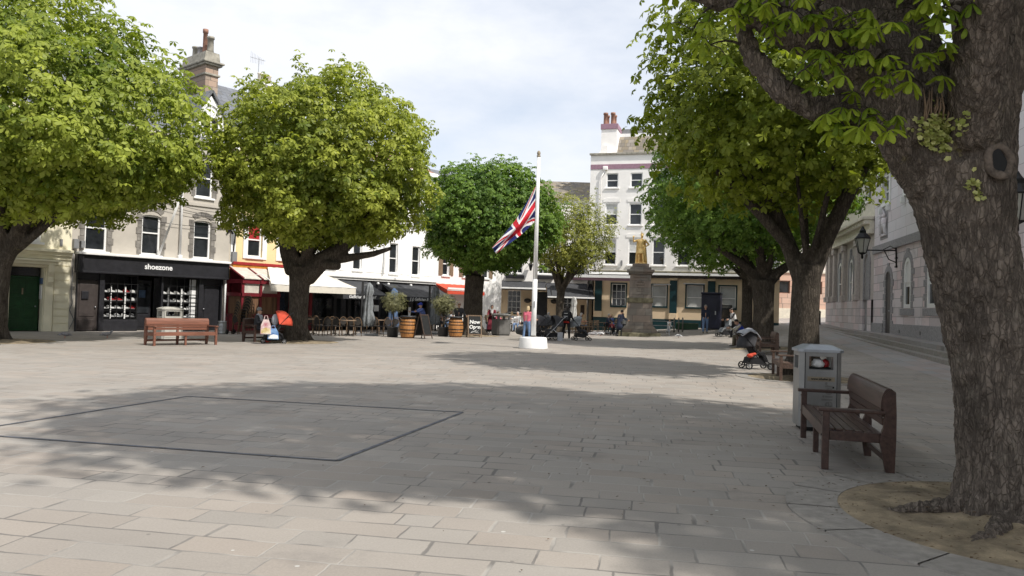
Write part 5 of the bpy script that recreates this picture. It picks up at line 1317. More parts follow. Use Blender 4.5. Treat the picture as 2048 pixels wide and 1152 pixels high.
# clipped shrubs behind the railings, dark
def shrub(label, base, rx, ry, rz, N, name='shrub', leafm='leaf_dark', group=None, s=.12):
    T = thing(name, label, 'shrub', base, 0, group)
    m = MB()
    for k in range(5): m.tube([(0, 0, -.05), (rs.gauss(0, .2) * rx, rs.gauss(0, .2) * ry, rz * .7), (rs.gauss(0, .4) * rx, rs.gauss(0, .4) * ry, rz * 1.4)], [.06, .045, .02], 5)
    m.build('stem', M['bark'], T)
    P, nr, ti = crown_points((0, 0, rz), rx, ry, rz, rz, N, .2, -.6, .35, rs.random() * 50)
    link('foliage', leaf_mesh('foliage', P, nr, s * rng.uniform(.7, 1.2, len(P)), ti, 4), leafm, T)
for i, (px, Y, rx, rz) in enumerate(((1440, 60, 1.6, 2.0), (1478, 63, 1.8, 2.6), (1512, 62, 1.7, 2.3))):
    shrub(['dark evergreen shrub beside the navy kiosk', 'tallest dark evergreen shrub under the chestnut row', 'dark evergreen shrub behind the thick dark trunk'][i], gy(px, Y), rx, 1.2, rz, 2600)

# ================================================================ street furniture
def make_bench(label, loc, rz, wood, group='wooden benches round the square'):
    T = thing('park_bench', label, 'bench', loc, rz, group)
    m = MB()
    for i in range(6): y = -.29 + i * .092; m.rbox(-1.06, 1.06, y, y + .076, .415 - i * .006, .440 - i * .006, .006)
    m.build('seat', M[wood], T)
    for sx in (-1, 1):
        x = sx * 1.05
        MB().rbox(x - .035, x + .035, -.335, -.265, 0, .605, .008).build('leg', M[wood], T)
        MB().prism([(.365, 0), (.285, 0), (.215, .36), (.255, .47), (.265, .60), (.235, .70), (.25, .80), (.32, .875), (.365, .84), (.375, .60), (.375, .35)], x - .03, x + .03, 'yz').build('leg', M[wood], T)
        MB().rbox(x - .045, x + .045, -.38, .27, .605, .645, .012).build('armrest', M[wood], T)
    MB().rbox(-.03, .03, -.30, -.24, 0, .34, .006).build('leg', M[wood], T)
    MB().prism([(.33, 0), (.26, 0), (.21, .36), (.26, .47), (.27, .8), (.31, .8), (.33, .4)], -.03, .03, 'yz').build('leg', M[wood], T)
    m = MB().rbox(-1.015, 1.015, -.325, -.295, .32, .435, .006).rbox(-1.015, 1.015, .25, .28, .30, .38, .006).rbox(-1.02, 1.02, .27, .30, .12, .18, .006)
    for x in (-1.05, 0, 1.05): m.rbox(x - .022, x + .022, -.262, .22, .31, .408, .005)
    m.build('frame', M[wood], T)
    m = MB()
    K = 7   # curved head plank and two planks under it
    pts = [(.225 + .075 * (i / K) ** 2.2 + .0, .665 + .215 * math.sin(i / K * 1.45)) for i in range(K + 1)]
    pr = [(y, z) for y, z in pts] + [(y + .03, z - .006) for y, z in reversed(pts)]
    m.prism(pr, -1.07, 1.07, 'yz')
    m.prism([(.245, .575), (.235, .655), (.262, .657), (.272, .577)], -1.02, 1.02, 'yz').prism([(.25, .49), (.245, .562), (.272, .564), (.277, .492)], -1.02, 1.02, 'yz')
    m.build('backrest', M[wood], T)
    bt = MB()
    for sx in (-1, 1):
        for z in (.62, .36): bt.tube([(sx * 1.05, -.336, z if z < .5 else .56), (sx * 1.05, -.342, z if z < .5 else .56)], .009, 8)
    bt.build('bolts', M['iron'], T)
    return T

def bench_at(px, py, rz, label, wood='bench_wood', shift=(0, 0)):
    p = gp(px, py); q = Matrix.Rotation(rz, 3, 'Z') @ Vector((*shift, 0)); x, y = p.x + q.x, p.y + q.y
    return make_bench(label, (x, y, hgt(x, y)), rz, wood)
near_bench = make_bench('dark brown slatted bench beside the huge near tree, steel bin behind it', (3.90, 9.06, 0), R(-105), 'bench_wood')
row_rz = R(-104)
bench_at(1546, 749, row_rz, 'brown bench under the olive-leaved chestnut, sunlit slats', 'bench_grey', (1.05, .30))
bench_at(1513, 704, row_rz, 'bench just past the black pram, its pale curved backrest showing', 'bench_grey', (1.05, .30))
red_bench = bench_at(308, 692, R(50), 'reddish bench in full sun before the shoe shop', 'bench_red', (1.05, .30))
pB2 = gp(509, 685); rzB2 = R(58)
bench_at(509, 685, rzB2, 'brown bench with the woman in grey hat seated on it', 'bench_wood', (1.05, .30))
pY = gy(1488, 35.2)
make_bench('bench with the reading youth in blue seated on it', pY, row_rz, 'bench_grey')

def litter_bin(label, loc, rz, w_, d_, h_, mb_, lid, group='litter bins', writing=False):
    T = thing('litter_bin', label, 'litter bin', loc, rz, group)
    c = .06; a, b = w_ / 2, d_ / 2
    poly = [(-a + c, -b), (a - c, -b), (a, -b + c), (a, b - c), (a - c, b), (-a + c, b), (-a, b - c), (-a, -b + c)]
    # shell with openings cut in front and on both sides near the top
    m = MB(); z0, z1, zo0, zo1 = .06, h_ - .10, h_ - .34, h_ - .16
    m.prism(poly, z0, zo0, 'xy'); m.prism(poly, zo1, z1, 'xy')
    for sx in (-1, 1):
        for sy in (-1, 1):
            m.prism([(sx * (a - c), sy * b), (sx * (a - .12), sy * b), (sx * (a - .12), sy * (b - .12)), (sx * a, sy * (b - .12)), (sx * a, sy * (b - c))], zo0, zo1, 'xy')
    bd = m.build('body', M[mb_], T)
    MB().rbox(-a + .05, a - .05, -b + .05, b - .05, 0, .058, .01).build('plinth', M['rubber'], T)
    MB().box(-a + .10, a - .10, -b + .12, b - .12, zo0 + .001, zo0 + .02).build('inner_tray', M['rubber'], T)
    m = MB(); e = .025
    P0 = [(x * (1 + e / a), y * (1 + e / b)) for x, y in poly]
    m.add([(x, y, h_ - .10) for x, y in P0] + [(x, y, h_ - .065) for x, y in P0] + [(x * .62, y * .62, h_) for x, y in poly], [tuple(range(7, -1, -1))] + [(i, (i + 1) % 8, (i + 1) % 8 + 8, i + 8) for i in range(8)] + [(i + 8, (i + 1) % 8 + 8, (i + 1) % 8 + 16, i + 16) for i in range(8)] + [tuple(range(16, 24))])
    m.build('lid', M[lid], T)
    m = MB().rbox(-a + .09, a - .09, -b - .010, -b - .002, .12, h_ - .52, .005).box(-a + .075, -a + .08, -b - .004, -b - .001, .1, h_ - .14)
    pn = m.build('door_panel', M[mb_], T)
    sm_ = MB()
    for x in (-a + .068, a - .068): sm_.box(x - .004, x + .004, -b - .003, -b - .0005, .07, h_ - .11)
    sm_.build('seam', M['rubber'], T); MB().tube([(a - .12, -b - .016, .62), (a - .12, -b - .009, .62)], .014, 10).build('lock', M['rubber'], pn)
    return T, pn
binT, pn = litter_bin('large steel litter bin with litter in its slot, behind the near bench', Vector((4.36, 10.95, 0)), R(-9), .56, .50, 1.20, 'bin_metal', 'bin_lid')
st = MB().box(-.18, .18, -.2625, -.2605, .70, .76).build('web_strip', M['quoin_stone'], pn)
me = text_mesh('www.sthelier.je', .042, .001, .001); me.transform(Matrix.Translation((0, -.2655, .73))); link('lettering', me, 'chalk_board', pn)
me = text_mesh('St Helier', .20, .001, .004); me.transform(Matrix.Translation((0, -.2655, .30)) @ Matrix.Rotation(R(-90), 4, 'Y')); me.transform(Matrix.Translation((.09, 0, .03))); link('lettering', me, 'bin_dark', pn)
rs = random.Random(9)
for i, (x, z, mm) in enumerate(((-.02, .885, 'white_plastic'), (.08, .88, 'bright_red'), (.02, .90, 'rubber'))):
    m = MB().ell((0, 0, .05), .09 - i * .02, .07, .065, 8, 12)
    m.v = [(a + .02 * noise.noise((a * 30, b * 30, c * 30 + i)), b, max(.0, c + .03 * noise.noise((a * 25, b * 25 + i, c * 25)))) for a, b, c in m.v]
    o = m.build(['white_litter_bag', 'red_wrapper', 'black_litter_bag'][i], M[mm], None, True)
    q = Matrix.Rotation(R(-9), 3, 'Z') @ Vector((x, -.13 + .05 * i, 0)); o.location = (4.36 + q.x, 10.95 + q.y, .885)
    tag(o, ['crumpled white bag in the steel bin opening', 'red wrapper in the steel bin opening', 'black rubbish bag inside the steel bin opening'][i], 'litter')
q = gp(338, 683); q = Vector((q.x * 1.03, q.y * 1.03, 0))
litter_bin('pale litter bin half hidden by the reddish bench', q, R(42), .74, .7, 1.22, 'pale_bin', 'pale_bin')
litter_bin('grey twin-slot litter bin out on the paving between chalkboard and flagpole', gy(1003, 43), R(28), .82, .82, 1.22, 'bin_dark', 'pale_bin')

# ---------------------------------------------------------------- flagpole and flag
fp = gp(1066, 697)
FT = thing('flagpole', 'tall white tapered flagpole on a round white drum base', 'flagpole', fp)
MB().lathe([(.58, 0), (.575, .04), (.53, .40), (.51, .44), (.10, .455)], 40).build('drum_base', M['white_paint'], FT, True)
m = MB().tube([(0, 0, .45), (0, 0, 2.7)], .098, 20).tube([(0, 0, 2.69), (0, 0, 7.5)], [.088, .062], 20)
m.build('pole', M['white_paint'], FT, True)
MB().lathe([(.12, .45), (.12, .49), (.105, .51)], 20).build('collar', M['quoin_dark'], FT, True)
MB().lathe([(.04, 7.49), (.09, 7.55), (.05, 7.58), (.06, 7.6), (.075, 7.66), (.05, 7.73), (.015, 7.76)], 16).build('finial', M['quoin_stone'], FT, True)
m = MB().tube([(-.02, -.11, 1.3), (-.04, -.12, 4.0), (-.02, -.1, 7.4)], .007, 5); m.build('halyard', M['white_plastic'], FT)
MB().rbox(-.02, .02, -.14, -.09, 1.6, 1.85, .01).build('cleat', M['steel'], FT)
def union_jack(u, v):
    """colour index at u along the fly, v down the hoist; 0 red 1 white 2 blue, flag 2 by 1"""
    x, y = u * 60 - 30, 15 - v * 30
    if abs(x) < 3 or abs(y) < 3: return 0
    if abs(x) < 5 or abs(y) < 5: return 1
    best = 2
    for sg in (1, -1):
        dd = (sg * 15 * x - 30 * y) / math.hypot(15, 30) if sg == 1 else (-15 * x - 30 * y) / math.hypot(15, 30)
        if abs(dd) < 3:
            side = 1 if (x > 0) else -1
            off = dd * side * (1)
            best = min(best, 1)
            if 0 < off < 2: best = 0
    return best
nu, nv = 160, 80
V = []
top_c = [(0, 0), (-.33, -.58), (-.78, -1.38), (-1.18, -1.95), (-1.60, -2.50)]
bot_c = [(0.0, -1.40), (-.26, -1.72), (-.52, -1.98), (-.96, -2.30), (-1.50, -2.68)]
def crv(cs, t):
    f = t * (len(cs) - 1); i = min(int(f), len(cs) - 2); f -= i; f2 = f * f * (3 - 2 * f) * .35 + f * .65
    return cs[i][0] + (cs[i + 1][0] - cs[i][0]) * f2, cs[i][1] + (cs[i + 1][1] - cs[i][1]) * f2
for j in range(nv + 1):
    v = j / nv
    for i in range(nu + 1):
        u = i / nu
        a, b = crv(top_c, u), crv(bot_c, u)
        bulge = .10 * math.sin(math.pi * v) * math.sin(math.pi * min(1, u * 1.3))
        comp = .16 + .84 * (1 - u) ** 1.5
        fold = math.sin(v * 9.0 + u * 3.0) * .16 * min(1, u * 2.2) + math.sin(v * 17 + u * 9) * .05 * min(1, u * 3)
        sh = math.cos(v * 9.0 + u * 3.0) * .055 * min(1, u * 2)
        V.append((a[0] + (b[0] - a[0]) * v + sh * .7, fold, a[1] + (b[1] - a[1]) * v - sh * .6 - bulge * .3))
Fq = [(j * (nu + 1) + i, j * (nu + 1) + i + 1, (j + 1) * (nu + 1) + i + 1, (j + 1) * (nu + 1) + i) for j in range(nv) for i in range(nu)]
me = bpy.data.meshes.new('flag'); me.from_pydata(V, [], Fq)
for k in ('flag_red', 'flag_white', 'flag_blue'): me.materials.append(M[k])
me.polygons.foreach_set('material_index', [union_jack((i + .5) / nu, (j + .5) / nv) for j in range(nv) for i in range(nu)])
me.polygons.foreach_set('use_smooth', [True] * len(Fq))
fl = link('flag', me, None); fl.location = (fp.x - .08, fp.y - .02, 6.36)
tag(fl, 'red white and blue flag drooping at half mast from the white pole', 'flag')

# ---------------------------------------------------------------- barrels, boards, planters
def barrel(label, loc, h=1.0):
    T = thing('whisky_barrel', label, 'barrel', loc, 0, 'barrels used as tables')
    pr = [(.30 + .075 * math.sin(math.pi * i / 12), h * .94 * i / 12) for i in range(13)]
    MB().lathe(pr, 28).build('staves', M['barrel_wood'], T, True)
    for z in (.02, .22, .36, .58, .72, .86):
        f = z / .94 ; r_ = .30 + .075 * math.sin(math.pi * f) + .006
        MB().lathe([(r_, z * h), (r_ + .004, z * h + .02), (r_, z * h + .045)], 28).build('hoop', M['iron'], T, True)
    MB().lathe([(.36, h * .94 + .002), (.375, h * .95), (.375, h), (.35, h + .012)], 28).build('table_top', M['pot_black'], T, True)
    return T
bar1 = gp(815, 676); bar2 = gp(911, 672)
bar2 = Vector((bar2.x * .965, bar2.y * .965, 0))
barrel('whisky barrel behind the narrow leaning chalkboard', bar1, 1.02); barrel('whisky barrel next to the Now Open chalkboard', bar2, 1.02)
def a_board(label, loc, rz, h=1.08, w_=.62, frame='frame_wood', spread=.62):
    T = thing('chalkboard_sign', label, 'sign', loc, rz, 'folding chalkboards on the paving')
    for sgn in (-1, 1):
        m = MB(); y0 = sgn * spread / 2
        for x in (-w_ / 2, w_ / 2): m.bar((x, y0, 0), (x, sgn * .015, h), .05, .03, (0, 1, 0))
        def at(t): return (y0 + (sgn * .015 - y0) * t, h * t)
        for t in (.14, .98): y, z = at(t); m.bar((-w_ / 2, y, z), (w_ / 2, y, z), .06, .03, (0, 1, 0))
        f = m.build('frame', M[frame], T)
        (ya, za), (yb, zb) = at(.16), at(.96)
        MB().add([(-w_ / 2 + .02, ya, za), (w_ / 2 - .02, ya, za), (w_ / 2 - .02, yb, zb), (-w_ / 2 + .02, yb, zb), (-w_ / 2 + .02, ya + .012, za), (w_ / 2 - .02, ya + .012, za), (w_ / 2 - .02, yb + .012, zb), (-w_ / 2 + .02, yb + .012, zb)], [(0, 1, 2, 3), (7, 6, 5, 4), (0, 4, 5, 1), (2, 6, 7, 3), (1, 5, 6, 2), (0, 3, 7, 4)]).build('board', M['chalk_board'], T)
    return T, math.atan2(spread / 2 - .015, h)
bd1 = gp(846, 677); bd2 = gp(950, 673); bd2 = Vector((bd2.x, bd2.y * .97, 0))
T, tl = a_board('dark narrow chalkboard seen edge-on before the first barrel', bd1, R(62), 1.12, .62, 'frame_dark')
T, tl = a_board('chalkboard reading Now Open beside the second barrel', bd2, R(12), 1.12, .66)
def on_board(me, z):
    me.transform(Matrix.Translation((0, -.006, z))); me.transform(Matrix.Rotation(-tl, 4, 'X')); me.transform(Matrix.Translation((0, -.62 / 2 - .004, 0))); link('lettering', me, 'chalk', T)
on_board(text_mesh('Now', .26, .001, .008, shear=.1), .80); on_board(text_mesh('Open', .25, .001, .008, shear=.1), .54)
m = MB().tube([(.18, 0, .36), (.08, 0, .30), (-.02, 0, .37), (.1, 0, .40), (-.1, 0, .28), (-.2, 0, .25)], .008, 5).tube([(-.2, 0, .25), (-.12, 0, .33), (-.02, 0, .3), (.2, 0, .24)], .008, 5)
on_board(m.mesh('flourish'), 0)
def olive_pot(label, loc, hgt_=2.2, rx=.62, seed=1):
    T = thing('olive_tree', label, 'potted tree', loc, 0, 'potted olive trees outside the cafe')
    MB().lathe([(.22, 0), (.255, .03), (.27, .42), (.29, .44), (.29, .48), (.26, .48), (.25, .43), (.02, .42)], 24).build('pot', M['pot_black'], T, True)
    m = MB().tube([(0, 0, .4), (.03, 0, .8), (-.02, .02, 1.15), (.03, 0, 1.4)], [.05, .042, .038, .04], 8); r2 = random.Random(seed)
    for k in range(12):
        a = r2.uniform(0, 6.28); m.tube(bez((.02, 0, r2.uniform(1.0, 1.4)), (math.cos(a) * .2, math.sin(a) * .2, 1.4), (math.cos(a) * rx * .8, math.sin(a) * rx * .8, r2.uniform(1.3, hgt_ - .2)), 5), [.022, .017, .012, .008, .005], 5)
    m.build('trunk', M['bark'], T, True)
    P, nr, ti = crown_points((0, 0, 1.65), rx, rx, .55, .5, 1500, .25, -.5, .6, seed * 3.3)
    link('crown', leaf_mesh('crown', P, nr, .085 * rng.uniform(.7, 1.2, len(P)), ti, 5, False, .3, .13), 'leaf_silver', T)
olive_pot('dark-stemmed potted olive left of the first barrel', gp(785, 674), 2.1, .6, 2)
p_ = gp(886, 671); olive_pot('bushier sunlit potted olive left of the second barrel', Vector((p_.x * .97, p_.y * .97, 0)), 2.2, .66, 5)

def parasol(label, loc, rz, fabric, h=2.45, mast=True, group='closed parasols on the terraces', base='plastic_grey', r=.20):
    T = thing('closed_parasol', label, 'parasol', loc, rz, group)
    MB().rbox(-.5, .5, -.42, .42, 0, .09, .02).build('base_slab', M[base], T)
    if mast:
        MB().rbox(-.36, -.25, -.05, .05, .09, h + .08, .012).build('mast', M['pot_black'], T)
        MB().bar((-.3, 0, h - .15), (.02, 0, h - .02), .05, .05).build('arm', M['plastic_grey'], T)
    else: MB().tube([(0, 0, .09), (0, 0, h)], .025, 8).build('mast', M['plastic_grey'], T)
    prof = [(.03, h + .02), (.13, h - .12), (.19, h - .42), (.15, h - .62), (.21, h - 1.1), (.19, h - 1.35), (r * 1.4, h - 1.75), (r * 1.1, h - 2.02)]
    seg = 32; vs = []; fs = []
    for j, (rr, z) in enumerate(prof):
        for k in range(seg):
            a = 2 * math.pi * k / seg; q = rr * (1 + .26 * math.sin(8 * a + j * .25)) ; vs.append((q * math.cos(a) + .02 * math.sin(j), q * math.sin(a), z - (.06 * (1 + math.sin(8 * a)) if j == len(prof) - 1 else 0)))
    for j in range(len(prof) - 1):
        for k in range(seg): a, b = j * seg + k, j * seg + (k + 1) % seg; fs.append((a, b, b + seg, a + seg))
    MB().add(vs, fs).build('canopy', M[fabric], T, True)
    MB().lathe([(.17, h - .66), (.175, h - .60)], 16).build('tie_strap', M['plastic_grey'], T)
parasol('tall closed grey parasol on a black slab before the black awnings', gp(735, 671), R(8), 'grey_fabric', 2.55)
p_ = gp(868, 668); parasol('closed grey parasol behind the second potted olive', Vector((p_.x, p_.y, 0)), R(8), 'grey_fabric', 2.6)
parasol('closed blue parasol behind the first potted olive', gy(787, 39.5), 0, 'blue_fabric', 2.35, False)
parasol('closed white parasol under the pub awning', gy(1147, 53), 0, 'pale_fabric', 2.4, False)

# ---------------------------------------------------------------- terrace chairs and tables
def bistro_chair(label, frame='rattan', panel='rattan_dark'):
    T = thing('bistro_chair', label, 'chair')
    MB().lathe([(.205, .435), (.215, .45), (.205, .468)], 20).build('seat', M[panel], T, True)
    hoop = [(.19 * math.cos(t) * 1.05, .17 + .05 * math.sin(t) * .8, .52 + .36 * math.sin(t)) for t in [math.pi * i / 12 for i in range(13)]]
    MB().tube([(.19, .15, .44)] + hoop + [(-.19, .15, .44)], .016, 6).build('back_hoop', M[frame], T, True)
    m = MB(); pts = [(.155 * math.cos(2 * math.pi * i / 16), .185, .66 + .165 * math.sin(2 * math.pi * i / 16)) for i in range(16)]
    m.add(pts + [(x, y + .014, z) for x, y, z in pts], [tuple(range(16)), tuple(range(31, 15, -1))] + [(i, (i + 1) % 16, (i + 1) % 16 + 16, i + 16) for i in range(16)]); m.build('back_panel', M[panel], T)
    for x, y in ((-.17, -.14), (.17, -.14), (-.17, .16), (.17, .16)): MB().tube([(x, y, .44), (x * 1.15, y * 1.2, 0)], .014, 6).build('leg', M[frame], T, True)
    return T
def slat_chair(label, m_='table_wood', name='wooden_chair'):
    T = thing(name, label, 'chair')
    MB().rbox(-.2, .2, -.2, .2, .43, .455, .01).build('seat', M[m_], T)
    for sx in (-1, 1):
        MB().bar((sx * .18, -.18, 0), (sx * .18, -.18, .43), .035, .035).build('leg', M[m_], T); MB().bar((sx * .18, .2, 0), (sx * .18, .22, .88), .035, .03, (0, 1, 0)).build('leg', M[m_], T)
    m = MB()
    for z in (.56, .68, .80): m.rbox(-.165, .165, .20, .22, z, z + .07, .006)
    m.build('backrest', M[m_], T); return T
def cafe_table(label, top='table_wood', h=.74, r=.36):
    T = thing('cafe_table', label, 'table')
    MB().lathe([(r - .01, h - .03), (r, h - .02), (r, h - .005), (r - .01, h)], 24).build('table_top', M[top], T, True)
    MB().tube([(0, 0, .03), (0, 0, h - .03)], .025, 8).build('column', M['iron'], T, True)
    m = MB()
    for k in range(4): a = math.pi / 2 * k + .4; m.tube([(0, 0, .10), (.14 * math.cos(a), .14 * math.sin(a), .06), (.27 * math.cos(a), .27 * math.sin(a), .0)], .015, 6)
    m.build('foot', M['iron'], T, True); return T

ch_b, ch_w, ch_p, tb = bistro_chair('a'), slat_chair('b'), slat_chair('c', 'white_plastic', 'garden_chair'), cafe_table('d')
used = set()
def put(proto, px, Y, rz, label, group):
    x = gy(px, Y)
    if proto not in used:
        used.add(proto); proto.location = x; proto.rotation_euler = (0, 0, rz); proto['label'] = label; proto['group'] = group; return proto
    return dup(proto, x, rz, label, group)
rs = random.Random(21)
gA, lA = 'rattan chairs before the red pub front', 'round-backed rattan chair before the dark red pub front'
for px, Y, a in ((620, 36.6, 20), (637, 37.6, 160), (655, 35.8, 200), (665, 36.4, 10), (676, 35.8, 170), (690, 36.4, 30), (703, 36.9, 180), (716, 36.2, 10), (640, 35.6, 60), (722, 37.6, 200)): put(ch_b, px, Y, R(a), lA, gA)
gB, lB = 'rattan chairs under the black awnings', 'round-backed rattan chair under the black shop awnings'
for px, Y, a in ((752, 38.2, 20), (762, 37.4, 100), (775, 38.6, 200), (792, 39.0, 10), (800, 40, 170), (822, 41.5, 0), (742, 39.5, 190), (838, 42.0, 30), (848, 41.2, 200)): put(ch_b, px, Y, R(a), lB, gB)
gT, lT = 'round tables before the red pub', 'small round table among the rattan chairs before the red pub'
for px, Y in ((628, 36.4), (669, 36.9), (698, 36.0), (712, 37.4)): put(tb, px, Y, R(rs.uniform(0, 90)), lT, gT)
for px, Y in ((757, 38.9), (783, 40.2), (812, 42.3), (842, 42.9)): put(tb, px, Y, R(rs.uniform(0, 90)), 'small round table under the black shop awnings', 'round tables under the black awnings')
gC, lC = 'wooden chairs on the corner pub terrace', 'brown wooden chair on the corner pub terrace'
for px, Y, a in ((868, 47, 120), (880, 47.5, 200), (893, 48, 80), (1085, 52, 160), (1096, 53, 10), (1150, 50, 190), (1158, 51, 90), (1168, 49.5, 20), (1177, 50.5, 240), (1187, 49.5, 300), (1165, 52.5, 120)): put(ch_w, px, Y, R(a), lC, gC)
for px, Y, a in ((1024, 50, 30), (1035, 49.5, 150), (1048, 50.5, 60), (988, 50, 120), (1015, 51.5, 200)): put(ch_p, px, Y, R(a), 'pale garden chair on the terrace behind the grey bin', 'pale chairs on the terrace')
for px, Y in ((1030, 50.6), (978, 49.5), (1043, 51.8), (1162, 50.4), (1182, 51.4), (1092, 53.8), (876, 48.6), (1210, 50.5)): put(tb, px, Y, 0, 'small round table on the corner pub terrace', 'round tables on the corner pub terrace')
for px, Y, a in ((1203, 50.3, 100), (1218, 50.6, 250), (1226, 51.0, 300)): put(ch_w, px, Y, R(a), 'brown wooden chair behind the dark-coated woman', 'wooden chairs by the monument')
# stacked chairs: every chair of the two stacks is its own object
for k, (px, Y, n) in enumerate(((478, 34.6, 6), (492, 35.0, 8))):
    for i in range(n):
        g = gy(px, Y); o = dup(ch_b, (g.x + .02 * i, g.y, g.z + i * .13), R(150 + k * 30 + rs.uniform(-4, 4)), ['rattan chair in the lower stack beside the keg', 'rattan chair in the taller stack by the red pub porch'][k], ['lower stack of rattan chairs', 'taller stack of rattan chairs'][k])
# picnic table and rails beside the monument
g = gy(1321, 51.5)
T = thing('picnic_table', 'dark picnic table to the side of the monument', 'table', g, R(-12))
MB().rbox(-.9, .9, -.35, .35, .72, .76, .01).build('table_top', M['granite_grey'], T)
for y in (-.68, .68): MB().rbox(-.9, .9, y - .14, y + .14, .43, .46, .01).build('seat', M['granite_grey'], T)
for x in (-.6, .6): MB().bar((x, -.7, 0), (x, .1, .72), .07, .05, (1, 0, 0)).bar((x, .7, 0), (x, -.1, .72), .07, .05, (1, 0, 0)).box(x - .03, x + .03, -.68, .68, .38, .43).build('leg', M['granite_grey'], T)
m = MB().lathe([(.045, 0), (.045, .9), (.03, .95), (.005, .97)], 10)
pr = None
for i, px in enumerate((1349, 1358, 1366)):
    T = thing('bollard', 'thin dark post beside the running child', 'bollard', gy(px, 50.5), 0, 'thin posts beside the monument') if pr is None else dup(pr, gy(px, 50.5))
    if pr is None: pr = T; m.build('post', M['quoin_dark'], T, True); MB().lathe([(.05, .80), (.055, .82), (.05, .84)], 10).build('collar', M['steel'], T)
g = gy(1640, 52); T = thing('bollard', 'lone dark bollard where the street climbs', 'bollard', g); MB().lathe([(.07, 0), (.06, .1), (.055, .8), (.07, .85), (.03, .95)], 12).build('post', M['iron'], T, True); MB().lathe([(.072, .78), (.075, .8), (.072, .82)], 12).build('collar', M['steel'], T)
# planters beside the pub wall
for px, Y, lab in ((1375, 53.2, 'low green planter box by the pub window'), (1170, 51, 'small black planter on the pub terrace')):
    T = thing('planter', lab, 'planter', gy(px, Y), R(-16)); w_ = .75 if px > 1300 else .26
    MB().rbox(-w_, w_, -.25, .25, 0, .45, .02).build('box', M['green_paint'] if px > 1300 else M['pot_black'], T); MB().box(-w_ + .03, w_ - .03, -.22, .22, .45, .47).build('soil', M['soil'], T)
# navy kiosk and railings
T = thing('kiosk', 'navy blue cabin standing before the dark shrubs', 'kiosk', gy(1423, 52), R(-20))
MB().rbox(-.62, .62, -.6, .6, .05, 2.35, .04).build('cabin', M['kiosk_navy'], T); MB().rbox(-.66, .66, -.64, .64, 2.352, 2.5, .06).build('roof', M['kiosk_navy'], T)
MB().rbox(-.45, .45, -.63, -.602, .15, 2.2, .01).build('door', M['kiosk_navy'], T); MB().rbox(.28, .36, -.66, -.632, 1.0, 1.25, .01).build('handle', M['steel'], T)
a, b = gy(1438, 53), gy(1492, 56)
T = thing('railing', 'dark upright railings between kiosk and chestnut trunks', 'fence', a, math.atan2(b.y - a.y, b.x - a.x)); L_ = (b - a).length; m = MB().box(0, L_, -.02, .02, 1.55, 1.6).box(0, L_, -.02, .02, .2, .25)
for i in range(int(L_ / .14)): m.box(i * .14, i * .14 + .07, -.015, .015, .0, 1.65)
m.build('bars', M['iron'], T)
for x in (0, L_ / 2, L_): MB().rbox(x - .08, x + .08, -.08, .08, 0, 1.8, .02).build('post', M['weathered_stone'] if x else M['iron'], T)
# ladder between the orange-awning house and the pub
g = gy(966, 56); T = thing('ladder', 'tall white ladder leaning between the dark chestnut and teal quoins', 'ladder', g, 0); m = MB()
for x in (-.22, .22): m.bar((x, -.5, 0), (x, .3, 4.2), .06, .04, (0, 1, 0))
m.build('rail', M['white_paint'], T); m = MB()
for i in range(13): t = (i + .7) / 14; m.tube([(-.22, -.5 + .8 * t, 4.2 * t), (.22, -.5 + .8 * t, 4.2 * t)], .018, 6)
m.build('rung', M['white_paint'], T)
# keg, hand truck
g = gp(444, 668); T = thing('beer_keg', 'steel beer keg standing by the white downpipe', 'keg', g)
MB().lathe([(.17, 0), (.19, .03), (.19, .06), (.18, .08), (.195, .16), (.20, .2), (.195, .24), (.195, .34), (.20, .38), (.195, .42), (.18, .5), (.19, .52), (.19, .56), (.17, .58)], 24).build('body', M['steel'], T, True); MB().lathe([(.03, .5), (.03, .6)], 10).build('valve', M['iron'], T)
g = gp(462, 668); T = thing('hand_truck', 'black hand truck parked between keg and stacked chairs', 'hand truck', g, R(70))
m = MB()
for x in (-.18, .18): m.tube([(x, 0, .1), (x, .05, .75), (x, .15, .85)], .015, 6)
m.tube([(-.18, .15, .85), (.18, .15, .85)], .015, 6).box(-.2, .2, -.25, 0, .06, .08).build('frame', M['iron'], T)
for x in (-.23, .23): w2 = MB(); w2.tube([(x - .03, .06, .11), (x + .03, .06, .11)], .11, 16); w2.build('wheel', M['rubber'], T)
# swan-neck wall lamp, iron star and overhead wires on the house row
Du = unit(LD); Iu = (-Du[1], Du[0])
def row(s, out, z): return Vector((LP[0] + Du[0] * s - Iu[0] * out, LP[1] + Du[1] * s - Iu[1] * out, z))
T = thing('wall_lantern', 'black swan-neck wall lantern between grey and yellow houses', 'lamp', row(9.0, .06, 4.0), math.atan2(Du[1], Du[0]))
MB().tube([(0, 0, -.2), (0, -.05, .3), (0, -.12, .75), (0, -.35, 1.05), (0, -.7, 1.12)], .03, 8).tube([(0, -.7, 1.12), (.0, -.85, 1.02), (0, -.78, .92), (0, -.7, .97)], .018, 6).build('bracket', M['iron'], T, True)
ln = MB().lathe([(.05, 1.15), (.14, 1.25), (.17, 1.30)], 8, (0, -.7, 0)).lathe([(.19, 1.62), (.12, 1.75), (.03, 1.85)], 8, (0, -.7, 0)).build('lantern', M['iron'], T)
MB().lathe([(.15, 1.3), (.18, 1.62)], 8, (0, -.7, 0)).build('lamp_glass', M['lamp_glass'], ln)
MB().rbox(-.13, .13, -.16, 0, -.65, -.1, .02).build('meter_box', M['plastic_grey'], T)
o = MB()
for k in range(5): a = 2 * math.pi * k / 5 + .3; o.bar((0, -.05, 0), (.27 * math.cos(a), -.05, .27 * math.sin(a)), .075, .03, (0, 1, 0))
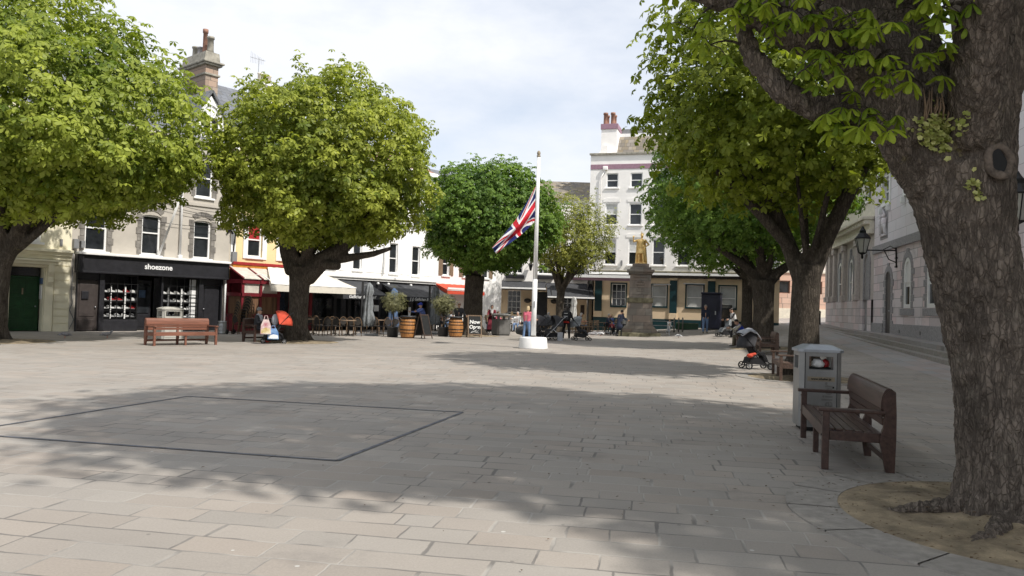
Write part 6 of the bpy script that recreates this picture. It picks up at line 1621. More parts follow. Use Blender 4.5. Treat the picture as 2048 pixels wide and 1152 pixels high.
o.ell((0, -.05, 0), .07, .04, .07); o = o.build('star_ornament', M['iron']); o.location = row(8.78, .02, 5.0); o.rotation_euler = (0, 0, math.atan2(Du[1], Du[0])); tag(o, 'black star shaped wall ornament beside the swan-neck lantern', 'ornament')
for i, (s0, z0, s1, z1, sag) in enumerate(((3.2, 5.25, 9.0, 5.15, .25), (4.2, 5.9, 9.2, 5.55, .2), (4.0, 6.6, 8.6, 5.8, .35))):
    p, q = row(s0, .12, z0), row(s1, .12, z1); o = MB().tube([p.lerp(q, t / 12) - Vector((0, 0, sag * 4 * (t / 12) * (1 - t / 12))) for t in range(13)], .012, 5).build('overhead_cable', M['iron'])
    tag(o, ['lowest black cable slung across the grey shop building', 'middle black cable slung across the grey shop building', 'highest black cable slung across the grey shop building'][i], 'cable', 'cables on the grey building')
# shoes on display behind the shop window
sh = MB().prism([(-.13, 0), (.13, 0), (.13, .035), (.05, .06), (-.04, .11), (-.13, .11)], -.04, .04).mesh('shoe')
cols = ['white_plastic', 'bright_red', 'pale_fabric', 'pale_fabric', 'white_plastic', 'plastic_grey']
k = 0
for a, n, wd in ((3.05, 5, 1.3), (5.7, 5, 1.3)):
    for r_ in range(4):
        for i in range(n):
            o = bpy.data.objects.new('shoe', sh.copy()); o.data.materials.append(M[cols[rs.randrange(6)] if a < 4 else cols[rs.choice((0, 2, 5, 5))]]); COL.objects.link(o)
            o.location = row(a + wd * i / (n - 1), -.22, .645 + r_ * .36); o.rotation_euler = (0, 0, math.atan2(Du[1], Du[0]) + rs.uniform(-.5, .5)); o.scale = (1.15,) * 3
            tag(o, ['pale or red shoe on the shelves nearer the brown shop door', 'dark or white shoe on the shelves nearer the black shop door'][a > 4], 'shoe', ['shoes in the first shop window', 'shoes in the second shop window'][a > 4])

# ================================================================ people
C('skin', (0.50, 0.30, 0.21), 0.55, var=0.06); C('hair_blond', (0.50, 0.38, 0.22), 0.6, var=0.25, scale=30); C('hair_dark', (0.02, 0.014, 0.01), 0.5, var=0.3, scale=30); C('hair_brown', (0.07, 0.04, 0.02), 0.5, var=0.3, scale=30); C('hair_grey', (0.38, 0.37, 0.36), 0.6, var=0.2, scale=30)
for k, c in dict(pink=(0.62, 0.14, 0.20), denim=(0.16, 0.25, 0.42), denim_dark=(0.07, 0.10, 0.17), black=(0.014, 0.014, 0.016), charcoal=(0.045, 0.045, 0.05), navy=(0.02, 0.026, 0.05), white=(0.72, 0.72, 0.70), cream=(0.62, 0.56, 0.45), red=(0.50, 0.03, 0.02), burgundy=(0.16, 0.015, 0.03), blue=(0.10, 0.15, 0.38), royal=(0.03, 0.06, 0.42), khaki=(0.14, 0.12, 0.08), lightgrey=(0.42, 0.43, 0.46), salmon=(0.55, 0.22, 0.17)).items():
    C('cloth_' + k, c, 0.85, var=0.14, scale=7, bump=0.15)

FWD, DN, SD = Vector((0, -1, 0)), Vector((0, 0, -1)), Vector((1, 0, 0))
def ldir(f, o, sgn):
    f, o = R(f), R(o)
    return DN * math.cos(f) * math.cos(o) + FWD * math.sin(f) * math.cos(o) + SD * sgn * math.sin(o)

def person(label, loc, rz, H=1.7, lean=3, head=5, turn=0, arms=((8, 8, 15), (8, 8, 15)), legs=((2, 4, 4), (-2, 4, 4)), sit=None, top='cloth_navy', sleeve=True, bottom='cloth_denim', coat=None, hair='hair_brown', style='short', shoes='cloth_black', hat=None, glasses=False, group=None, vox=.019, wide=1.0, skirt=None, vest=None, scarf=None, fore_in=(0, 0)):
    """a figure facing local -y; arms and legs: (swing forward, outward, joint bend) for each side"""
    k = H / 1.72
    T = thing('person', label, 'person', loc, rz, group)
    P0 = Vector((0, 0, (sit + .10 * k) if sit is not None else .915 * k))
    if sit is None:   # keep the lower foot on the ground
        low = max(.43 * k * math.cos(R(f)) + .41 * k * math.cos(R(f - b)) for f, o, b in legs); P0.z = low + .095 * k
    L_ = R(lean); up = Vector((0, -math.sin(L_), math.cos(L_)))
    chest, neck = P0 + up * .30 * k, P0 + up * .50 * k
    hd_ = R(lean * .3 + head); hu = Vector((0, -math.sin(hd_), math.cos(hd_)))
    hc = neck + hu * .165 * k + Vector((0, -.012 * k, 0))
    rot = Matrix.Rotation(R(turn), 3, 'Z') @ Matrix.Rotation(hd_, 3, 'X')
    body = MB()
    body.ell(hc, .077 * k, .095 * k, .118 * k, 10, 14, rot)
    def hp(x, y, z): return hc + rot @ Vector((x * k, y * k, z * k))
    body.cap(hp(0, -.06, -.075), hp(0, -.07, -.085), .042 * k, .035 * k, 10)          # jaw
    body.cap(hp(0, -.092, .012), hp(0, -.112, -.025), .012 * k, .018 * k, 8)           # nose
    body.cap(hp(-.02, -.095, -.058), hp(.02, -.095, -.058), .011 * k, .011 * k, 6)     # mouth
    for sx in (-1, 1): body.ell(hp(sx * .078, .005, -.01), .014 * k, .022 * k, .032 * k, 6, 8)
    body.cap(neck - up * .04 * k, hc - hu * .07 * k, .056 * k, .05 * k)
    body.cap(P0 + up * .02 * k, chest, .115 * k, .12 * k)
    cl, tr, shm, fing = MB(), MB(), MB(), MB()
    # torso clothing
    for sx in (-1, 1):
        cl.cap(P0 + SD * sx * .055 * k * wide + up * .04 * k, chest + SD * sx * .075 * k * wide + up * .02 * k, .112 * k * wide, .115 * k * wide)
    sh = [neck - up * .06 * k + SD * sx * .165 * k for sx in (-1, 1)]
    cl.cap(sh[0], sh[1], .068 * k, .068 * k); cl.cap(chest + up * .03 * k, neck - up * .05 * k, .12 * k, .075 * k)
    wr_ = []
    for i, sx in enumerate((-1, 1)):
        f, o, b = arms[i]; s0 = sh[i] + SD * sx * .02 * k
        el = s0 + ldir(f, o, sx) * .285 * k; wd = ldir(f + b, o - fore_in[i], sx); wr = el + wd * .245 * k
        body.cap(s0, el, .044 * k, .036 * k); body.cap(el, wr, .036 * k, .026 * k)
        cl.cap(s0, el, .058 * k, .052 * k)
        if sleeve: cl.cap(el, wr - wd * .02 * k, .050 * k, .040 * k)
        hn = wd; sdv = (SD * sx).cross(hn).normalized() if abs(hn.dot(SD)) < .95 else Vector((0, 0, 1))
        pl = wr + hn * .075 * k
        body.cap(wr, pl - hn * .01 * k, .026 * k, .034 * k)
        bendv = (hn.cross(sdv)).normalized() * (-sx)
        for q, (ofs, ln) in enumerate(((-.030, .062), (-.010, .075), (.010, .070), (.029, .055))):
            a0 = pl + sdv * ofs * k; a1 = a0 + (hn * .9 + bendv * .25).normalized() * ln * .55 * k; a2 = a1 + (hn * .65 + bendv * .75).normalized() * ln * .55 * k
            fing.tube([a0 - hn * .02 * k, a0, a1, a2], [.010 * k, .010 * k, .009 * k, .006 * k], 6)
        t0 = wr + hn * .03 * k - sdv * .03 * k; fing.tube([t0, t0 + (hn * .6 - sdv * .8) * .035 * k, t0 + (hn * 1.3 - sdv * .9 + bendv * .3) * .055 * k], [.012 * k, .011 * k, .007 * k], 6)
        wr_.append(pl)
    tr.cap(P0 - SD * .06 * k * wide + up * .03 * k, P0 + SD * .06 * k * wide + up * .03 * k, .118 * k, .118 * k)
    for i, sx in enumerate((-1, 1)):
        f, o, b = legs[i]
        h0 = P0 + SD * sx * .085 * k * wide; kn_ = h0 + ldir(f, o, sx) * .43 * k; sd_ = ldir(f - b, o * .5, sx); an = kn_ + sd_ * .41 * k
        body.cap(h0, kn_, .072 * k, .05 * k); body.cap(kn_, an, .05 * k, .034 * k)
        tr.cap(h0, kn_, .092 * k * wide, .066 * k); tr.cap(kn_, an - sd_ * .03 * k, .064 * k, .053 * k)
        fdir = Vector((0, -math.cos(R(min(0, (f - b) * .6))), math.sin(R(min(0, (f - b) * .6)))))
        shm.cap(an + Vector((0, .03 * k, -.035 * k)), an + fdir * .15 * k + Vector((0, 0, -.045 * k)), .046 * k, .038 * k, 10)
        shm.cap(an + sd_ * -.02, an + Vector((0, 0, -.03 * k)), .044 * k, .044 * k, 10)
    me = remesh(body, vox, 2, 'body', .4); join_mesh(me, fing); me.polygons.foreach_set('use_smooth', [True] * len(me.polygons)); me.name = 'body'
    link('body', me, 'skin', T)
    link('trousers', remesh(tr, vox + .003, 3, 'trousers', .4), bottom, T)
    link('shoes', remesh(shm, vox - .003, 2, 'shoes', .4), shoes, T)
    if coat:
        cl.cap(P0 + up * .1 * k, P0 + Vector((0, .02, -coat)) * k, .165 * k, .215 * k); cl.cap(P0 + up * .1 * k, P0 + Vector((0, -.04, -coat)) * k, .16 * k, .20 * k)
    link('jacket' if coat else 'top', remesh(cl, vox + .003, 3, 'top', .45), top, T)
    if skirt: link('skirt', remesh(MB().cap(P0 + up * .06 * k, P0 + DN * .34 * k, .135 * k, .20 * k), vox + .004, 2, 'skirt'), skirt, T)
    if vest:
        v_ = MB()
        for sx in (-1, 1): v_.cap(P0 + SD * sx * .06 * k + up * .08 * k, chest + SD * sx * .08 * k + up * .04 * k, .124 * k, .126 * k)
        v_.cap(sh[0] + SD * .03 * k, sh[1] - SD * .03 * k, .078 * k, .078 * k); link('vest', remesh(v_, vox + .003, 3, 'vest'), vest, T)
    if scarf: link('scarf', remesh(MB().cap(neck + SD * .06 * k, neck - SD * .06 * k, .062 * k, .062 * k).cap(neck + Vector((.05 * k, -.10 * k, -.03)), neck + Vector((.03 * k, -.13 * k, -.22 * k)), .04 * k, .045 * k).cap(neck + Vector((-.05 * k, -.10 * k, -.03)), neck + Vector((-.04 * k, -.13 * k, -.2 * k)), .04 * k, .045 * k), vox, 2, 'scarf'), scarf, T)
    hm = MB()
    if style != 'bald':
        hm.ell(hp(0, .022, .030), .086 * k, .096 * k, .108 * k, 9, 14, rot)
        if style == 'long': hm.cap(hp(0, .055, -.01), hp(0, .085, -.20), .075 * k, .06 * k); hm.cap(hp(.06, .03, -.02), hp(.07, .05, -.15), .035 * k, .03 * k); hm.cap(hp(-.06, .03, -.02), hp(-.07, .05, -.15), .035 * k, .03 * k)
        if style == 'bob': hm.cap(hp(0, .045, 0), hp(0, .05, -.085), .082 * k, .07 * k); hm.cap(hp(.06, .01, .0), hp(.068, .01, -.08), .035 * k, .03 * k); hm.cap(hp(-.06, .01, .0), hp(-.068, .01, -.08), .035 * k, .03 * k)
        if style == 'bun': hm.ell(hp(0, .11, .07), .04 * k, .04 * k, .04 * k)
        link('hair', remesh(hm, vox - .003, 2, 'hair'), hair, T)
    for sx in (-1, 1): MB().ell(hp(sx * .031, -.089, .012), .011 * k, .008 * k, .008 * k, 6, 8).build('eye', M['rubber'], T)
    if hat:
        kind, hmt = hat
        q = MB().ell(hp(0, .015, .052), .097 * k, .108 * k, .098 * k, 8, 14, rot)
        if kind == 'cap': q.cap(hp(0, -.09, .055), hp(0, -.15, .045), .055 * k, .045 * k)
        else: q.cap(hp(-.07, 0, .03), hp(.07, 0, .03), .05 * k, .05 * k)
        link('hat', remesh(q, vox - .003, 2, 'hat'), hmt, T)
    if glasses: MB().rbox(-.065 * k, .065 * k, -.012, .006, -.014, .016, .004).build('sunglasses', M['rubber'], T).location = hp(0, -.098, .014)
    T['hand'] = [tuple(p) for p in wr_]
    return T

def face_to(dx, dy): return math.atan2(dx, -dy)
VIEW = lambda p: math.atan2(p.x, p.y)          # bearing of a place from the camera
def toward_cam(p): return face_to(-p.x, -p.y)
def away(p): return face_to(p.x, p.y)
def to_right(p): return face_to(p.y, -p.x)
def to_left(p): return face_to(-p.y, p.x)

# woman on the bench with the pram
cB = Vector((pB2.x, pB2.y, 0)) + Matrix.Rotation(rzB2, 3, 'Z') @ Vector((1.05, .30, 0))
q = cB + Matrix.Rotation(rzB2, 3, 'Z') @ Vector((-.62, .06, 0))
person('woman in grey knitted hat, sunglasses and dark jacket sitting on a bench', q, R(76), 1.64, lean=2, head=4, arms=((30, 12, 70), (35, 10, 60)), legs=((78, 6, 78), (74, 6, 70)), sit=.435, top='cloth_charcoal', bottom='cloth_charcoal', hair='hair_dark', hat=('beanie', 'plastic_grey'), glasses=True, scarf='cloth_lightgrey', shoes='cloth_red', wide=1.12)
p = gp(1053, 682); person('blond woman in pink top and blue jeans standing behind the flagpole', p, away(p) - R(28), 1.66, lean=4, head=14, arms=((25, 10, 55), (20, 12, 50)), legs=((3, 4, 3), (-4, 5, 3)), top='cloth_pink', bottom='cloth_denim', hair='hair_blond', style='bob', shoes='cloth_white', wide=1.08)
p = gp(1132, 681); pk = p; bp_yaw = away(p) - R(8)
person('long-haired person in black with a red waist seen from behind', p, bp_yaw, 1.74, lean=3, head=10, arms=((24, 14, 35), (28, 12, 30)), legs=((3, 5, 3), (-3, 5, 3)), top='cloth_black', bottom='cloth_black', hair='hair_dark', style='long', shoes='cloth_white', wide=1.12, scarf=None, vest=None)
o = MB().lathe([(.17, 0), (.175, .05), (.165, .09)], 20, sx=1.1, sy=.8).build('waist_jacket', M['cloth_red']); o.location = p + Vector((0, 0, .88)); o.rotation_euler = (0, 0, bp_yaw); tag(o, 'red garment tied round the waist of the person in black', 'garment')
bk = thing('backpack', 'black backpack with white strips on the person in black', 'backpack', p + Vector((0, 0, 1.02)), bp_yaw)
MB().rbox(-.16, .16, .13, .30, 0, .46, .06).build('body', M['cloth_black'], bk, True); m = MB().rbox(-.13, .13, .302, .36, .03, .24, .03); m.build('front_pocket', M['cloth_charcoal'], bk, True)
MB().box(-.09, .09, .361, .364, .18, .20).box(-.09, .09, .303, .306, .33, .35).build('reflective_strip', M['white_plastic'], bk)
for sx in (-1, 1): MB().tube([(sx * .1, .14, .44), (sx * .12, .02, .50), (sx * .13, -.12, .38), (sx * .14, -.05, .12), (sx * .13, .14, .06)], .02, 6).build('strap', M['cloth_charcoal'], bk)
p = gy(1240, 46.5); person('woman in long dark coat and hat bending slightly beside the monument', p, to_right(p) + R(50), 1.60, lean=14, head=22, arms=((24, 12, 55), (28, 10, 60)), legs=((6, 3, 8), (-6, 3, 6)), top='cloth_navy', bottom='cloth_black', coat=.30, hair='hair_dark', hat=('beanie', 'cloth_black'), wide=1.2)
p = gp(1224, 671); person('toddler in dark clothes toddling among the pigeons', p, toward_cam(p) - R(20), .86, lean=6, head=8, arms=((10, 30, 20), (5, 35, 25)), legs=((16, 6, 8), (-12, 6, 6)), top='cloth_burgundy', bottom='cloth_black', hair='hair_brown', vox=.015)
p = gp(1337, 671); person('small child in white top running past the monument', p, toward_cam(p) + R(35), 1.06, lean=10, head=5, arms=((40, 12, 70), (-25, 14, 60)), legs=((30, 3, 20), (-28, 3, 40)), top='cloth_white', bottom='cloth_lightgrey', hair='hair_brown', style='bob', shoes='cloth_white', vox=.015, skirt='cloth_white')
p = gp(1410, 667); person('man in navy jacket and pale jeans walking toward the viewer', p, toward_cam(p) + R(6), 1.78, lean=2, head=8, arms=((14, 9, 42), (16, 9, 40)), legs=((9, 3, 4), (-9, 3, 10)), top='cloth_navy', bottom='cloth_denim', hair='hair_grey', style='short', shoes='cloth_khaki', wide=1.12, fore_in=(30, 30))
p = gp(1468, 676); pcard = p; person('woman in white cardigan pushing a grey pushchair under the trees', p, to_left(p) + R(25), 1.66, lean=14, head=20, arms=((38, 14, 30), (38, 14, 30)), legs=((12, 4, 10), (-10, 4, 8)), top='cloth_black', bottom='cloth_black', vest='cloth_white', hair='hair_dark', style='bun')
# youth reading on the bench
q = pY + Matrix.Rotation(row_rz, 3, 'Z') @ Vector((-.55, .02, 0)); q.z = hgt(q.x, q.y)
person('dark-haired youth in blue and cream jacket bent over his reading', q, row_rz + R(4), 1.70, lean=24, head=34, arms=((48, 8, 55), (46, 8, 58)), legs=((74, 8, 70), (70, 8, 62)), sit=.435, top='cloth_cream', vest='cloth_royal', bottom='cloth_khaki', hair='hair_dark', shoes='cloth_black')
o = MB().bar((-.2, 0, 0), (0, .05, .02), .30, .008).bar((0, .05, .02), (.2, 0, .0), .30, .008).build('newspaper', M['white_plastic']); qq = q + Matrix.Rotation(row_rz, 3, 'Z') @ Vector((0, -.46, 0)); o.location = (qq.x, qq.y, qq.z + .78); o.rotation_euler = (R(38), 0, row_rz); tag(o, 'white newspaper in the hands of the seated youth', 'newspaper')
p = Vector((bar2.x * 1.035, bar2.y * 1.035, 0)); person('man in dark jacket and sunglasses standing behind the second barrel', p + Vector((.12, 0, 0)), toward_cam(p) + R(8), 1.76, lean=8, head=2, arms=((25, 16, 45), (25, 16, 45)), top='cloth_charcoal', bottom='cloth_black', hair='hair_grey', glasses=True, wide=1.15)
p = gp(846, 668); person('person in blue shirt and blue cap leaning at the first barrel', p, to_left(p) + R(35), 1.70, lean=24, head=-6, arms=((55, 10, 40), (60, 10, 35)), legs=((30, 6, 25), (5, 6, 10)), top='cloth_blue', bottom='cloth_black', hair='hair_dark', hat=('cap', 'cloth_royal'), wide=1.1)
p = gy(984, 46); pserv = p; person('person in burgundy and white behind a red pushchair by the dark trunk', p, toward_cam(p), 1.68, lean=8, head=10, arms=((35, 10, 45), (35, 10, 45)), top='cloth_burgundy', vest=None, scarf='cloth_white', bottom='cloth_black', hair='hair_dark', style='bun')
# seated terrace customers
rs = random.Random(5)
tops = ['cloth_white', 'cloth_white', 'cloth_pink', 'cloth_white', 'cloth_lightgrey', 'cloth_salmon', 'cloth_khaki', 'cloth_charcoal', 'cloth_navy', 'cloth_blue', 'cloth_white', 'cloth_charcoal', 'cloth_lightgrey', 'cloth_burgundy']
desc = ['customer in white seated nearest the pink-topped woman', 'seated customer in white leaning over a terrace table', 'seated customer in pink behind the grey litter bin', 'seated customer in white behind the chalkboard', 'seated customer in pale grey with back to the pub wall', 'seated customer in salmon pink under the pub awning', 'seated customer in khaki at the terrace edge', 'seated customer in charcoal under the orange awning', 'seated customer in navy near the monument', 'seated customer in blue near the monument', 'seated customer in white half behind the monument', 'dark-topped customer seated behind the potted olive', 'customer in light grey seated behind the second potted olive', 'seated customer in burgundy beside the slender tree']
for i, (px, Y, yaw) in enumerate(((1047, 50.4, 70), (1036, 49.6, -20), (992, 48.8, 110), (988, 50.6, -60), (1022, 51.2, 150), (1160, 51.2, 90), (977, 48.2, 160), (880, 47.2, 60), (1216, 50.4, 60), (1225, 50.9, -60), (1249, 51.2, -80), (868, 46.8, 150), (905, 47.6, -90), (1096, 52.6, 140))):
    person(desc[i], gy(px, Y), R(yaw), 1.62 + .12 * rs.random(), lean=rs.uniform(-4, 16), head=rs.uniform(0, 15), arms=((rs.uniform(20, 55), 10, rs.uniform(30, 80)), (rs.uniform(20, 50), 12, rs.uniform(30, 80))), legs=((80, 6, 80), (76, 8, 72)), sit=.46, top=tops[i], bottom=rs.choice(['cloth_black', 'cloth_denim', 'cloth_khaki', 'cloth_charcoal']), hair=rs.choice(['hair_brown', 'hair_dark', 'hair_blond', 'hair_grey']), style=rs.choice(['short', 'bob', 'long']), vox=.024, group='customers on the pub terrace')

# ---------------------------------------------------------------- gilded statue
m = MB(); s_ = 1.0
m.cap((-.10, 0, .06), (-.11, -.02, .50), .075, .085).cap((-.11, -.02, .50), (-.09, 0, .95), .085, .13).cap((.16, -.10, .05), (.13, -.08, .48), .07, .085).cap((.13, -.08, .48), (.08, 0, .95), .085, .13)
m.cap((-.10, -.02, .05), (-.13, -.18, .04), .06, .045).cap((.16, -.12, .05), (.2, -.28, .04), .06, .045)
m.cap((-.05, 0, .98), (.02, -.02, 1.36), .17, .19).cap((.04, 0, .98), (.02, -.02, 1.36), .17, .18).cap((-.2, 0, 1.46), (.24, 0, 1.44), .085, .085).cap((.02, 0, 1.46), (.03, -.01, 1.62), .065, .06)
m.ell((.04, -.02, 1.74), .09, .11, .13, 10, 12).cap((.04, -.12, 1.74), (.04, -.135, 1.71), .015, .02)
m.cap((-.24, 0, 1.46), (-.46, -.08, 1.36), .065, .055).cap((-.46, -.08, 1.36), (-.50, -.20, 1.60), .05, .04).cap((-.50, -.2, 1.6), (-.50, -.22, 1.68), .04, .04).cap((-.50, -.22, 1.55), (-.40, -.2, 1.72), .02, .02)
m.cap((.26, 0, 1.44), (.46, .06, 1.20), .065, .055).cap((.46, .06, 1.20), (.24, -.12, 1.04), .05, .04)
for i in range(9):      # skirt pleats and cloak falling to the plinth
    a = -math.pi * .95 + i * math.pi * .9 / 8; m.cap((.0 + .13 * math.cos(a), .1 * math.sin(a), 1.0), (.0 + .22 * math.cos(a), .17 * math.sin(a), .66), .05, .06, 8)
for i in range(7): x = -.26 + i * .09; m.cap((x * .8, .14, 1.42), (x * 1.15 + .02, .20 + .03 * math.sin(i * 2), .06), .065, .075, 8)
m.cap((-.2, -.05, 1.42), (.22, -.16, .98), .05, .06).cap((.22, -.16, .98), (.28, .05, .2), .055, .07)
for i in range(8): a = math.pi * (.1 + .8 * i / 7); m.cap((.04 + .10 * math.cos(a), .02, 1.80 + .07 * math.sin(a)), (.04 + .13 * math.cos(a), .04, 1.83 + .10 * math.sin(a)), .02, .012, 6)
m.cap((.04, .03, 1.84), (.0, .08, 2.02), .04, .02, 8); m.rbox(-.36, .36, -.34, .30, -.01, .05, .01)
me = remesh(m, .022, 3, 'statue', .4); o = link('statue', me, 'gilt'); o.location = (MON[0].x, MON[0].y, MON[0].z + MON[1] + .012); o.rotation_euler = (0, 0, R(-8)); tag(o, 'gilded draped figure with raised arm on top of the monument', 'statue')

# ---------------------------------------------------------------- pushchairs, bags, birds
def wheel(T, x, y, r, w_, m_='rubber', hub='steel'):
    seg = 20; mb = MB(); vs, fs = [], []
    for a in range(seg):
        t = 2 * math.pi * a / seg
        for (rr, yy) in ((r * .74, -w_ / 2), (r, -w_ / 2), (r, w_ / 2), (r * .74, w_ / 2)): vs.append((x + rr * math.cos(t), y + yy, r + rr * math.sin(t)))
    for a in range(seg):
        b = (a + 1) % seg
        for j in range(4): fs.append((a * 4 + j, b * 4 + j, b * 4 + (j + 1) % 4, a * 4 + (j + 1) % 4))
    o = mb.add(vs, fs).build('wheel', M[m_], T)
    h_ = MB().tube([(x, y - w_ * .4, r), (x, y + w_ * .4, r)], r * .22, 10)
    for k in range(5): t = 2 * math.pi * k / 5; h_.bar((x, y, r), (x + r * .76 * math.cos(t), y, r + r * .76 * math.sin(t)), .018, .018, (0, 1, 0))
    h_.build('hub', M[hub], o)
def stroller(label, loc, rz, fabric='black_fabric', hood='black_fabric', rr=.10, rf=.08, long=False, twin=0.0, hub='plastic_grey', fwheel='rubber', hood_open=1.0, frame='iron'):
    """faces local +x, handle at -x"""
    T = thing('pushchair', label, 'pushchair', loc, rz, 'pushchairs on the square')
    for sy in (-1, 1): wheel(T, -.27, sy * .25, rr, .04, 'rubber', hub); wheel(T, .40, sy * .23, rf, .05, fwheel, hub)
    m = MB()
    for sy in (-1, 1):
        y = sy * .22
        m.tube([(.40, y, rf + .05), (.28, y, .26), (-.10, y, .62), (-.42, y, .98), (-.52, y, 1.03)], .014, 7).tube([(-.27, y, rr), (-.20, y, .30), (.04, y, .50)], .014, 7).tube([(-.27, y, rr), (.40, y, rf + .06)], .010, 6)
    m.tube([(-.52, -.22, 1.03), (-.54, 0, 1.035), (-.52, .22, 1.03)], .017, 7).tube([(-.27, -.25, rr), (-.27, .25, rr)], .011, 6).tube([(.40, -.22, rf), (.40, .22, rf)], .011, 6)
    m.build('frame', M[frame], T, True)
    seat = [(-.34, .92), (-.28, .95), (-.02, .50), (.22, .50), (.34, .26), (.30, .22), (.18, .42), (-.06, .40)]
    MB().prism(seat, -.19, .19).build('seat', M[fabric], T)
    MB().prism([(-.26, .16), (.24, .14), (.28, .32), (-.22, .34)], -.19, .19).build('basket', M['cloth_black'], T)
    # hood: fan of a quarter dome
    vs, fs = [], []; n1, n2 = 8, 14
    for i in range(n1 + 1):
        a = R(205 - 115 * hood_open * i / n1 - (18 if long else 0))
        for j in range(n2 + 1):
            b = math.pi * j / n2
            rad = (.46 if long else .40) * (1 + .03 * math.sin(i * math.pi))
            yy = -.23 * math.cos(b); q = rad * max(0.0, math.sin(b)) ** .45
            vs.append((-.10 + q * math.cos(a) * .95, yy, .66 + q * math.sin(a)))
    for i in range(n1):
        for j in range(n2): a = i * (n2 + 1) + j; fs.append((a, a + 1, a + n2 + 2, a + n2 + 1))
    h_ = MB().add(vs, fs).build('hood', M[hood], T, True); h_.modifiers.new('thick', 'SOLIDIFY').thickness = .012
    return T
p = gp(551, 687); prz = R(198)
stroller('pram with bright orange hood in front of the seated woman', p, prz, 'cloth_black', 'orange_fabric', .085, .085, True, hub='plastic_grey', fwheel='rubber').scale = (1.08,) * 3
def bag(label, loc, rz, w_, h_, mm, band):
    T = thing('shopping_bag', label, 'bag', loc, rz)
    m = MB(); pts = [(-w_ / 2, 0), (w_ / 2, 0), (w_ / 2 * .92, h_ * .6), (w_ / 2 * .5, h_), (-w_ / 2 * .5, h_), (-w_ / 2 * .92, h_ * .6)]
    m.prism(pts, -.07, .07); m.build('body', M[mm], T)
    MB().prism([(-w_ * .44, h_ * .06), (w_ * .44, h_ * .06), (w_ * .42, h_ * .36), (0, h_ * .46), (-w_ * .44, h_ * .30)], -.075, .075).build('print', M[band], T)
    MB().tube([(-w_ * .2, 0, h_ * .97), (-w_ * .12, 0, h_ * 1.25), (w_ * .12, 0, h_ * 1.25), (w_ * .2, 0, h_ * .97)], .012, 6).build('handle', M[mm], T)
C('bag_pink', (0.75, 0.22, 0.28), 0.5, var=0.3, scale=4, col2=(0.80, 0.78, 0.72)); C('bag_yellow', (0.75, 0.52, 0.10), 0.5, var=0.3, scale=6, col2=(0.8, 0.7, 0.5)); C('bag_blue', (0.04, 0.14, 0.50), 0.5, var=0.3, scale=7, col2=(0.3, 0.5, 0.75))
q = gp(532, 688); bag('pink and white shopping bag with yellow print by the seated woman', q + Vector((0, -.1, .36)), R(20), .36, .52, 'bag_pink', 'bag_yellow')
q = gp(541, 688); bag('blue printed shopping bag hanging under the pink one', q + Vector((.08, .0, .18)), R(25), .38, .38, 'bag_blue', 'white_plastic')
o = MB().ell((0, 0, .2), .13, .10, .22, 8, 12).build('grey_coat', M['cloth_lightgrey']); q = gp(545, 687); o.location = q + Vector((.05, .05, .66)); tag(o, 'pale grey coat hung over the pram handle', 'coat')
p = gp(1070, 681); stroller('black pram with big round cover behind the flagpole', p + Vector((0, .3, 0)), R(188), 'black_fabric', 'cloth_charcoal', .14, .10, True).scale = (1.12,) * 3
o = remesh(MB().cap((-.25, 0, .50), (.25, 0, .55), .17, .24).cap((-.30, 0, .40), (.1, 0, .35), .12, .16), .025, 3, 'pram_footmuff'); o = link('pram_footmuff', o, 'black_fabric'); q = gp(1050, 681); o.location = q + Vector((-.05, .35, 0)); tag(o, 'black padded pram footmuff bulging out behind the pink-topped woman', 'bag')  # padded footmuff of the pram, modelled as a loose lump
p = gp(1104, 681); stroller('dark pushchair between flagpole and backpack wearer, hood up', p + Vector((0, .1, 0)), R(200), 'cloth_charcoal', 'cloth_charcoal', .11, .09, True, hub='steel', frame='steel').scale = (1.12,) * 3
p = gp(1090, 680); stroller('black pushchair with deep hood squeezed behind the flagpole group', p + Vector((0, .9, 0)), R(165), 'black_fabric', 'black_fabric', .12, .09, True).scale = (1.12,) * 3
p = gp(1160, 681); stroller('light grey and black pushchair to the side of the backpack wearer', p, R(12), 'cloth_charcoal', 'grey_fabric', .085, .08, True, hub='plastic_grey').scale = (1.1,) * 3
o = MB().rbox(-.13, .13, -.10, .10, 0, .42, .03).build('tote_bag', M['cloth_lightgrey']); o.location = gp(1120, 682); tag(o, 'grey bag standing by the feet of the backpack wearer', 'bag')
p = gp(1508, 738); sp_ = p
T = stroller('black pushchair parked at the end of the row benches, blanket over it', p, R(8), 'cloth_black', 'cloth_charcoal', .105, .10, True, hub='plastic_grey')
o = MB(); 
vs, fs = [], []
for i in range(9):
    for j in range(9):
        u, v = i / 8 - .5, j / 8 - .5; vs.append((u * .62, v * .56, .10 - .55 * abs(u) ** 1.6 - .35 * abs(v) ** 2 + .02 * math.sin(u * 14 + v * 5)))
for i in range(8):
    for j in range(8): a = i * 9 + j; fs.append((a, a + 1, a + 10, a + 9))
o = o.add(vs, fs).build('blanket', M['cloth_lightgrey'], None, True); o.modifiers.new('thick', 'SOLIDIFY').thickness = .02; o.location = (p.x - .18, p.y, p.z + 1.09); o.rotation_euler = (0, R(8), R(8)); tag(o, 'pale grey blanket draped over the black pushchair', 'blanket')
o = MB().ell((0, 0, 0), .10, .07, .06, 8, 10).cap((.03, 0, .02), (.14, 0, .05), .05, .04).build('soft_toy', M['orange_fabric'], None, True); o.location = (p.x - .20, p.y - .24, p.z + .40); tag(o, 'orange soft toy clipped to the side of the black pushchair', 'toy')
p = gp(1450, 673); stroller('grey pushchair pushed by the woman in white cardigan', p, R(195), 'grey_fabric', 'grey_fabric', .10, .09, False)
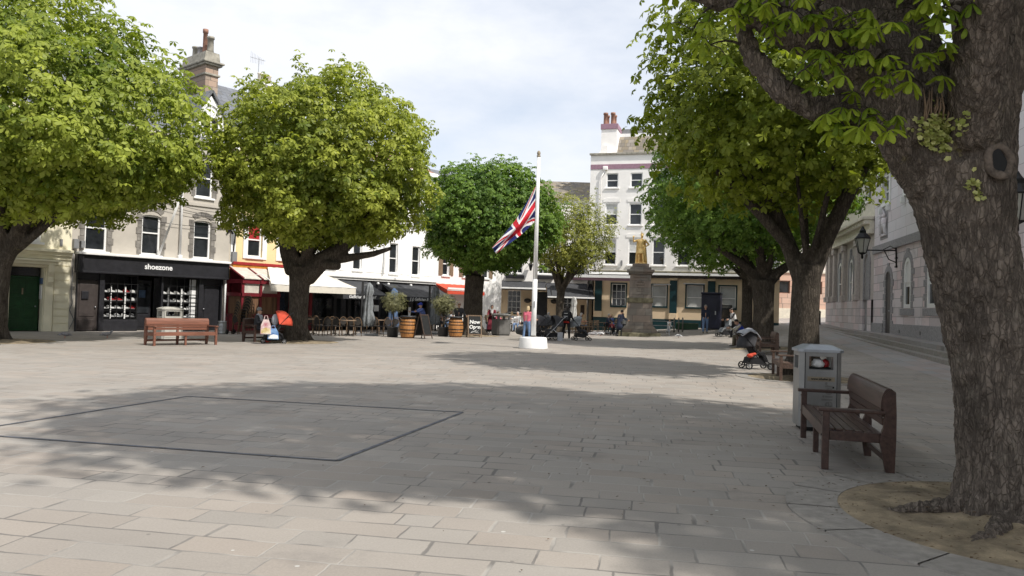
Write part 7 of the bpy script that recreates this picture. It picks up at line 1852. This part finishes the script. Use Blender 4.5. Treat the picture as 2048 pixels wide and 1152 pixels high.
p = gp(979, 668); stroller('dark red pushchair in front of the burgundy-clad person', Vector((pserv.x, pserv.y - .75, 0)), R(265), 'cloth_burgundy', 'cloth_burgundy', .10, .09)

C('pigeon_grey', (0.17, 0.175, 0.19), 0.7, var=0.35, scale=25, col2=(0.34, 0.34, 0.36)); C('gull_white', (0.75, 0.75, 0.74), 0.7, var=0.05); C('gull_grey', (0.34, 0.35, 0.37), 0.7, var=0.1); C('pink_leg', (0.45, 0.18, 0.14), 0.6)
def bird(label, name, loc, rz, s=1.0, gull=False, peck=False, group=None):
    T = thing(name, label, 'bird', loc, rz, group)
    m = MB(); hz = .20 if not peck else .09; hx = .13 if not peck else .16
    m.ell((0, 0, .13), .12, .058, .062, 8, 12, Matrix.Rotation(R(12), 3, 'Y').inverted()).cap((.08, 0, .15), (hx, 0, hz + .01), .038, .026).ell((hx + .012, 0, hz + .025), .028, .024, .025, 7, 10).cap((-.09, 0, .115), (-.21, 0, .095), .034, .014)
    m.v = [(a * s, b * s, c * s) for a, b, c in m.v]
    link('body', remesh(m, .011 * s, 2, 'body'), 'gull_white' if gull else 'pigeon_grey', T)
    w2 = MB()
    for sy in (-1, 1): w2.ell((-.03 * s, sy * .052 * s, .14 * s), .115 * s, .016 * s, .042 * s, 6, 10)
    w2.build('wings', M['gull_grey' if gull else 'granite_grey'], T, True)
    MB().cap(((hx + .035) * s, 0, (hz + .022) * s), ((hx + .062) * s, 0, (hz + .014) * s), .008 * s, .003 * s, 6).build('beak', M['orange_paint' if gull else 'iron'], T)
    for sy in (-1, 1): MB().tube([(.01 * s, sy * .025 * s, .08 * s), (.0, sy * .027 * s, .0), (.035 * s, sy * .03 * s, .0)], .006 * s, 5).build('leg', M['pink_leg'], T)
    return T
gP = 'pigeons feeding by the toddler'
pig0 = bird('grey pigeon feeding on the paving between toddler and pushchairs', 'pigeon', gp(1182, 672), R(20), 1.15, group=gP)
pig1 = bird('grey pigeon feeding on the paving between toddler and pushchairs', 'pigeon', gp(1189, 670), R(200), 1.15, False, True, gP)
for i, (px, py) in enumerate(((1196, 671), (1208, 671), (1215, 670), (1231, 671), (1241, 671), (1186, 673), (1203, 672))): dup((pig0, pig1)[i % 2], gp(px, py), R(70 * i), ['grey pigeon feeding on the paving between toddler and pushchairs', 'grey pigeon feeding on the paving between toddler and pushchairs'][i % 2], gP)
bird('lone grey pigeon before the shoe shop window', 'pigeon', gp(214, 676), R(40), 1.2)
bird('pigeon pecking below the cream house, nearest the green door', 'pigeon', gp(130, 676), R(200), 1.1, False, True)
bird('white gull with grey wings standing by the monument steps', 'gull', gp(1305, 667), R(170), 1.75, True)
bird('small white gull feeding among the pigeons', 'gull', gp(1201, 672), R(10), 1.2, True, True)
bird('gull far along the paving beyond the running child', 'gull', gp(1357, 676), R(150), 1.1, True, True)
# fallen leaves and twigs near the big tree
C('dead_leaf', (0.10, 0.06, 0.03), 0.9, var=0.4, scale=20)
V, F_ = [], []
rs = random.Random(77)
for _ in range(900):
    if rs.random() < .6:
        a, r_ = rs.uniform(0, 6.28), 1.6 * math.sqrt(rs.random()); x, y = 4.2 + r_ * math.cos(a), 6.15 + r_ * math.sin(a); z = .02 + .11 * math.exp(-((r_ / .61) ** 2)) + .035
    else: x, y = rs.gauss(3.4, 2.2), rs.gauss(8.3, 2.2); z = hgt(x, y) + .012
    a = rs.uniform(0, 6.28); l, w2 = rs.uniform(.006, .028), rs.uniform(.003, .010); c_, s2 = math.cos(a), math.sin(a); o_ = len(V)
    V += [(x - c_ * l, y - s2 * l, z), (x + s2 * w2, y - c_ * w2, z + .004), (x + c_ * l, y + s2 * l, z + .002), (x - s2 * w2, y + c_ * w2, z + .006)]; F_.append((o_, o_ + 1, o_ + 2, o_ + 3))
me = bpy.data.meshes.new('leaf_litter'); me.from_pydata(V, [], F_); o = link('leaf_litter', me, 'dead_leaf', kind='stuff'); tag(o, 'scattered dead leaf scraps and twigs round the big near tree', 'leaf litter')
